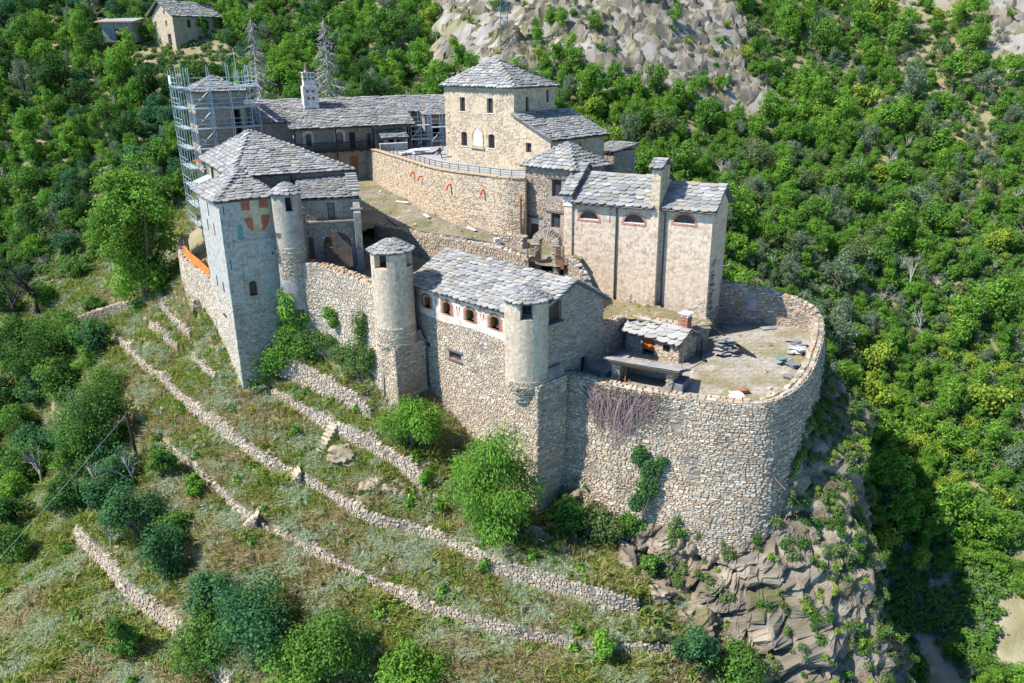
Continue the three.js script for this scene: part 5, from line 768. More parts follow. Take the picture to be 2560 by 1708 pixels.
{ // open lean-to on the parapet
  const T = new Thing('open_lean_to', 'open stone lean-to with timber beam and slab roof on the parapet', 'shelter', [9, -22.3, -52]), F = new Facade([7.0, -52.75], [.876, .483]), p = (u, v, w) => F.pt(u, v, w);
  const w = T.add('back_wall', F.box(.3, 4.6, -23, -21.5, -2.3, -1.9), M.plasterOld); T.add('pier', F.box(.15, .75, -23, -20.85, -1.88, .1), M.mortar); T.add('pier', F.shape([[3.6, -23], [4.6, -23], [4.6, -20.9], [4.25, -20.9], [4.2, -21.6], [3.95, -22.2]], -1.88, .1), M.mortar); T.add('side_wall', F.box(4.602, 5.3, -23, -21.6, -1.7, .0), M.mortarGrey);
  T.add('beam', beam(p(.0, -20.75, .15), p(4.9, -20.75, .15), .18, .24), M.woodTan); for (let k = 0; k < 6; k++) T.add('rafter', beam(p(.2 + k * .88, -20.55, .45), p(.2 + k * .88, -21.36, -2.1), .1, .12), M.woodTan);
  const rf = [[p(-.35, -20.45, .6), p(5.2, -20.45, .6), p(5.2, -21.3, -2.3), p(-.35, -21.3, -2.3)]], roof = T.add('roof', rf.map(f => slabGeo(f, .06)), M.slateBase);
  { const q = new THREE.Matrix4().makeRotationX(Math.atan2(.85, 2.9)); for (let i = 0; i < 7; i++) for (let j = 0; j < 3; j++) T.add('slab', bx(.82, .06, 1.1, F.m.clone().multiply(new THREE.Matrix4().makeTranslation(.06 + i * .79, -20.5 - j * .29 + rr(0, .03), .1 - j * .93).multiply(new THREE.Matrix4().makeRotationX(-.235).multiply(new THREE.Matrix4().makeRotationY(rr(-.04, .04)))))), slateTones[[3, 1, 3][(i + j) % 3]].m, roof); }
  T.add('ladder', [beam(p(.85, -22.3, -.1), p(.8, -21.0, -.4), .07, .05), beam(p(1.1, -22.3, -.1), p(1.05, -21.1, -.4), .07, .05), ...[0, 1, 2, 3].map(k => beam(p(.85, -22.05 + k * .28, -.15 - k * .07), p(1.1, -22.05 + k * .28, -.15 - k * .07), .04, .04))], M.woodTan);
  courses(T.stones, (u, v) => ({ p: F.pt(u, v, .1), t: F.t, n: F.n }), .15, .75, -22.9, -20.9, { w: [.15, .35] }); courses(T.stones, (u, v) => ({ p: F.pt(u, v, .1), t: F.t, n: F.n }), 3.6, 4.6, -22.9, -20.9, { w: [.15, .35], inside: (u, v) => u > 4.2 || u - 3.6 > (v + 22.9) * .45 }); courses(T.stones, (u, v) => ({ p: F.pt(u, v, -1.9), t: F.t, n: F.n }), .8, 3.9, -22.8, -21, { w: [.2, .4], prot: [.02, .05] }); const sf = F.pt(4.6, 0, .1); courses(T.stones, new Facade([sf.x, sf.z], [-F.n.x, -F.n.z]).S(), 0, 1.9, -22.9, -21, { w: [.2, .4] });
  finish(T, w, 200);
}
// loose things in the bastion court
{
  const H = new Thing('slate_pile', 'tall pile of grey roofing slabs stacked by the chapel corner', 'slate pile', [16.5, -22.2, -58]); for (let k = 0; k < 34; k++) H.add('slab', bx(rr(.5, 1.3), rr(.04, .09), rr(.4, .9)).rotateZ(rr(-.12, .12)).rotateY(rr(0, 3)).translate(16.5 + rr(-.8, .8) * (1 - k / 50), -22.15 + k * .035, -58 + rr(-.7, .7) * (1 - k / 50)), slateTones[k % 4].m);
  for (let k = 0; k < 3; k++) single('plank', ['dark plank leaning on the slate pile nearest the wall', 'long dark plank across the slate pile', 'dark plank lying on the ground end of slate pile'][k], 'plank', beam(V(15.9 + k * .35, -20.6 + k * -.25, -59.2), V(18.2 + k * .2, -22.1, -57.2 + k * .25), .16, .06), M.woodDark);
  const slabs = (x, z, n, sp, label, mt) => { const S = new Thing('slab_heap', label, 'slabs', [x, -22.2, z], 'loose slabs in the bastion court'); for (let k = 0; k < n; k++) S.add('slab', bx(rr(.5, 1.1), .06, rr(.4, .8)).rotateZ(rr(-.1, .1)).rotateX(rr(-.1, .1)).rotateY(rr(0, 3)).translate(x + rr(-sp, sp), -22.1 + .05 * k, z + rr(-sp, sp)), mt[k % mt.length]); };
  slabs(20.6, -55.2, 8, .6, 'blue-grey roof slabs lying by the right parapet', [M.brickBlock, slateTones[2].m, M.teal]); slabs(22.7, -59.4, 6, .6, 'dark slabs against the far right parapet', [slateTones[2].m, slateTones[1].m]); slabs(22.0, -57.6, 9, .5, 'scatter of pale broken slabs between the two slab heaps', [M.white, slateTones[3].m]); slabs(19.8, -52.7, 2, .3, 'single dark slab pair lying near the parapet curve', [slateTones[2].m]); slabs(15.3, -49.4, 3, .35, 'pale flat slabs on the gravel behind the front parapet', [M.white]);
  single('brick_block', 'lone reddish brick lying on the bastion gravel', 'brick', bx(.8, .2, .4).rotateY(.2).translate(15.8, -22.05, -50.1), M.brick); single('metal_sheet', 'pale sheet lying in the shade below the back wall', 'sheet', bx(1.2, .05, .7).rotateY(.2).translate(21.5, -22.0, -63), M.brickBlock);
  single('stone_bench', 'low paved stone platform at the gatehouse end wall', 'platform', [bx(1.6, .5, 2.2).rotateY(.78).translate(6.6, -22.1, -54.6)], M.mortarGrey);
}
// ---- scaffolding
{
  const pole = new THREE.CylinderGeometry(.035, .035, 1, 6), deckG = new THREE.BoxGeometry(1, .07, 1);
  const P = (T, name, a, b, m = M.galv) => { const d = b.clone().sub(a), L = d.length(), M4 = new THREE.Matrix4().compose(a.clone().add(b).multiplyScalar(.5), new THREE.Quaternion().setFromUnitVectors(V(0, 1, 0), d.normalize()), V(1, L, 1)); T.placed(name, pole, m, M4); };
  const bay = (T, o, d, len, n, y0, y1, lift, tops) => {                                   // one side: two rows of poles, decks and guard rails
    const f = new Facade(o, d); for (let i = 0; i <= n; i++) for (const w of [0, 1.05]) P(T, 'pole', f.pt(len * i / n, y0, w), f.pt(len * i / n, y1 + rr(.3, tops), w));
    for (let y = y1 - 1.0; y > y0; y -= lift) {
      const c = f.pt(len / 2, y, .52); T.placed('deck', deckG, M.deck, new THREE.Matrix4().makeBasis(f.t.clone().multiplyScalar(len), V(0, 1, 0), f.n.clone().multiplyScalar(.92)).setPosition(c));
      for (const [dy, w] of [[.5, 1.08], [1.0, 1.08], [.15, 1.08]]) P(T, 'guard_rail', f.pt(0, y + dy, w), f.pt(len, y + dy, w)); for (let i = 0; i <= n; i++) P(T, 'transom', f.pt(len * i / n, y - .06, -.1), f.pt(len * i / n, y - .06, 1.2));
      P(T, 'brace', f.pt(0, y - lift + .1, 1.12), f.pt(len / n, y - .1, 1.12));
    }
  };
  const off = (p, k) => { const m = [(RT[0][0] + RT[2][0]) / 2, (RT[0][1] + RT[2][1]) / 2], dx = p[0] - m[0], dz = p[1] - m[1], L = Math.hypot(dx, dz); return [p[0] + dx / L * k, p[1] + dz / L * k]; };
  const T = new Thing('scaffold', 'tall metal scaffolding wrapped round the rear left tower', 'scaffolding', [-33, -18, -90]), Q = RT.map(p => off(p, .6));
  const sides = [[0, 1], [1, 2], [3, 0]]; for (const [a, b] of sides) { const d = [Q[b][0] - Q[a][0], Q[b][1] - Q[a][1]]; bay(T, Q[a], d, Math.hypot(...d), 3, a === 1 ? -12 : -18, -2.2, 2.1, 1.5); }
  { const f = new Facade(Q[3], [Q[0][0] - Q[3][0], Q[0][1] - Q[3][1]]); T.add('sign_board', f.box(.5, 1.7, -2.9, -2.0, 1.1, 1.14), M.white); } P(T, 'pole', V(-29.3, -4, -90.6), V(-29.4, .7, -90.6));
  const T2 = new Thing('scaffold', 'narrow scaffolding along the left wall of the great hall', 'scaffolding', [-29, -20, -76]), c1 = [-23.6, -69.4], dl = [.489, .872]; bay(T2, add2(add2(c1, dl, -14.8), [-.872, .489], .25), dl, 13, 7, -20.5, -12.6, 2.0, .8);
  T2.placed('warning_strip', deckG, M.orangePipe, new THREE.Matrix4().makeScale(2.4, 1.2, .4).setPosition(-30.6, -9.9, -81.6)); T2.placed('tarpaulin', deckG, M.deck, new THREE.Matrix4().compose(V(-30.6, -11.6, -80.3), new THREE.Quaternion().setFromEuler(new THREE.Euler(.3, 1.0, 0)), V(1.8, 1, 1.0)));
  const T3 = new Thing('scaffold', 'scaffolding in the corner between gallery roof and keep', 'scaffolding', [-9, -10.5, -96]), F = new Facade([-24.5, -93.2], [.927, -.375]); const g0 = F.pt(13.4, 0, .1), g1 = F.pt(15.9, 0, .2); bay(T3, [g0.x, g0.z], F.d, 2.4, 2, -10.6, -7.1, 1.6, 3.6); bay(T3, [g1.x, g1.z], F.d, 4.2, 3, -10.6, -7.4, 1.6, 3.2);
}

// ------------------------------------------------------------------ dry-stone terraces, steps, cliff and rocks
const wallNames = { B0: 'rubble bank wall under the ivy below the curtain wall', T1: 'dry-stone terrace wall from tower foot to the gatehouse', T2: 'long middle dry-stone terrace wall crossing the slope', T3: 'lower dry-stone terrace wall running to the rock', T4: 'broad dry-stone wall descending among shrubs at lower left', T5: 'overgrown dry-stone wall at the far left edge', Tu1: 'uppermost short terrace wall beside the left curtain wall', Tu2: 'second short terrace wall below the left curtain wall', Tu3: 'crumbled short terrace wall near the tower foot' };
for (const t of TERR) stoneWall('terrace_wall', wallNames[t.id], t.p.map(p => [p[0], p[2], p[1], p[1] - t.h - .7]), { t: .75, rag: .7, ruin: t.id === 'T4' ? .2 : .5, fine: .4, batter: .14 }, { w: [.14, .44], h: [.08, .18], prot: [.03, .12], tone: () => pick([1, 0, 6, 0, 0, 7, 3, 2, 7, 5]) }, { w: [.2, .5], cover: .6, tone: () => pick([0, 2, 7, 1]) }, M.dryCore, MOST, null, 'terrace walls on the slope');
stoneWall('terrace_wall', 'shaded dry-stone wall climbing to the big tree at left', [[-38.0, -78.9, -23.6, -26.5], [-42.4, -80.5, -24.8, -27.8], [-46.6, -81.3, -26.3, -29.3], [-51.7, -83.8, -28.3, -31]].reverse(), { t: .55, rag: .25 }, { tone: () => pick([2, 5, 0, 7]) }, {}, M.dryCore, MOST, null, 'terrace walls on the slope');
function steps(label, a, b, w, n) {      // rough stone stair between two terraces, from a (top) to b (foot)
  const T = new Thing('stone_steps', label, 'steps', [b[0], b[1], b[2]], 'stone steps on the terraces'), d = V(b[0] - a[0], 0, b[2] - a[2]), L = d.length(); d.normalize(); const s = V(-d.z, 0, d.x), th = Math.atan2(d.x, d.z);
  for (let k = 0; k < n; k++) { const f = (k + .5) / n, y = mixn(a[1], b[1], f); T.add('step', bx(w * rr(.85, 1.05), .16, L / n * 1.5).rotateY(th + rr(-.08, .08)).translate(mixn(a[0], b[0], f), y, mixn(a[2], b[2], f)), stoneTones[[1, 6, 0][k % 3]].m); }
  const F = new Facade([a[0] + s.x * w / 2, a[2] + s.z * w / 2], [d.x, d.z]); const core = T.add('core', [F.panel([[0, a[1] - 3.2], [L, a[1] - 3.2], [L, b[1] - .1], [0, a[1] - .1]].map(p => [p[0], Math.min(p[1], Math.max(p[1], -60))]), [], w)], M.dryCore);
  for (const f of [F]) courses(T.stones, f.S(), 0, L, b[1] - 1, a[1], { w: [.15, .4], inside: (u, v) => v < mixn(a[1], b[1], u / L) - .12 }); const e = new Facade([b[0] - s.x * w / 2, b[2] - s.z * w / 2], [-d.x, -d.z]); courses(T.stones, e.S(), 0, L, b[1] - 1, a[1], { w: [.15, .4], inside: (u, v) => v < mixn(b[1], a[1], u / L) - .12 }); finish(T, core, 120);
}
steps('pale stone steps climbing beside the rock outcrop under the gatehouse', [-13.9, -27, -56.3], [-15.2, -29.2, -54.9], 1.0, 9);
steps('stone stair block breaking the middle terrace wall', [-16.2, -29.4, -53.4], [-17.4, -31.0, -52.9], 1.4, 9);
steps('stone stair block at the left end of the lower terrace wall', [-18.4, -30.9, -49.8], [-20.0, -32.4, -49.8], 1.4, 8);
// the cliff under the bastion
const rockTint = (x, y, z, t = .5) => { const a = fbm(x * .25, y * .3, z * .25, 4), b = fbm(x * .9, y * .9, z * .9, 3), m = smooth(.10, .28, fbm(x * .35 + 9, y * .25, z * .35, 4)), o = smooth(.1, .35, fbm(x * .2, y * .2 + 5, z * .2, 3)), k = (1.02 + .5 * t) * (1 + .6 * a + .4 * b); return [mixn(mixn(.23, .25, o) * k, .13, m * .8), mixn(mixn(.195, .18, o) * k, .125, m * .8), mixn(mixn(.145, .105, o) * k, .05, m * .8)]; };
const rockMat = mat(lin(1, 1, 1), { vertexColors: true, map: rock8, bumpMap: rock8, bumpScale: .16 });
const cliffSpots = [];
{
  const L = bastionLine.L, nu = 330, nv = 170, P = [], C = [], I = [], uv = [];
  for (let i = 0; i <= nu; i++) {
    const u = L * .93 * i / nu, k = bastionLine.at(u), s = u / L, right = smooth(.46, .58, s) * (1 - .5 * smooth(.78, .9, s)), top = k.base + mixn(1.6, 2.2, s) + 1.5 * fbm(u * .2, 2, 7, 3), y1 = -62;
    for (let j = 0; j <= nv; j++) {
      const f = Math.pow(j / nv, 1.2), y = mixn(top, y1, f), d = top - y, wallOff = .12 * (k.top - Math.max(y, k.base - 1));
      let o = wallOff - .35 + (1 - right) * (.28 * d + .5 * Math.max(0, d - 2) * (1 - smooth(6, 16, d) * .3)) + right * (3.1 * smooth(.3, 5, d) + .10 * d); o = Math.min(o, 13);
      const amp = smooth(0, 1.4, d), x0 = k.p.x + k.n.x * o, z0 = k.p.z + k.n.z * o, wx = x0 + .8 * noise(x0 * .4, y * .4, z0 * .4), wy = y + .25 * x0, A = chisel(wx * .28, wy * .2, z0 * .28), B = chisel(wx * .8, wy * .55 + 7, z0 * .8), D = chisel(wx * 2, wy * 1.4 + 3, z0 * 2);
      const al = y - .75 * o; o += amp * (.2 * A[0] + .12 * B[0] + .06 * D[0] + 1.5 * ridged(x0 * .15, al * .08, z0 * .15, 5) - .4 + .7 * fbm(x0 * .6, al * .5, z0 * .6, 5) - 1.0 * crease(x0 * .3 + 3, al * .16, z0 * .3) - .55 * crease(x0 * .75, al * .5, z0 * .75 + 8) - .3 * crease(x0 * 1.6, al * 1.3, z0 * 1.6));
      P.push(k.p.x + k.n.x * o, y + amp * .25 * B[0], k.p.z + k.n.z * o); C.push(...rockTint(x0, y, z0, .35 + .2 * B[1] + .15 * D[1])); uv.push(u + .4 * o, y - .8 * o);
    }
  }
  for (let i = 0; i < nu; i++) for (let j = 0; j < nv; j++) { const a = i * (nv + 1) + j, b = a + nv + 1; I.push(a, a + 1, b, b, a + 1, b + 1); }
  const g = new THREE.BufferGeometry(); g.setAttribute('position', new THREE.Float32BufferAttribute(P, 3)); g.setAttribute('color', new THREE.Float32BufferAttribute(C, 3)); g.setAttribute('uv', new THREE.Float32BufferAttribute(uv, 2)); g.setIndex(I);
  g.computeVertexNormals(); { const n = g.attributes.normal; for (let i = 0; i < n.count; i += 2) if (n.getY(i) > .12 && P[3 * i + 1] > -48) cliffSpots.push([P[3 * i], P[3 * i + 1], P[3 * i + 2], n.getY(i)]); }
  structure('cliff_rock', toCreasedNormals(g, .6), rockMat);
}
function rockFace(name, x0, x1, z0, z1, st, edge) {      // craggy face lying on the hill
  const nx = Math.round((x1 - x0) / st), nz = Math.round((z1 - z0) / st), P = [], C = [], I = [], uv = [], keep = [];
  for (let j = 0; j <= nz; j++) for (let i = 0; i <= nx; i++) {
    const x = x0 + i * st, z = z0 + j * st, m = rockMask(x, z), y = terrainY(x, z), wx = x + 1.5 * noise(x * .2, z * .2, 3), A = chisel(wx * .16, y * .2, z * .16), B = chisel(wx * .42 + y * .3, y * .3, z * .42), D = chisel(wx * 1.1, y + 4, z * 1.1), k = smooth(.15, .7, m);
    P.push(x + .4 * B[0] * k, y - 1.2 + k * (1.2 + .8 * A[0] + .5 * B[0] + .3 * D[0] + 1.4 * ridged(x * .22, z * .3 + y * .2, 7, 5) - .3 - 1.2 * crease(x * .18, z * .22, 5) - .6 * crease(x * .5, z * .5, 9)), z); keep.push(m > .08);
    const gr = smooth(.02, .22, fbm(x * .16, z * .22, 40, 4) - .55 * (B[1] - .5)), t = .5 * B[1] + .5 * D[1], kk = (.68 + .45 * t) * (1 + .5 * fbm(x * .5, z * .5, 31, 4)); C.push(mixn(.285 * kk, .24, gr), mixn(.25 * kk, .215, gr), mixn(.195 * kk, .10, gr)); uv.push(x, z);
  }
  for (let j = 0; j < nz; j++) for (let i = 0; i < nx; i++) { const a = j * (nx + 1) + i, b = a + 1, c = a + nx + 1, d = c + 1; if (keep[a] || keep[d]) I.push(a, c, b, b, c, d); }
  const g = new THREE.BufferGeometry(); g.setAttribute('position', new THREE.Float32BufferAttribute(P, 3)); g.setAttribute('color', new THREE.Float32BufferAttribute(C, 3)); g.setAttribute('uv', new THREE.Float32BufferAttribute(uv, 2)); g.setIndex(I); structure(name, toCreasedNormals(g, .7), rockMat);
}
rockFace('rock_face', -20, 50, -166, -118, .45);
rockFace('rock_slope', 58, 112, -172, -108, .6);
const craggy = k => { const g = new THREE.IcosahedronGeometry(1, 7), p = g.attributes.position, c = []; for (let i = 0; i < p.count; i++) { const x = p.getX(i), y = p.getY(i), z = p.getZ(i), A = chisel(x * 1.1 + k * 7, y * 1.1, z * 1.1), B = chisel(x * 2.6, y * 2.6 + k * 5, z * 2.6), f = 1 + .5 * A[0] + .2 * B[0]; p.setXYZ(i, x * f, y * f * .8, z * f); c.push(...rockTint(x * 2 + k * 30, y * 2, z * 2, .5 * A[1] + .5 * B[1])); } g.setAttribute('color', new THREE.Float32BufferAttribute(c, 3)); return toCreasedNormals(g, .35); };
const rockGeos = [1, 2, 3, 4, 5].map(craggy);
function boulder(x, z, sx, sy, sz, label, dy = 0, group = 'rock outcrops on the slope') { const m = meshOf(numbered('boulder'), rockGeos[Math.floor(rnd() * 5)], rockMat); m.position.set(x, terrainY(x, z) - .25 * sy + dy, z); m.scale.set(sx, sy, sz); m.rotation.set(rr(-.2, .2), rr(0, 6), rr(-.2, .2)); m.userData = { label, category: 'rock', group }; scene.add(m); return m; }
// ---- far stone house on the hill, with its lean-to
{
  const T = new Thing('hill_house', 'pale stone house with slate roof on the hill at top left', 'house', [-57, 2.5, -150]), c0 = [-57.2, -146.5], d = [.573, -.82], c1 = add2(c0, d, 9.2), bk = [-.82, -.573], c2 = add2(c1, bk, 6.4), c3 = add2(c0, bk, 6.4), C = [c0, c1, c2, c3];
  const h0 = [rect(2.7, 3.5, 4.6, 5.9), rect(6.0, 7.1, 4.4, 5.9, { arch: .4 })], h3 = [rect(1.0, 1.6, 4.9, 5.7), rect(4.2, 4.7, 4.9, 5.7), rect(4.3, 5.3, 1.6, 3.6), rect(4.0, 4.5, 6.8, 7.4)];
  const W = quadWalls(C, -1, 6.5, .5, { 0: h0, 3: h3 }, { 3: (u0, u1) => [[u1, 6.5], [3.2, 8.7], [u0, 6.5]], 1: (u0, u1) => [[u1, 6.5], [3.2, 8.7], [u0, 6.5]] }), wall = T.add('wall', W.geo, M.plasterCream);
  for (const h of h0) windowIn(T, W.F[0], h, { fm: M.wood, cross: 1 }); for (const h of h3) windowIn(T, W.F[3], h, { fm: M.white });
  const F = W.F[0], p = (u, v, w) => F.pt(u, v, w); roofOf(T, [[p(-.5, 6.4, .7), p(9.8, 6.4, .7), p(9.8, 8.95, -3.2), p(-.5, 8.95, -3.2)], [p(9.8, 6.4, -7.1), p(-.5, 6.4, -7.1), p(-.5, 8.95, -3.2), p(9.8, 8.95, -3.2)]], { row: .5, w: [.6, 1], seen: [1, .4] });
  T.add('chimney', F.box(3, 3.5, 8.2, 9.6, -3.6, -3.1), M.plasterCream);
  courses(T.stones, F.S(), 0, 9.2, 1.5, 6.3, { cover: .5, prot: [.02, .05], inside: clear(h0, .1) }); finish(T, wall, 150, 150);
  const A = new Thing('hill_shed', 'low dark shed with slab roof left of the hill house', 'shed', [-68, 2.5, -148]); A.add('wall', [bx(2, 3.2, .4).translate(-69, 4, -148), bx(1.3, 3.2, .4).translate(-65.65, 4, -148), bx(1.6, 1.1, .4).translate(-67.15, 5.05, -148), bx(.4, 3.2, 4).translate(-70, 4, -150), bx(.4, 3.2, 4).translate(-65, 4, -150.2)], M.mortarGrey); A.add('roof', slabGeo([V(-71, 5.7, -147.2), V(-64.2, 5.7, -147.2), V(-64.2, 6.4, -152), V(-71, 6.4, -152)], .2), slateTones[1].m); A.add('roof_edge', beam(V(-71, 5.55, -147.1), V(-64.2, 5.55, -147.1), .2, .15), M.woodTan);
}
{ // lattice mast on the rock behind the keep
  const T = new Thing('lattice_mast', 'thin teal steel lattice mast standing behind the keep roof', 'mast', [-.6, -4, -128]), q = (y, i) => { const r = mixn(.62, .42, clamp((y + 4) / 16)); return V(-.6 + r * [-1, 1, 1, -1][i], y, -128 + r * [-1, -1, 1, 1][i]); }, m = mat(lin(.12, .2, .2), { metalness: .4, roughness: .5 });
  for (let i = 0; i < 4; i++) { T.add('leg', bar(q(-5, i), q(13, i), .07), m); for (let y = -4; y < 12; y += 1.1) { T.add('brace', bar(q(y, i), q(y + 1.1, (i + 1) % 4), .04, 4), m); T.add('ring', bar(q(y, i), q(y, (i + 1) % 4), .035, 4), m); } }
}
{ // utility pole and its wire
  const y = terrainY(-30.9, -58.3); single('utility_pole', 'dark wooden utility pole standing among the left shrubs', 'pole', bar(V(-30.9, y - .5, -58.3), V(-31.05, -26.9, -58.24), .13, 8), M.woodDark);
  single('overhead_wire', 'thin pale wire running down to the lower left corner', 'wire', tube([V(-31.05, -27, -58.2), V(-33.5, -30.2, -50), V(-36, -33, -42), V(-38.5, -35, -34)], .016, 30, 4), M.galv);
}

// ------------------------------------------------------------------ vegetation
const leafMat = new THREE.MeshPhysicalMaterial({ color: lin(1, 1, 1), vertexColors: true, roughness: .95, transmission: .45, thickness: 0, specularIntensity: .12 });
const barkMat = mat(lin(.13, .105, .08)), deadMat = mat(lin(.36, .34, .315)), darkBark = mat(lin(.045, .038, .032));
function ballDir() { const z = rr(-1, 1), a = rr(0, 6.2832), r = Math.sqrt(1 - z * z); return V(r * Math.cos(a), z, r * Math.sin(a)); }
function leaves(list) {             // [{p, n, l, w, c}] -> folded rhombus leaves
  const n = list.length, P = new Float32Array(n * 12), C = new Float32Array(n * 12), I = new Uint32Array(n * 6), X = V(0, 0, 0), Y = V(0, 0, 0), R = V(0, 0, 0);
  list.forEach((e, k) => {
    R.set(rr(-1, 1), rr(-1, 1), rr(-1, 1)); if (e.dir) R.copy(e.dir).addScaledVector(V(rr(-1, 1), rr(-1, 1), rr(-1, 1)), .35); Y.copy(R).addScaledVector(e.n, -R.dot(e.n)).normalize(); X.crossVectors(Y, e.n);
    const put = (i, a, b, h) => { const o = k * 12 + i * 3; P[o] = e.p.x + X.x * a + Y.x * b + e.n.x * h; P[o + 1] = e.p.y + X.y * a + Y.y * b + e.n.y * h; P[o + 2] = e.p.z + X.z * a + Y.z * b + e.n.z * h; C[o] = e.c[0]; C[o + 1] = e.c[1]; C[o + 2] = e.c[2]; };
    put(0, 0, -e.l / 2, 0); put(1, e.w / 2, 0, -e.w * .22); put(2, 0, e.l / 2, 0); put(3, -e.w / 2, 0, -e.w * .22); I.set([0, 1, 2, 0, 2, 3].map(q => q + k * 4), k * 6);
  });
  const g = new THREE.BufferGeometry(); g.setAttribute('position', new THREE.BufferAttribute(P, 3)); g.setAttribute('color', new THREE.BufferAttribute(C, 3)); g.setIndex(new THREE.BufferAttribute(I, 1)); const f = g.toNonIndexed(); f.computeVertexNormals(); return f;
}
const PAL = {
  bright: [[0.16, 0.336, 0.0401], [0.215, 0.401, 0.0547], [0.112, 0.246, 0.0328]], mid: [[0.103, 0.228, 0.0401], [0.14, 0.281, 0.051], [0.0749, 0.173, 0.0328]], dark: [[0.0524, 0.136, 0.0292], [0.0749, 0.173, 0.0365], [0.0374, 0.1, 0.0255]],
  olive: [[0.16, 0.228, 0.0821], [0.205, 0.264, 0.1], [0.112, 0.173, 0.0639]], grey: [[0.187, 0.264, 0.155], [0.234, 0.3, 0.192], [0.131, 0.2, 0.119]], yellow: [[0.281, 0.391, 0.0456], [0.337, 0.426, 0.0639], [0.187, 0.3, 0.0401]], teal: [[0.0562, 0.173, 0.0729], [0.0842, 0.218, 0.0911], [0.0412, 0.128, 0.0547]],
};
// crown: lobes (clump centres with radii) filled with leaves near their skins
function crown(lobes, n, l, w, pal, o = {}) {
  const list = [], tot = lobes.reduce((s, b) => s + b.r * b.r, 0);
  for (const b of lobes) {
    const m = Math.round(n * b.r * b.r / tot), tw = .8 + .45 * rnd();
    for (let i = 0; i < m; i++) {
      const d = ballDir(), k = Math.pow(rnd(), .38) * (rnd() < .14 ? rr(1.05, 1.45) : 1) * (1 + .22 * noise(d.x * 2.2 + b.p.x, d.y * 2.2, d.z * 2.2 + b.p.z)), p = V(b.p.x + d.x * b.r * k, b.p.y + d.y * b.r * k * (o.flat ?? .85), b.p.z + d.z * b.r * k);
      const nn = d.clone().addScaledVector(V(0, 1, 0), .55).addScaledVector(ballDir(), .75).normalize(), c = pick(pal), s = (.75 + .5 * rnd()) * tw; list.push({ p, n: nn, l: l * rr(.7, 1.25), w: w * rr(.75, 1.2), c: [c[0] * s, c[1] * s, c[2] * s], dir: o.droop ? d.clone().setY(-.6) : null });
    }
  }
  return leaves(list);
}
function limb(a, b, r0, r1, seg = 5, bend = .12) {
  const mid = a.clone().lerp(b, .5).addScaledVector(ballDir(), a.distanceTo(b) * bend), cv = new THREE.QuadraticBezierCurve3(a, mid, b), n = 4, g = new THREE.TubeGeometry(cv, n, 1, seg, false), p = g.attributes.position;
  for (let i = 0; i <= n; i++) { const c = cv.getPoint(i / n), r = mixn(r0, r1, i / n); for (let j = 0; j <= seg; j++) { const k = i * (seg + 1) + j; p.setXYZ(k, c.x + (p.getX(k) - c.x) * r, c.y + (p.getY(k) - c.y) * r, c.z + (p.getZ(k) - c.z) * r); } }
  g.computeVertexNormals(); return g;
}
function lobesOf(R, H, low, n, rl) {   // clump centres filling an egg of radius R from height low to H
  const out = []; for (let i = 0; i < n; i++) { const d = ballDir(), k = Math.pow(rnd(), .45) * .78, cy = (low + H) / 2, hy = (H - low) / 2; const q = 1 - .25 * Math.max(0, d.y); out.push({ p: V(d.x * R * k * q, cy + d.y * hy * k, d.z * R * k * q), r: R * rr(...rl) }); } return out;
}
function treeKind(R, H, low, nl, rl, n, l, w, pal, o = {}) {
  const lobes = lobesOf(R, H, low, nl, rl), g = [limb(V(0, -.6, 0), V(rr(-.2, .2), low + (H - low) * .45, rr(-.2, .2)), R * .075, R * .035, 6, .04)];
  for (const b of lobes.slice(0, o.limbs ?? 9)) g.push(limb(V(0, Math.max(.1, b.p.y * rr(.25, .5)), 0), b.p, R * .035, R * .008, 4)); return { R, H, crown: crown(lobes, n, l, w, pal, o), trunk: join(g) };
}
function bare(H, depth, spread, thin = 1) {      // leafless branching tree
  const g = [], grow = (a, d, L, r, k) => { const b = a.clone().addScaledVector(d, L); g.push(limb(a, b, r, r * .62, k > 2 ? 3 : 5, .08)); if (k >= depth) return; const n = k === 0 ? 4 : 3; for (let i = 0; i < n; i++) { const q = d.clone().addScaledVector(ballDir(), spread).addScaledVector(V(0, 1, 0), .18).normalize(); grow(a.clone().lerp(b, rr(.5, 1)), q, L * rr(.5, .78), r * rr(.42, .6), k + 1); } };
  grow(V(0, -.4, 0), V(rr(-.1, .1), 1, rr(-.1, .1)).normalize(), H * .42, H * .028 * thin, 0); return join(g);
}
function deadConifer(H, R) { const g = [limb(V(0, -1, 0), V(0, H, 0), .16, .03, 6, .01)]; for (let y = H * .1; y < H * .97; y += .09) { const L = R * (1 - y / H) * rr(.55, 1.1) + .2, a = rr(0, 6.28), e = V(Math.cos(a) * L, y - L * rr(.05, .5), Math.sin(a) * L); g.push(limb(V(0, y, 0), e, .06, .026, 3, .06)); for (let k = 0; k < 5; k++) { const f = rr(.35, .9), q = V(0, y, 0).lerp(e, f); g.push(limb(q, q.clone().add(V(rr(-.6, .6), rr(-.6, -.05), rr(-.6, .6))), .034, .018, 3)); } } return join(g); }
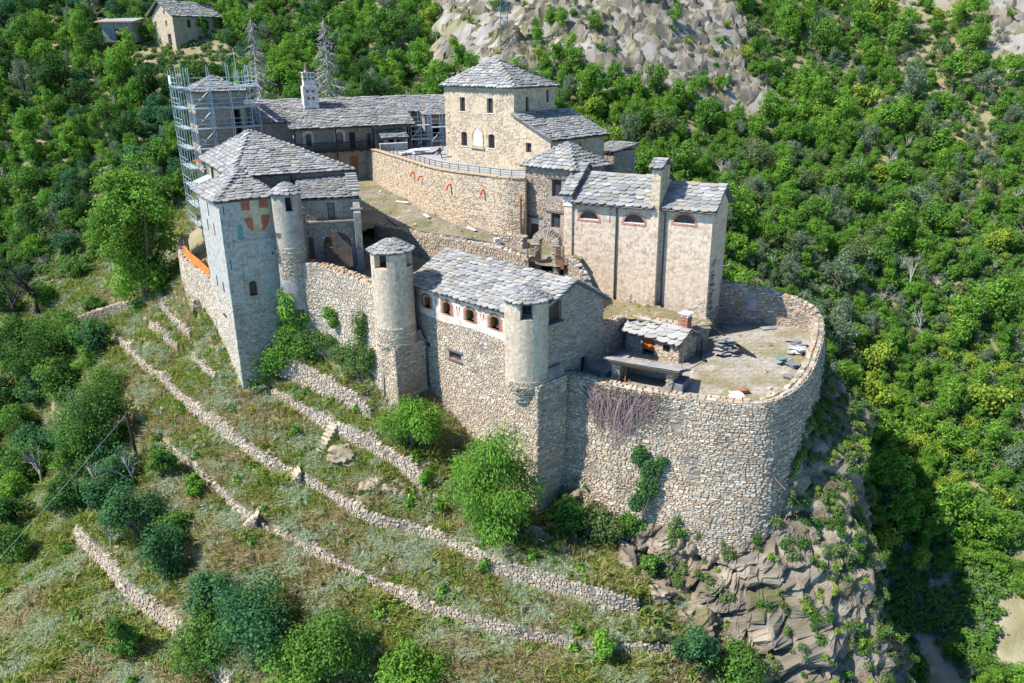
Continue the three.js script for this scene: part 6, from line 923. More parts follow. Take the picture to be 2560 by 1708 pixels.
const kinds = {
  bright: [0, 1, 2].map(i => treeKind(1.9, [3.6, 4.8, 5.6][i], .2, 24, [.16, .46], 1700, .3, .15, PAL.bright)), mid: [0, 1, 2].map(i => treeKind(1.9, [3.2, 4.4, 5.4][i], .2, 24, [.16, .48], 1700, .3, .15, [...PAL.mid, PAL.bright[0]])), dark: [0, 1].map(() => treeKind(2.0, 4.6, .3, 22, [.18, .46], 1500, .3, .16, PAL.dark)),
  olive: [0, 1].map(() => treeKind(1.7, 3.4, .3, 20, [.18, .46], 1300, .26, .13, PAL.olive)), grey: [0, 1].map(() => treeKind(1.7, 3.8, .3, 22, [.16, .4], 1100, .28, .1, PAL.grey)), yellow: [0].map(() => treeKind(1.6, 3.0, .4, 11, [.36, .55], 900, .3, .2, PAL.yellow)), teal: [0, 1].map(() => treeKind(1.8, 4.0, .3, 20, [.18, .46], 1400, .28, .15, PAL.teal)),
};
const deadKinds = [bare(4.2, 3, .75), bare(3.6, 3, .9), bare(3.0, 3, .8)];
function plant(name, label, category, kind, x, z, s, sy, group, y = null, rot = rr(0, 6.28)) {
  const g = new THREE.Group(); g.name = numbered(name); g.position.set(x, y ?? terrainY(x, z), z); g.rotation.y = rot; g.scale.set(s, sy, s); g.userData = { label, category }; if (group) g.userData.group = group;
  g.add(meshOf('trunk', kind.trunk, kind.bark ?? barkMat)); if (kind.crown) g.add(meshOf('crown', kind.crown, leafMat)); scene.add(g); return g;
}
const frustum = (() => { const f = camera.getWorldDirection(V(0, 0, 0)), up = camera.up.clone().addScaledVector(f, -camera.up.dot(f)).normalize(), r = f.clone().cross(up); return (x, y, z, m) => { const w = x * f.x + y * f.y + z * f.z, a = (x * r.x + y * r.y + z * r.z) / w * 1990, b = (x * up.x + y * up.y + z * up.z) / w * 1990, k = m / w * 1990; return w > 0 && Math.abs(a) < 1280 + k && Math.abs(b) < 854 + k; }; })();   // what the photograph could show
// ---- trees and shrubs one can name, near to far
const K = (R, H, low, nl, rl, n, l, w, pal, o) => treeKind(R, H, low, nl, rl, n, l, w, PAL[pal] ?? pal, o);
plant('chestnut_tree', 'tall dense chestnut tree left of the shield tower', 'tree', K(4.8, 20.0, -2.5, 90, [.2, .34], 24000, .34, .22, [...PAL.bright, ...PAL.bright, PAL.mid[1], PAL.yellow[2]], { limbs: 20 }), -37.6, -79, 1, 1, null, terrainY(-37.6, -79) - 1.9);
plant('locust_tree', 'bright green locust tree in front of the gatehouse pier', 'tree', K(3.7, 9.4, .0, 40, [.26, .4], 13000, .3, .1, [...PAL.bright, ...PAL.bright, PAL.mid[0]], { droop: true, limbs: 16 }), -1.5, -47.0, 1, 1);
plant('locust_tree', 'rounded bright green shrub tree at the foot of the left turret pier', 'tree', K(2.75, 4.4, .1, 26, [.28, .42], 6000, .28, .1, [...PAL.bright, PAL.bright[0], PAL.mid[1]], { droop: true }), -7.6, -53.4, 1, 1);
plant('locust_sapling', 'small locust sapling between the two bright green trees', 'sapling', K(.8, 2.3, 0, 8, [.35, .5], 500, .24, .1, 'bright', { droop: true }), -6.5, -50.9, 1, 1);
plant('sumac_shrub', 'tall feathery shrub growing against the shield tower foot', 'shrub', K(1.75, 6.0, .3, 22, [.3, .45], 2600, .42, .14, [...PAL.mid, ...PAL.bright], { droop: true }), -18.2, -62.6, 1, 1, null, -23.4);
const nearShrubs = [   // [x, z, radius, height, palette, label]
  [3.9, -48.9, 1.6, 2.8, 'mid', 'ivy bush at the foot of the gatehouse corner pier'], [6.0, -48.3, 2.2, 2.1, 'olive', 'spreading olive-green bush below the bastion wall foot'], [8.3, -49.0, 1.2, 2.3, 'mid', 'round green bush against the rock under the bastion'], [14.0, -45.6, 2.0, 1.9, 'olive', 'bush clinging to the rock lip under the bastion'], [9.4, -46.4, .9, 1.3, 'mid', 'small green bush on the upper terrace near the rock'], [11.2, -46.6, .9, 1.2, 'olive', 'small olive bush between the bastion foot and the rock'],
  [5.4, -39.4, 1.0, 2.4, 'bright', 'bright bush standing on the lower wall end'], [11.4, -40.7, 1.6, 3.0, 'teal', 'blue-green bush at the right end of lower wall'], [14.4, -41.0, 2.2, 3.0, 'mid', 'broad bush at the cliff foot bottom edge'], [19.6, -43.4, 2.1, 2.6, 'teal', 'dark bush at the cliff foot right of the broad one'],
  [-11.1, -39.9, 2.5, 4.8, 'mid', 'tall green bush at the bottom edge left of centre'], [-6.8, -39.2, 2.5, 2.6, 'bright', 'low bright bush at the bottom edge near centre'], [-16.5, -41.5, 3.3, 6.2, 'teal', 'large dark green bush above the bottom edge'], [-20.5, -42.2, 2.6, 4.2, 'mid', 'mid green bush left of the large dark bush'], [-13.4, -39.4, 2.5, 3.9, 'bright', 'bright leafy bush right of the large dark bush'],
  [-26.0, -42.8, 1.3, 3.4, 'mid', 'upright bush beside the broad lower left wall'], [-20.5, -44.7, 2.0, 4.2, 'teal', 'dark twiggy bush on the terrace above the large dark bush'], [-25.0, -48.3, 2.1, 4.2, 'teal', 'dark bush behind the broad lower left wall'], [-28.5, -51.6, 2.6, 4.8, 'teal', 'big dark shrub at the upper end of broad wall'], [-24.8, -50.5, 1.5, 2.5, 'mid', 'round bush right of the big dark shrub'],
  [-36.8, -62.0, 3.0, 7.2, 'mid', 'tall thicket tree left of the terraces'], [-34.4, -61.4, 2.8, 6.6, 'dark', 'dark thicket tree behind the utility pole'], [-39.2, -63.8, 2.6, 6.0, 'teal', 'blue-green thicket tree at the left of the thicket'], [-37.4, -67.4, 2.6, 4.4, 'mid', 'bushy tree at the top of the thicket'], [-50.0, -79.2, 4.0, 5.4, 'dark', 'dark tree clump under the shaded cross wall'], [-47.0, -79.6, 3.2, 4.4, 'mid', 'bush pressing against the shaded cross wall'], [-54.3, -81.2, 3.2, 5.8, 'dark', 'dark tree at the left edge below bare tree'],
  [-27.5, -55.4, 1.2, 3.0, 'mid', 'upright young bush right of the utility pole'], [-31.7, -56.5, 2.2, 4.0, 'teal', 'dark bush below the utility pole'], [-45.1, -65.8, 2.3, 4.2, 'mid', 'bush in the lower left thicket'], [-24.3, -53.3, 1.0, 1.9, 'bright', 'small bush on the second terrace'], [-50.2, -73.6, 2.4, 4.2, 'mid', 'bush above the overgrown left wall'], [-46.6, -75.2, 2.6, 4.0, 'bright', 'lighter bush in the left thicket'], [-54.2, -77.8, 2.2, 4.2, 'dark', 'dark bush at the left picture edge'], [-35.9, -56.1, 2.0, 3.8, 'dark', 'dark bush over the wire in lower left'], [-38.9, -52.5, 1.9, 3.8, 'mid', 'bush in the lower left corner slope'], [-33.3, -55.8, 1.6, 3.0, 'teal', 'small dark bush in the wire gap'], [-41.7, -56.8, 1.9, 3.6, 'dark', 'dark bush at left edge below the thicket'],
  [-61.5, -98.6, 2.2, 2.6, 'mid', 'bush on the far left meadow edge'], [-56.0, -97.2, 2.3, 3.0, 'olive', 'olive bush on the left meadow'], [-50.8, -90, 1.4, 2.0, 'mid', 'small bush in the left meadow'], [-53.6, -87.2, 1.9, 2.5, 'bright', 'bright bush below the left meadow'], [-57.6, -87.4, 2.2, 3.2, 'dark', 'dark bush beside the bare tree'], [-45.0, -82.2, 1.3, 1.8, 'mid', 'small bush at the low end of cross wall'],
];
for (const [x, z, R, H, pal, label] of nearShrubs) plant('shrub', label, 'shrub', K(R, H * 1.08, .05, Math.round(12 + R * 6), [.28, .46], Math.round(900 + R * R * 420), .24, .15, [...PAL[pal], ...PAL[pal], PAL.mid[1]]), x, z, 1, 1, 'shrubs on the castle slope');
{ // the thicket between the terraces and the left edge
  const P = [[-58, -84], [-46, -82], [-40, -73], [-36.5, -66], [-32.5, -60], [-31.5, -54], [-35, -55], [-41, -58], [-48, -64], [-58, -76]], kk = ['mid', 'teal', 'dark', 'bright'].flatMap(c => [0, 1].map(() => K(1.7, 3.6, .0, 18, [.28, .46], 2200, .24, .15, [...PAL[c], PAL.mid[1]]))); let n = 0;
  for (let t = 0; t < 400 && n < 34; t++) { const x = rr(-58, -30), z = rr(-84, -54); if (!inPoly(P, x, z)) continue; const s = rr(.7, 1.35); n++; plant('thicket_shrub', 'leafy shrub in the thicket between terraces and left edge', 'shrub', kk[Math.floor(rnd() * 8)], x, z, s, s * rr(.8, 1.2), 'shrubs of the left thicket'); }
  for (let t = 0; t < 9; t++) { const q = [[-40, -68], [-37, -62], [-44, -72], [-48, -76], [-34, -57], [-52, -79], [-43, -64], [-30.5, -56], [-46, -68]][t]; plant('thicket_snag', 'bare grey stems rising from the left thicket', 'shrub', { trunk: deadKinds[t % 3], bark: deadMat }, q[0], q[1], 1.25, 1.35, 'bare stems in the left thicket'); }
}
// climbers on the walls
function climber(name, label, pts, n, l, w, pal, spread, y0) { const list = []; for (let i = 0; i < n; i++) { const b = pick(pts), d = ballDir(), k = Math.pow(rnd(), .5); const p = V(b[0] + d.x * b[3] * k, b[1] + d.y * b[4] * k, b[2] + d.z * b[3] * k * spread), c = pick(pal), s = rr(.7, 1.3); list.push({ p, n: V(-.4, .5, .7).addScaledVector(ballDir(), .8).normalize(), l: l * rr(.7, 1.2), w: w * rr(.7, 1.2), c: c.map(v => v * s) }); } const T = new Thing(name, label, 'climbing plant', y0); const g = leaves(list); g.translate(-T.base.x, -T.base.y, -T.base.z); T.g.add(meshOf('foliage', g, leafMat)); const st = []; for (const b of pts.slice(0, 8)) st.push(limb(V(...y0), V(b[0], b[1], b[2]), .03, .01, 4, .15)); T.add('stem', st, barkMat); return T; }
climber('ivy', 'ivy spilling over the bank between tower foot and terrace', [[-21.4, -25.0, -62.8, 1.5, 1.2], [-20.4, -24.2, -62.2, 1.6, 1.3], [-19.2, -23.4, -61.8, 1.6, 1.2], [-21.9, -26.0, -62.2, 1.2, .9], [-18.6, -22.3, -62.2, 1.3, 1.4], [-17.2, -22.8, -61.6, 1.5, .9]], 5200, .2, .15, [...PAL.mid, ...PAL.bright], .8, [-20, -25, -62]);
climber('ivy', 'ivy sheet climbing the right part of the curtain wall', [[-11.9, -20.2, -59.0, .7, 1.6], [-12.4, -22.3, -59.2, 1.1, 1.3], [-11.4, -22.6, -58.3, .9, 1.4], [-13.6, -22.6, -60.0, 1.4, .8], [-12.4, -23.4, -58.8, 1.4, .8], [-15.2, -22.0, -61.0, 1.3, .7], [-16.6, -21.8, -61.4, 1.2, .8]], 5600, .18, .13, [...PAL.olive, ...PAL.mid], .5, [-12.2, -24.5, -58.6]);
climber('ivy', 'small leafy tuft hanging on the curtain wall face', [[-14.7, -19.6, -60.9, .6, .7], [-14.4, -20.3, -60.7, .4, .5]], 420, .28, .15, PAL.bright, .5, [-14.6, -20.8, -60.8]);
climber('ivy', 'dark ivy patch low on the bastion wall', [[8.7, -26.3, -48.9, .6, .9], [9.5, -27.3, -48.5, .8, 1.0], [9.2, -28.6, -48.3, .9, 1.1], [8.6, -29.6, -48.2, .7, .8], [10.2, -26.6, -48.5, .5, .4]], 3200, .17, .14, [...PAL.teal, ...PAL.mid], .35, [9, -30.4, -48]);
{ // dry vine
  const T = new Thing('dry_vine', 'dry purple-brown vine hanging over the bastion parapet', 'climbing plant', [7.6, -22, -50]), g = [], m = mat(lin(.30, .22, .235)); for (let i = 0; i < 330; i++) { const u = rr(5.2, 10.4), a = V(u, -21.9 - rr(0, 1.5), 0), d = rr(.5, 4.2) * (1 - Math.abs(u - 7.6) / 3.4), b = V(u + rr(-.5, .5) + (7.9 - u) * .3, a.y - d, 0); for (const q of [a, b]) { const k = bastionLine.at(clamp((q.x - 3) / .93, 0, 20)); q.set(k.p.x + k.n.x * (.12 * (k.top - q.y) + rr(.1, .3)), q.y, k.p.z + k.n.z * (.12 * (k.top - q.y) + rr(.1, .3))); } g.push(limb(a, b, .018, .008, 3, .25)); } T.add('twigs', g, m);
  const list = []; for (let i = 0; i < 1500; i++) { const u = rr(3.2, 8.4), k = bastionLine.at(u), y = -21.8 - Math.pow(rnd(), 1.4) * 3.0; list.push({ p: V(k.p.x + k.n.x * (.3 + .12 * (k.top - y)), y, k.p.z + k.n.z * (.3 + .12 * (k.top - y))), n: ballDir(), l: .13, w: .08, c: pick([[.26, .19, .21], [.18, .17, .11], [.32, .25, .26], [.10, .15, .05]]) }); } const f = leaves(list); f.translate(-T.base.x, -T.base.y, -T.base.z); T.g.add(meshOf('dry_leaves', f, leafMat));
}
// dead and bare trees
plant('bare_tree', 'dark bare tree standing at the left edge', 'tree', { trunk: bare(9.2, 4, .8, 1.1), bark: darkBark }, -55.6, -85.4, 1, 1); plant('bare_tree', 'second dark bare trunk beside the left edge tree', 'tree', { trunk: bare(8.2, 4, .7, 1.0), bark: darkBark }, -53.4, -85.8, 1, 1);
plant('dead_conifer', 'grey dead conifer behind the rear tower scaffolding', 'tree', { trunk: deadConifer(12.0, 3.6), bark: deadMat }, -32.2, -107.5, 1, 1, null, -7.6); plant('dead_conifer', 'grey leafless conifer behind the ornate chimney', 'tree', { trunk: deadConifer(11.0, 3.8), bark: deadMat }, -23.6, -109.6, 1, 1, null, -6.6);
const bareSpots = [[-46.5, -64.5, 1.3, 'bare grey twigs at the left edge below thicket'], [-31.8, -57.0, 1.1, 'bare branches rising from bush by the pole'], [-21.3, -45.2, .9, 'bare grey twigs in the dark twiggy bush'], [-44, -88, 1.4, 'bare grey branches left of the chestnut'], [-47, -95, 1.6, 'pale bare branches above the left meadow'], [14.4, -43.0, .9, 'bleached bare branches at the cliff foot'], [16.6, -43.4, .8, 'pale bare branch arching over the cliff foot'], [-48.5, -63, 1.2, 'bare shrub at the left edge'], [-30.3, -51.0, 1.0, 'grey bare twigs on the broad wall'], [-52, -104, 1.7, 'bare grey tree on the left woodland edge']];
for (const [x, z, s, l] of bareSpots) plant('bare_shrub', l, 'shrub', { trunk: pick(deadKinds), bark: deadMat }, x, z, s, s, 'bare shrubs');
// ---- woods: individuals first, the rest as one mass
const walls = [[-38, -12, -100, -60], [-14, 28, -92, -45]];
function inCastle(x, z) { return inPoly([[-38, -86], [-30, -73], [-24, -61], [-12, -52], [2, -46], [16, -45.5], [22, -50], [27, -60], [25.5, -66], [19, -67.5], [15, -74], [12.5, -86], [12, -93], [-4, -102], [-30, -101], [-40, -96]], x, z); }
{
  const spots = [], cell = new Map(), free = (x, z, d) => { const i = Math.floor(x / 3), j = Math.floor(z / 3); for (let a = -1; a <= 1; a++) for (let b = -1; b <= 1; b++) for (const q of cell.get((i + a) * 4099 + j + b) ?? []) if (Math.hypot(q[0] - x, q[1] - z) < d) return false; return true; };
  const put = (x, z, e) => { const k = Math.floor(x / 3) * 4099 + Math.floor(z / 3); if (!cell.has(k)) cell.set(k, []); cell.get(k).push([x, z]); spots.push({ x, z, ...e }); };
  for (let t = 0; t < 32000; t++) {
    const z = -Math.exp(rr(Math.log(46), Math.log(225))), x = rr(-.98, .98) * -z; if (inCastle(x, z)) continue;
    const right = z > -66.5 ? x > mixn(28.5, 31.5, smooth(-66, -55, z)) : x > 19.8 + (-68 - z) * -.26, left = x < -14; if (z > -100 && !left && !right) continue; if (z > -100 && left) { if (x > -58 || z > -88) { if (!(z < -93 && x < -40)) continue; } }
    if (z > -60 && x > 20) { if (noise(x * .12, z * .12, 5) < .12 || x < 36) continue; }
    const rock = rockMask(x, z); if (rock > .35 && rnd() < .93) continue;
    if (x > 66 && z < -114 && rnd() < .45 * smooth(-114, -120, z)) continue;
    if (z < -131 && z > -150 && x / z > .335 && x / z < .45) continue;
    if (z < -88 && z > -103 && x < -40 && x > -62 && noise(x * .1, z * .1, 3) > -.1 && rnd() < .8) continue;
    const s = (.5 + 1.0 * Math.pow(rnd(), 1.7)) * (z < -120 ? 1.15 : 1) * (rock > .35 ? .6 : 1); if (!free(x, z, 1.75 * s)) continue;
    const y = terrainY(x, z); if (!frustum(x, y + 1.5, z, 11)) continue;
    const a = fbm(x * .05, z * .05, 9, 3) + rr(-.25, .25); let kind = x < -14 ? (a > .12 ? 'bright' : a > -.02 ? 'mid' : a > -.16 ? 'dark' : 'teal') : a > .24 ? 'yellow' : a > -.04 ? 'bright' : a > -.17 ? 'mid' : a > -.24 ? 'olive' : 'grey'; if (rnd() < .07) kind = 'grey'; if (rnd() < .1) kind = 'dead';
    put(x, z, { y, s, sy: s * rr(.8, 1.25), kind, i: Math.floor(rnd() * 3), r: rr(0, 6.28), d: Math.hypot(x, y, z) });
  }
  const shown = q => frustum(q.x, q.y + 1.5, q.z, .5) ? 1 : .2; spots.sort((a, b) => b.s * shown(b) / b.d - a.s * shown(a) / a.d);
  const LB = { bright: 'bright green broadleaf tree in the hillside woods', mid: 'mid green broadleaf tree in the hillside woods', dark: 'dark green broadleaf tree in the woods on the left', teal: 'blue-green broadleaf tree in the woods on the left', olive: 'olive green bushy tree on the right hillside', grey: 'grey-leaved tree in the hillside woods', yellow: 'yellow-green bushy tree on the right hillside', dead: 'leafless grey tree in the hillside woods' };
  const place = (x, z) => rockMask(x, z) > .3 ? 'on the bare rock above' : x > 14 ? (z > -78 ? 'beside the bastion cliff' : z > -108 ? 'on the slope right of the chapel' : 'on the upper right hillside') : x > -14 ? 'behind the keep' : x < -42 && z > -118 ? 'on the slope left of the chestnut' : z > -125 ? 'behind the gallery roof' : 'below the hill house';
  for (const k in LB) LB[k] = LB[k].replace(/ (in|on) the .*/, ''); const rest = {};
  spots.forEach((q, n) => {
    if (n < 300) plant(q.kind === 'dead' ? 'dead_tree' : 'woodland_tree', LB[q.kind] + ' ' + place(q.x, q.z), 'tree', q.kind === 'dead' ? { trunk: deadKinds[q.i], bark: deadMat } : kinds[q.kind][q.i % kinds[q.kind].length], q.x, q.z, q.s, q.sy, q.kind + ' trees ' + place(q.x, q.z), q.y - .1, q.r);
    else { const k = q.kind === 'dead' ? 'dead' + q.i : q.kind + q.i % kinds[q.kind].length; (rest[k] ??= []).push(q); }
  });
  const wood = new THREE.Group(); wood.name = 'woodland'; wood.userData = { kind: 'stuff', label: 'dense mixed woods covering the hillsides behind the castle', category: 'woods' }; scene.add(wood);
  const m4 = new THREE.Matrix4(), qn = new THREE.Quaternion(), up = V(0, 1, 0);
  for (const [k, list] of Object.entries(rest)) { const dead = k.startsWith('dead'), g = dead ? deadKinds[+k.slice(4)] : kinds[k.slice(0, -1)][+k.slice(-1)].crown, im = new THREE.InstancedMesh(g, dead ? deadMat : leafMat, list.length); im.name = dead ? 'bare_crowns' : 'crowns'; list.forEach((q, i) => im.setMatrixAt(i, m4.compose(V(q.x, q.y - .1, q.z), qn.setFromAxisAngle(up, q.r), V(q.s, q.sy, q.s)))); im.castShadow = im.receiveShadow = true; wood.add(im); }

  // undergrowth
  const ug = [crown(lobesOf(.7, .8, -.2, 6, [.4, .6]), 150, .26, .16, PAL.mid), crown(lobesOf(.7, .7, -.2, 6, [.4, .6]), 140, .26, .16, PAL.olive), crown(lobesOf(.6, .6, -.2, 5, [.4, .6]), 120, .22, .12, PAL.grey)], us = [[], [], []];
  for (let t = 0; t < 34000; t++) { const z = -Math.exp(rr(Math.log(42), Math.log(190))), x = rr(-.74, .74) * -z; if (inCastle(x, z)) continue; const wooded = z < -100 || x > 27 || (z < -67 && x > 19.5 + (-68 - z) * -.26) || (x < -40 && z < -90); if (!wooded || (rockMask(x, z) > .3 && rnd() < .93)) continue; if (x > 20 && z > -60 && noise(x * .15, z * .15, 7) < -.05) continue; if (x > 66 && z < -114 && rnd() < .4) continue; const y = terrainY(x, z); if (frustum(x, y, z, 5)) us[rnd() < .5 ? 0 : rnd() < .7 ? 1 : 2].push([x, y, z]); }
  const U = new THREE.Group(); U.name = 'undergrowth'; U.userData = { kind: 'stuff', label: 'low scrub under the hillside trees', category: 'scrub' }; scene.add(U);
  us.forEach((list, k) => { const im = new THREE.InstancedMesh(ug[k], leafMat, list.length); im.name = 'scrub'; list.forEach(([x, y, z], i) => { const s = rr(.6, 1.5); im.setMatrixAt(i, m4.compose(V(x, y, z), qn.setFromAxisAngle(up, rr(0, 6.28)), V(s, s * rr(.7, 1.2), s))); }); U.add(im); });
}
// ---- grass and sage on the terraced slope
{
  const tuft = (n, h, w, bend, cols, lean) => { const P = [], C = []; for (let i = 0; i < n; i++) { const a = rr(0, 6.28), hh = h * rr(.6, 1.15), b = bend * rr(.4, 1.3), r = rr(0, .16), dx = Math.cos(a), dz = Math.sin(a), px = -dz * w / 2, pz = dx * w / 2, x0 = dx * r, z0 = dz * r, x1 = x0 + dx * b * hh * .35 + lean * .3, z1 = z0 + dz * b * hh * .35, x2 = x0 + dx * b * hh + lean, z2 = z0 + dz * b * hh, y1 = hh * .62, y2 = hh * (1 - .35 * b), c = pick(cols), s = rr(.75, 1.3), q = (...v) => { for (const u of v) { P.push(...u); C.push(c[0] * s, c[1] * s, c[2] * s); } }; const A = [x0 + px, -.06, z0 + pz], B = [x0 - px, -.06, z0 - pz], D = [x1 + px * .8, y1, z1 + pz * .8], E = [x1 - px * .8, y1, z1 - pz * .8], F = [x2, y2, z2]; q(A, B, E, A, E, D, D, E, F); } const g = new THREE.BufferGeometry(); g.setAttribute('position', new THREE.Float32BufferAttribute(P, 3)); g.setAttribute('color', new THREE.Float32BufferAttribute(C, 3)); g.computeVertexNormals(); return g; };
  const G = { green: tuft(16, .5, .05, .6, [[0.262, 0.345, 0.0689], [0.323, 0.386, 0.0886], [0.192, 0.271, 0.0492]], .05), dry: tuft(16, .48, .04, .7, [[0.454, 0.392, 0.221], [0.395, 0.331, 0.172], [0.487, 0.435, 0.271], [0.319, 0.244, 0.123]], .1), olive: tuft(16, .46, .045, .7, [[0.348, 0.36, 0.113], [0.425, 0.4, 0.151], [0.27, 0.29, 0.0845]], .08), sage: tuft(26, .55, .045, 1.1, [[0.451, 0.531, 0.36], [0.533, 0.605, 0.44], [0.369, 0.457, 0.29]], .12), weed: crown(lobesOf(.35, .5, 0, 5, [.4, .6]), 70, .16, .09, [...PAL.bright, ...PAL.mid]), bloom: crown(lobesOf(.3, .5, 0, 4, [.4, .6]), 60, .1, .07, [...PAL.yellow, [.35, .33, .02]]) };
  const lists = { green: [], dry: [], olive: [], sage: [], weed: [], bloom: [] };
  const nearWall = (x, z) => { for (const t of TERR) { const r = nearest(t.p, x, z); if (r && !r.end && r.d < .12 && r.d > -.22) return true; } return false; };
  for (let t = 0; t < 175000; t++) {
    const z = -Math.exp(rr(Math.log(34), Math.log(106))), x = rr(-.95, .5) * -z; if (z < -60 && x > -9) continue; if (inPoly([[-36, -84], [-26.5, -67.6], [-22.5, -60.9], [-18.5, -63.2], [-15.8, -61.7], [-11.2, -58.6], [-9.1, -56.2], [-6.6, -58.6], [0, -52.2], [1.8, -49.5], [3.5, -52], [10, -60], [-10, -100], [-36, -97]], x, z)) continue; if (x > 9 && z < -44.5) continue; if (nearWall(x, z)) continue;
    let y = terrainY(x, z); if (!frustum(x, y, z, 3)) continue; for (const t of TERR) { const q = nearest(t.p, x, z); if (!q.end && q.d > .2 && q.d < 1.1) y = Math.max(y, q.y - .12); }
    const a = fbm(x * .11, z * .16, 21, 3), b = fbm(x * .35, z * .35, 33, 3), left = smooth(-8, -24, x), r = rnd(); let k;
    if (b + .5 * noise(x * 1.7, z * 1.7, 8) > .15 && r < .62) k = 'sage'; else if (a + left * .16 + .25 * (r - .5) > .1) k = r < .6 ? 'green' : 'olive'; else if (a > -.08) k = r < .5 ? 'olive' : r < .8 ? 'dry' : 'green'; else k = r < .78 ? 'dry' : 'olive'; if (rnd() < .035) k = 'weed'; if (rnd() < .008 && fbm(x * .2, z * .2, 44, 2) > .05) k = 'bloom'; if (fbm(x * .5, z * .5, 51, 2) < -.26 && rnd() < .8) continue;
    lists[k].push([x, y, z]);
  }
  const m4 = new THREE.Matrix4(), qn = new THREE.Quaternion(), e = new THREE.Euler(), info = { green: 'fresh green grass tufts on the terraces', dry: 'dry straw-coloured grass on the slope', olive: 'olive wild grass on the slope', sage: 'pale silvery sage clumps on the terraces', weed: 'leafy green weeds among the grass', bloom: 'yellow-flowering weeds on the slope' };
  for (const [k, list] of Object.entries(lists)) { const im = new THREE.InstancedMesh(G[k], leafMat, list.length); im.name = { green: 'green_grass', dry: 'dry_grass', olive: 'wild_grass', sage: 'sage_clumps', weed: 'weeds', bloom: 'yellow_weeds' }[k]; im.userData = { kind: 'stuff', label: info[k], category: 'grass' }; list.forEach(([x, y, z], i) => { const s = (k === 'sage' ? rr(.5, 1.3) : rr(.55, 1.2) * (rnd() < .07 ? rr(1.5, 2.2) : 1)); im.setMatrixAt(i, m4.compose(V(x, y, z), qn.setFromEuler(e.set(rr(-.2, .2), k === 'sage' || k === 'dry' ? rr(-.9, .9) + 2.4 : rr(0, 6.28), rr(-.2, .2))), V(s, s * rr(.75, 1.2), s))); }); im.castShadow = im.receiveShadow = true; scene.add(im); }

}
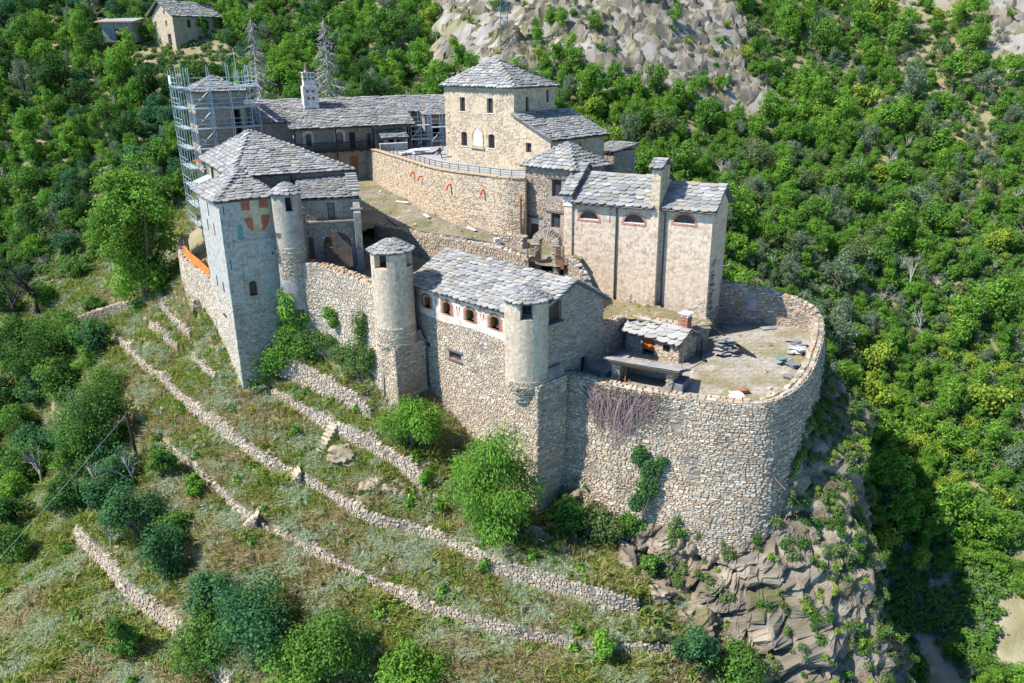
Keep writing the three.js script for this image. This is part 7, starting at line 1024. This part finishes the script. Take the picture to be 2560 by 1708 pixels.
// plants rooted in the cliff, stones and weeds in the courts
{
  const m4 = new THREE.Matrix4(), qn = new THREE.Quaternion(), up = V(0, 1, 0), bush = [crown(lobesOf(.7, .8, -.2, 7, [.4, .6]), 260, .2, .12, PAL.mid), crown(lobesOf(.7, .7, -.2, 7, [.4, .6]), 240, .2, .12, PAL.olive), crown(lobesOf(.55, .9, -.1, 6, [.4, .6]), 220, .18, .08, PAL.yellow)], L = [[], [], []];
  for (const [x, y, z, ny] of cliffSpots) { const f = fbm(x * .3, y * .3, z * .3, 3) + .25 * ny, side = smooth(18, 22, x); if (f + .16 * side > .16 && rnd() < .16 + .12 * side) L[rnd() < .45 ? 0 : rnd() < .75 ? 1 : 2].push([x, y, z]); else if (rnd() < .02) L[1].push([x, y, z]); }
  const G = new THREE.Group(); G.name = 'cliff_plants'; G.userData = { kind: 'stuff', label: 'scrub and weeds rooted in the cliff', category: 'scrub' }; scene.add(G);
  L.forEach((l, k) => { const im = new THREE.InstancedMesh(bush[k], leafMat, l.length); im.name = 'scrub'; l.forEach(([x, y, z], i) => { const s = rr(.3, .95); im.setMatrixAt(i, m4.compose(V(x, y, z), qn.setFromAxisAngle(up, rr(0, 6.28)), V(s, s, s))); }); G.add(im); });
  const yards = [[[[3.6, -52.4], [8, -51], [12, -49.4], [16.5, -48.6], [20, -52], [22.6, -57], [23.6, -62], [17, -64], [15.5, -58.6], [13, -54], [6, -55]], (x, z) => -22.23 + .25 * smooth(17, 24, x) * smooth(-56, -63, z), 1], [[[-16, -95], [-11.8, -87.4], [-7.4, -78.6], [-2.6, -73.7], [1.2, -70.6], [4.8, -67.6], [3, -65], [-1, -67.2], [-9, -72.8], [-12.6, -76], [-20, -88]], (x, z) => pathY(x, z) + .02, 1.1], [[[5.4, -65.6], [15.6, -60], [13, -57.8], [8.4, -60.4], [6.4, -56], [4.2, -62]], (x, z) => idw([[6, -64.5, -18.6], [4, -63.5, -17.6], [8, -64, -19.7], [11, -62.4, -19.75], [15, -60, -20.3], [9, -60, -19.8], [6.8, -57, -19.9], [5, -58, -19.8]])(x, z), 1.6]];
  const st = [[], [], []], wd = [[], []]; for (const [P, yf, dens] of yards) for (let t = 0; t < 2600; t++) { const x = rr(-20, 25), z = rr(-96, -48); if (!inPoly(P, x, z)) continue; const n = fbm(x * .4, z * .4, 61, 3); if (rnd() < .45) st[Math.floor(rnd() * 3)].push([x, yf(x, z), z]); else if (n > -.05 && rnd() < dens * .6) wd[rnd() < .5 ? 0 : 1].push([x, yf(x, z), z]); }
  for (let t = 0; t < 2600; t++) { const u = rnd(), x = rr(-44, 12), z = rr(-76, -38); let ok = false; for (const q of TERR) { const r = nearest(q.p, x, z); if (r.d < -.2 && r.d > -1.6 && !r.end && rnd() < .5) ok = true; } if (ok) st[Math.floor(rnd() * 3)].push([x, terrainY(x, z), z]); }
  const R = new THREE.Group(); R.name = 'loose_stones'; R.userData = { kind: 'stuff', label: 'loose stones strewn over courts and terraces', category: 'stones' }; scene.add(R);
  st.forEach((l, k) => { const im = new THREE.InstancedMesh(stoneUnits[k * 3], stoneTones[[0, 6, 7][k]].m, l.length); im.name = 'stones'; l.forEach(([x, y, z], i) => { const s = .07 + .3 * Math.pow(rnd(), 4); im.setMatrixAt(i, m4.compose(V(x, y - .02, z), qn.setFromEuler(new THREE.Euler(-1.57 + rr(-.4, .4), rr(-.4, .4), rr(0, 6))), V(s, s * .8, s * .5))); }); R.add(im); });
  const T1 = crown(lobesOf(.22, .22, 0, 3, [.4, .6]), 40, .1, .05, [[.3, .3, .1], [.36, .33, .14], [.2, .24, .07]]), T2 = crown(lobesOf(.2, .2, 0, 3, [.4, .6]), 40, .1, .04, [[.46, .36, .2], [.4, .3, .14]]), Wd = new THREE.Group(); Wd.name = 'court_weeds'; Wd.userData = { kind: 'stuff', label: 'thin weeds growing in the castle courts', category: 'weeds' }; scene.add(Wd);
  wd.forEach((l, k) => { const im = new THREE.InstancedMesh(k ? T2 : T1, leafMat, l.length); im.name = 'weeds'; l.forEach(([x, y, z], i) => { const s = rr(.5, 1.3); im.setMatrixAt(i, m4.compose(V(x, y, z), qn.setFromAxisAngle(up, rr(0, 6.28)), V(s, s * rr(.5, 1.2), s))); }); Wd.add(im); });
}
// rocks on the slope
for (const [x, z, a, b, c, dy, l] of [[-12.6, -54.2, 1.5, 1.3, 1.3, 0, 'grey rock outcrop below the pale stone steps'], [-10.4, -51.5, 1.1, .8, .9, 0, 'pale rock between the outcrop and the sapling'], [-8.6, -50.8, .9, .6, .8, .1, 'small rock under the rounded shrub tree'], [1.6, -47.4, 1.1, 1.2, 1.0, 0, 'rock at the foot of the gatehouse corner pier'], [7.2, -47.6, 1.8, 1.1, 1.2, -.2, 'rock slab under the bastion wall foot'], [4.2, -45.4, 1.0, .5, .8, 0, 'flat rock in the dry grass above middle wall'], [9.3, -45.0, 1.5, .8, 1.2, 0, 'rock ledge in the grass left of the cliff'], [11.5, -43.6, 1.8, 1.0, 1.4, 0, 'dark split rock at the cliff foot'], [-29.4, -71.6, .6, 1.0, .6, 0, 'rock against the left curtain wall foot'], [-40, -47.8, .8, .5, .7, 0, 'pale stone in the sage at lower left'], [-36.2, -44.6, 1.2, .5, 1.0, 0, 'stony patch at the bottom left']]) boulder(x, z, a, b, c, l, dy);
renderer.render(scene, camera);
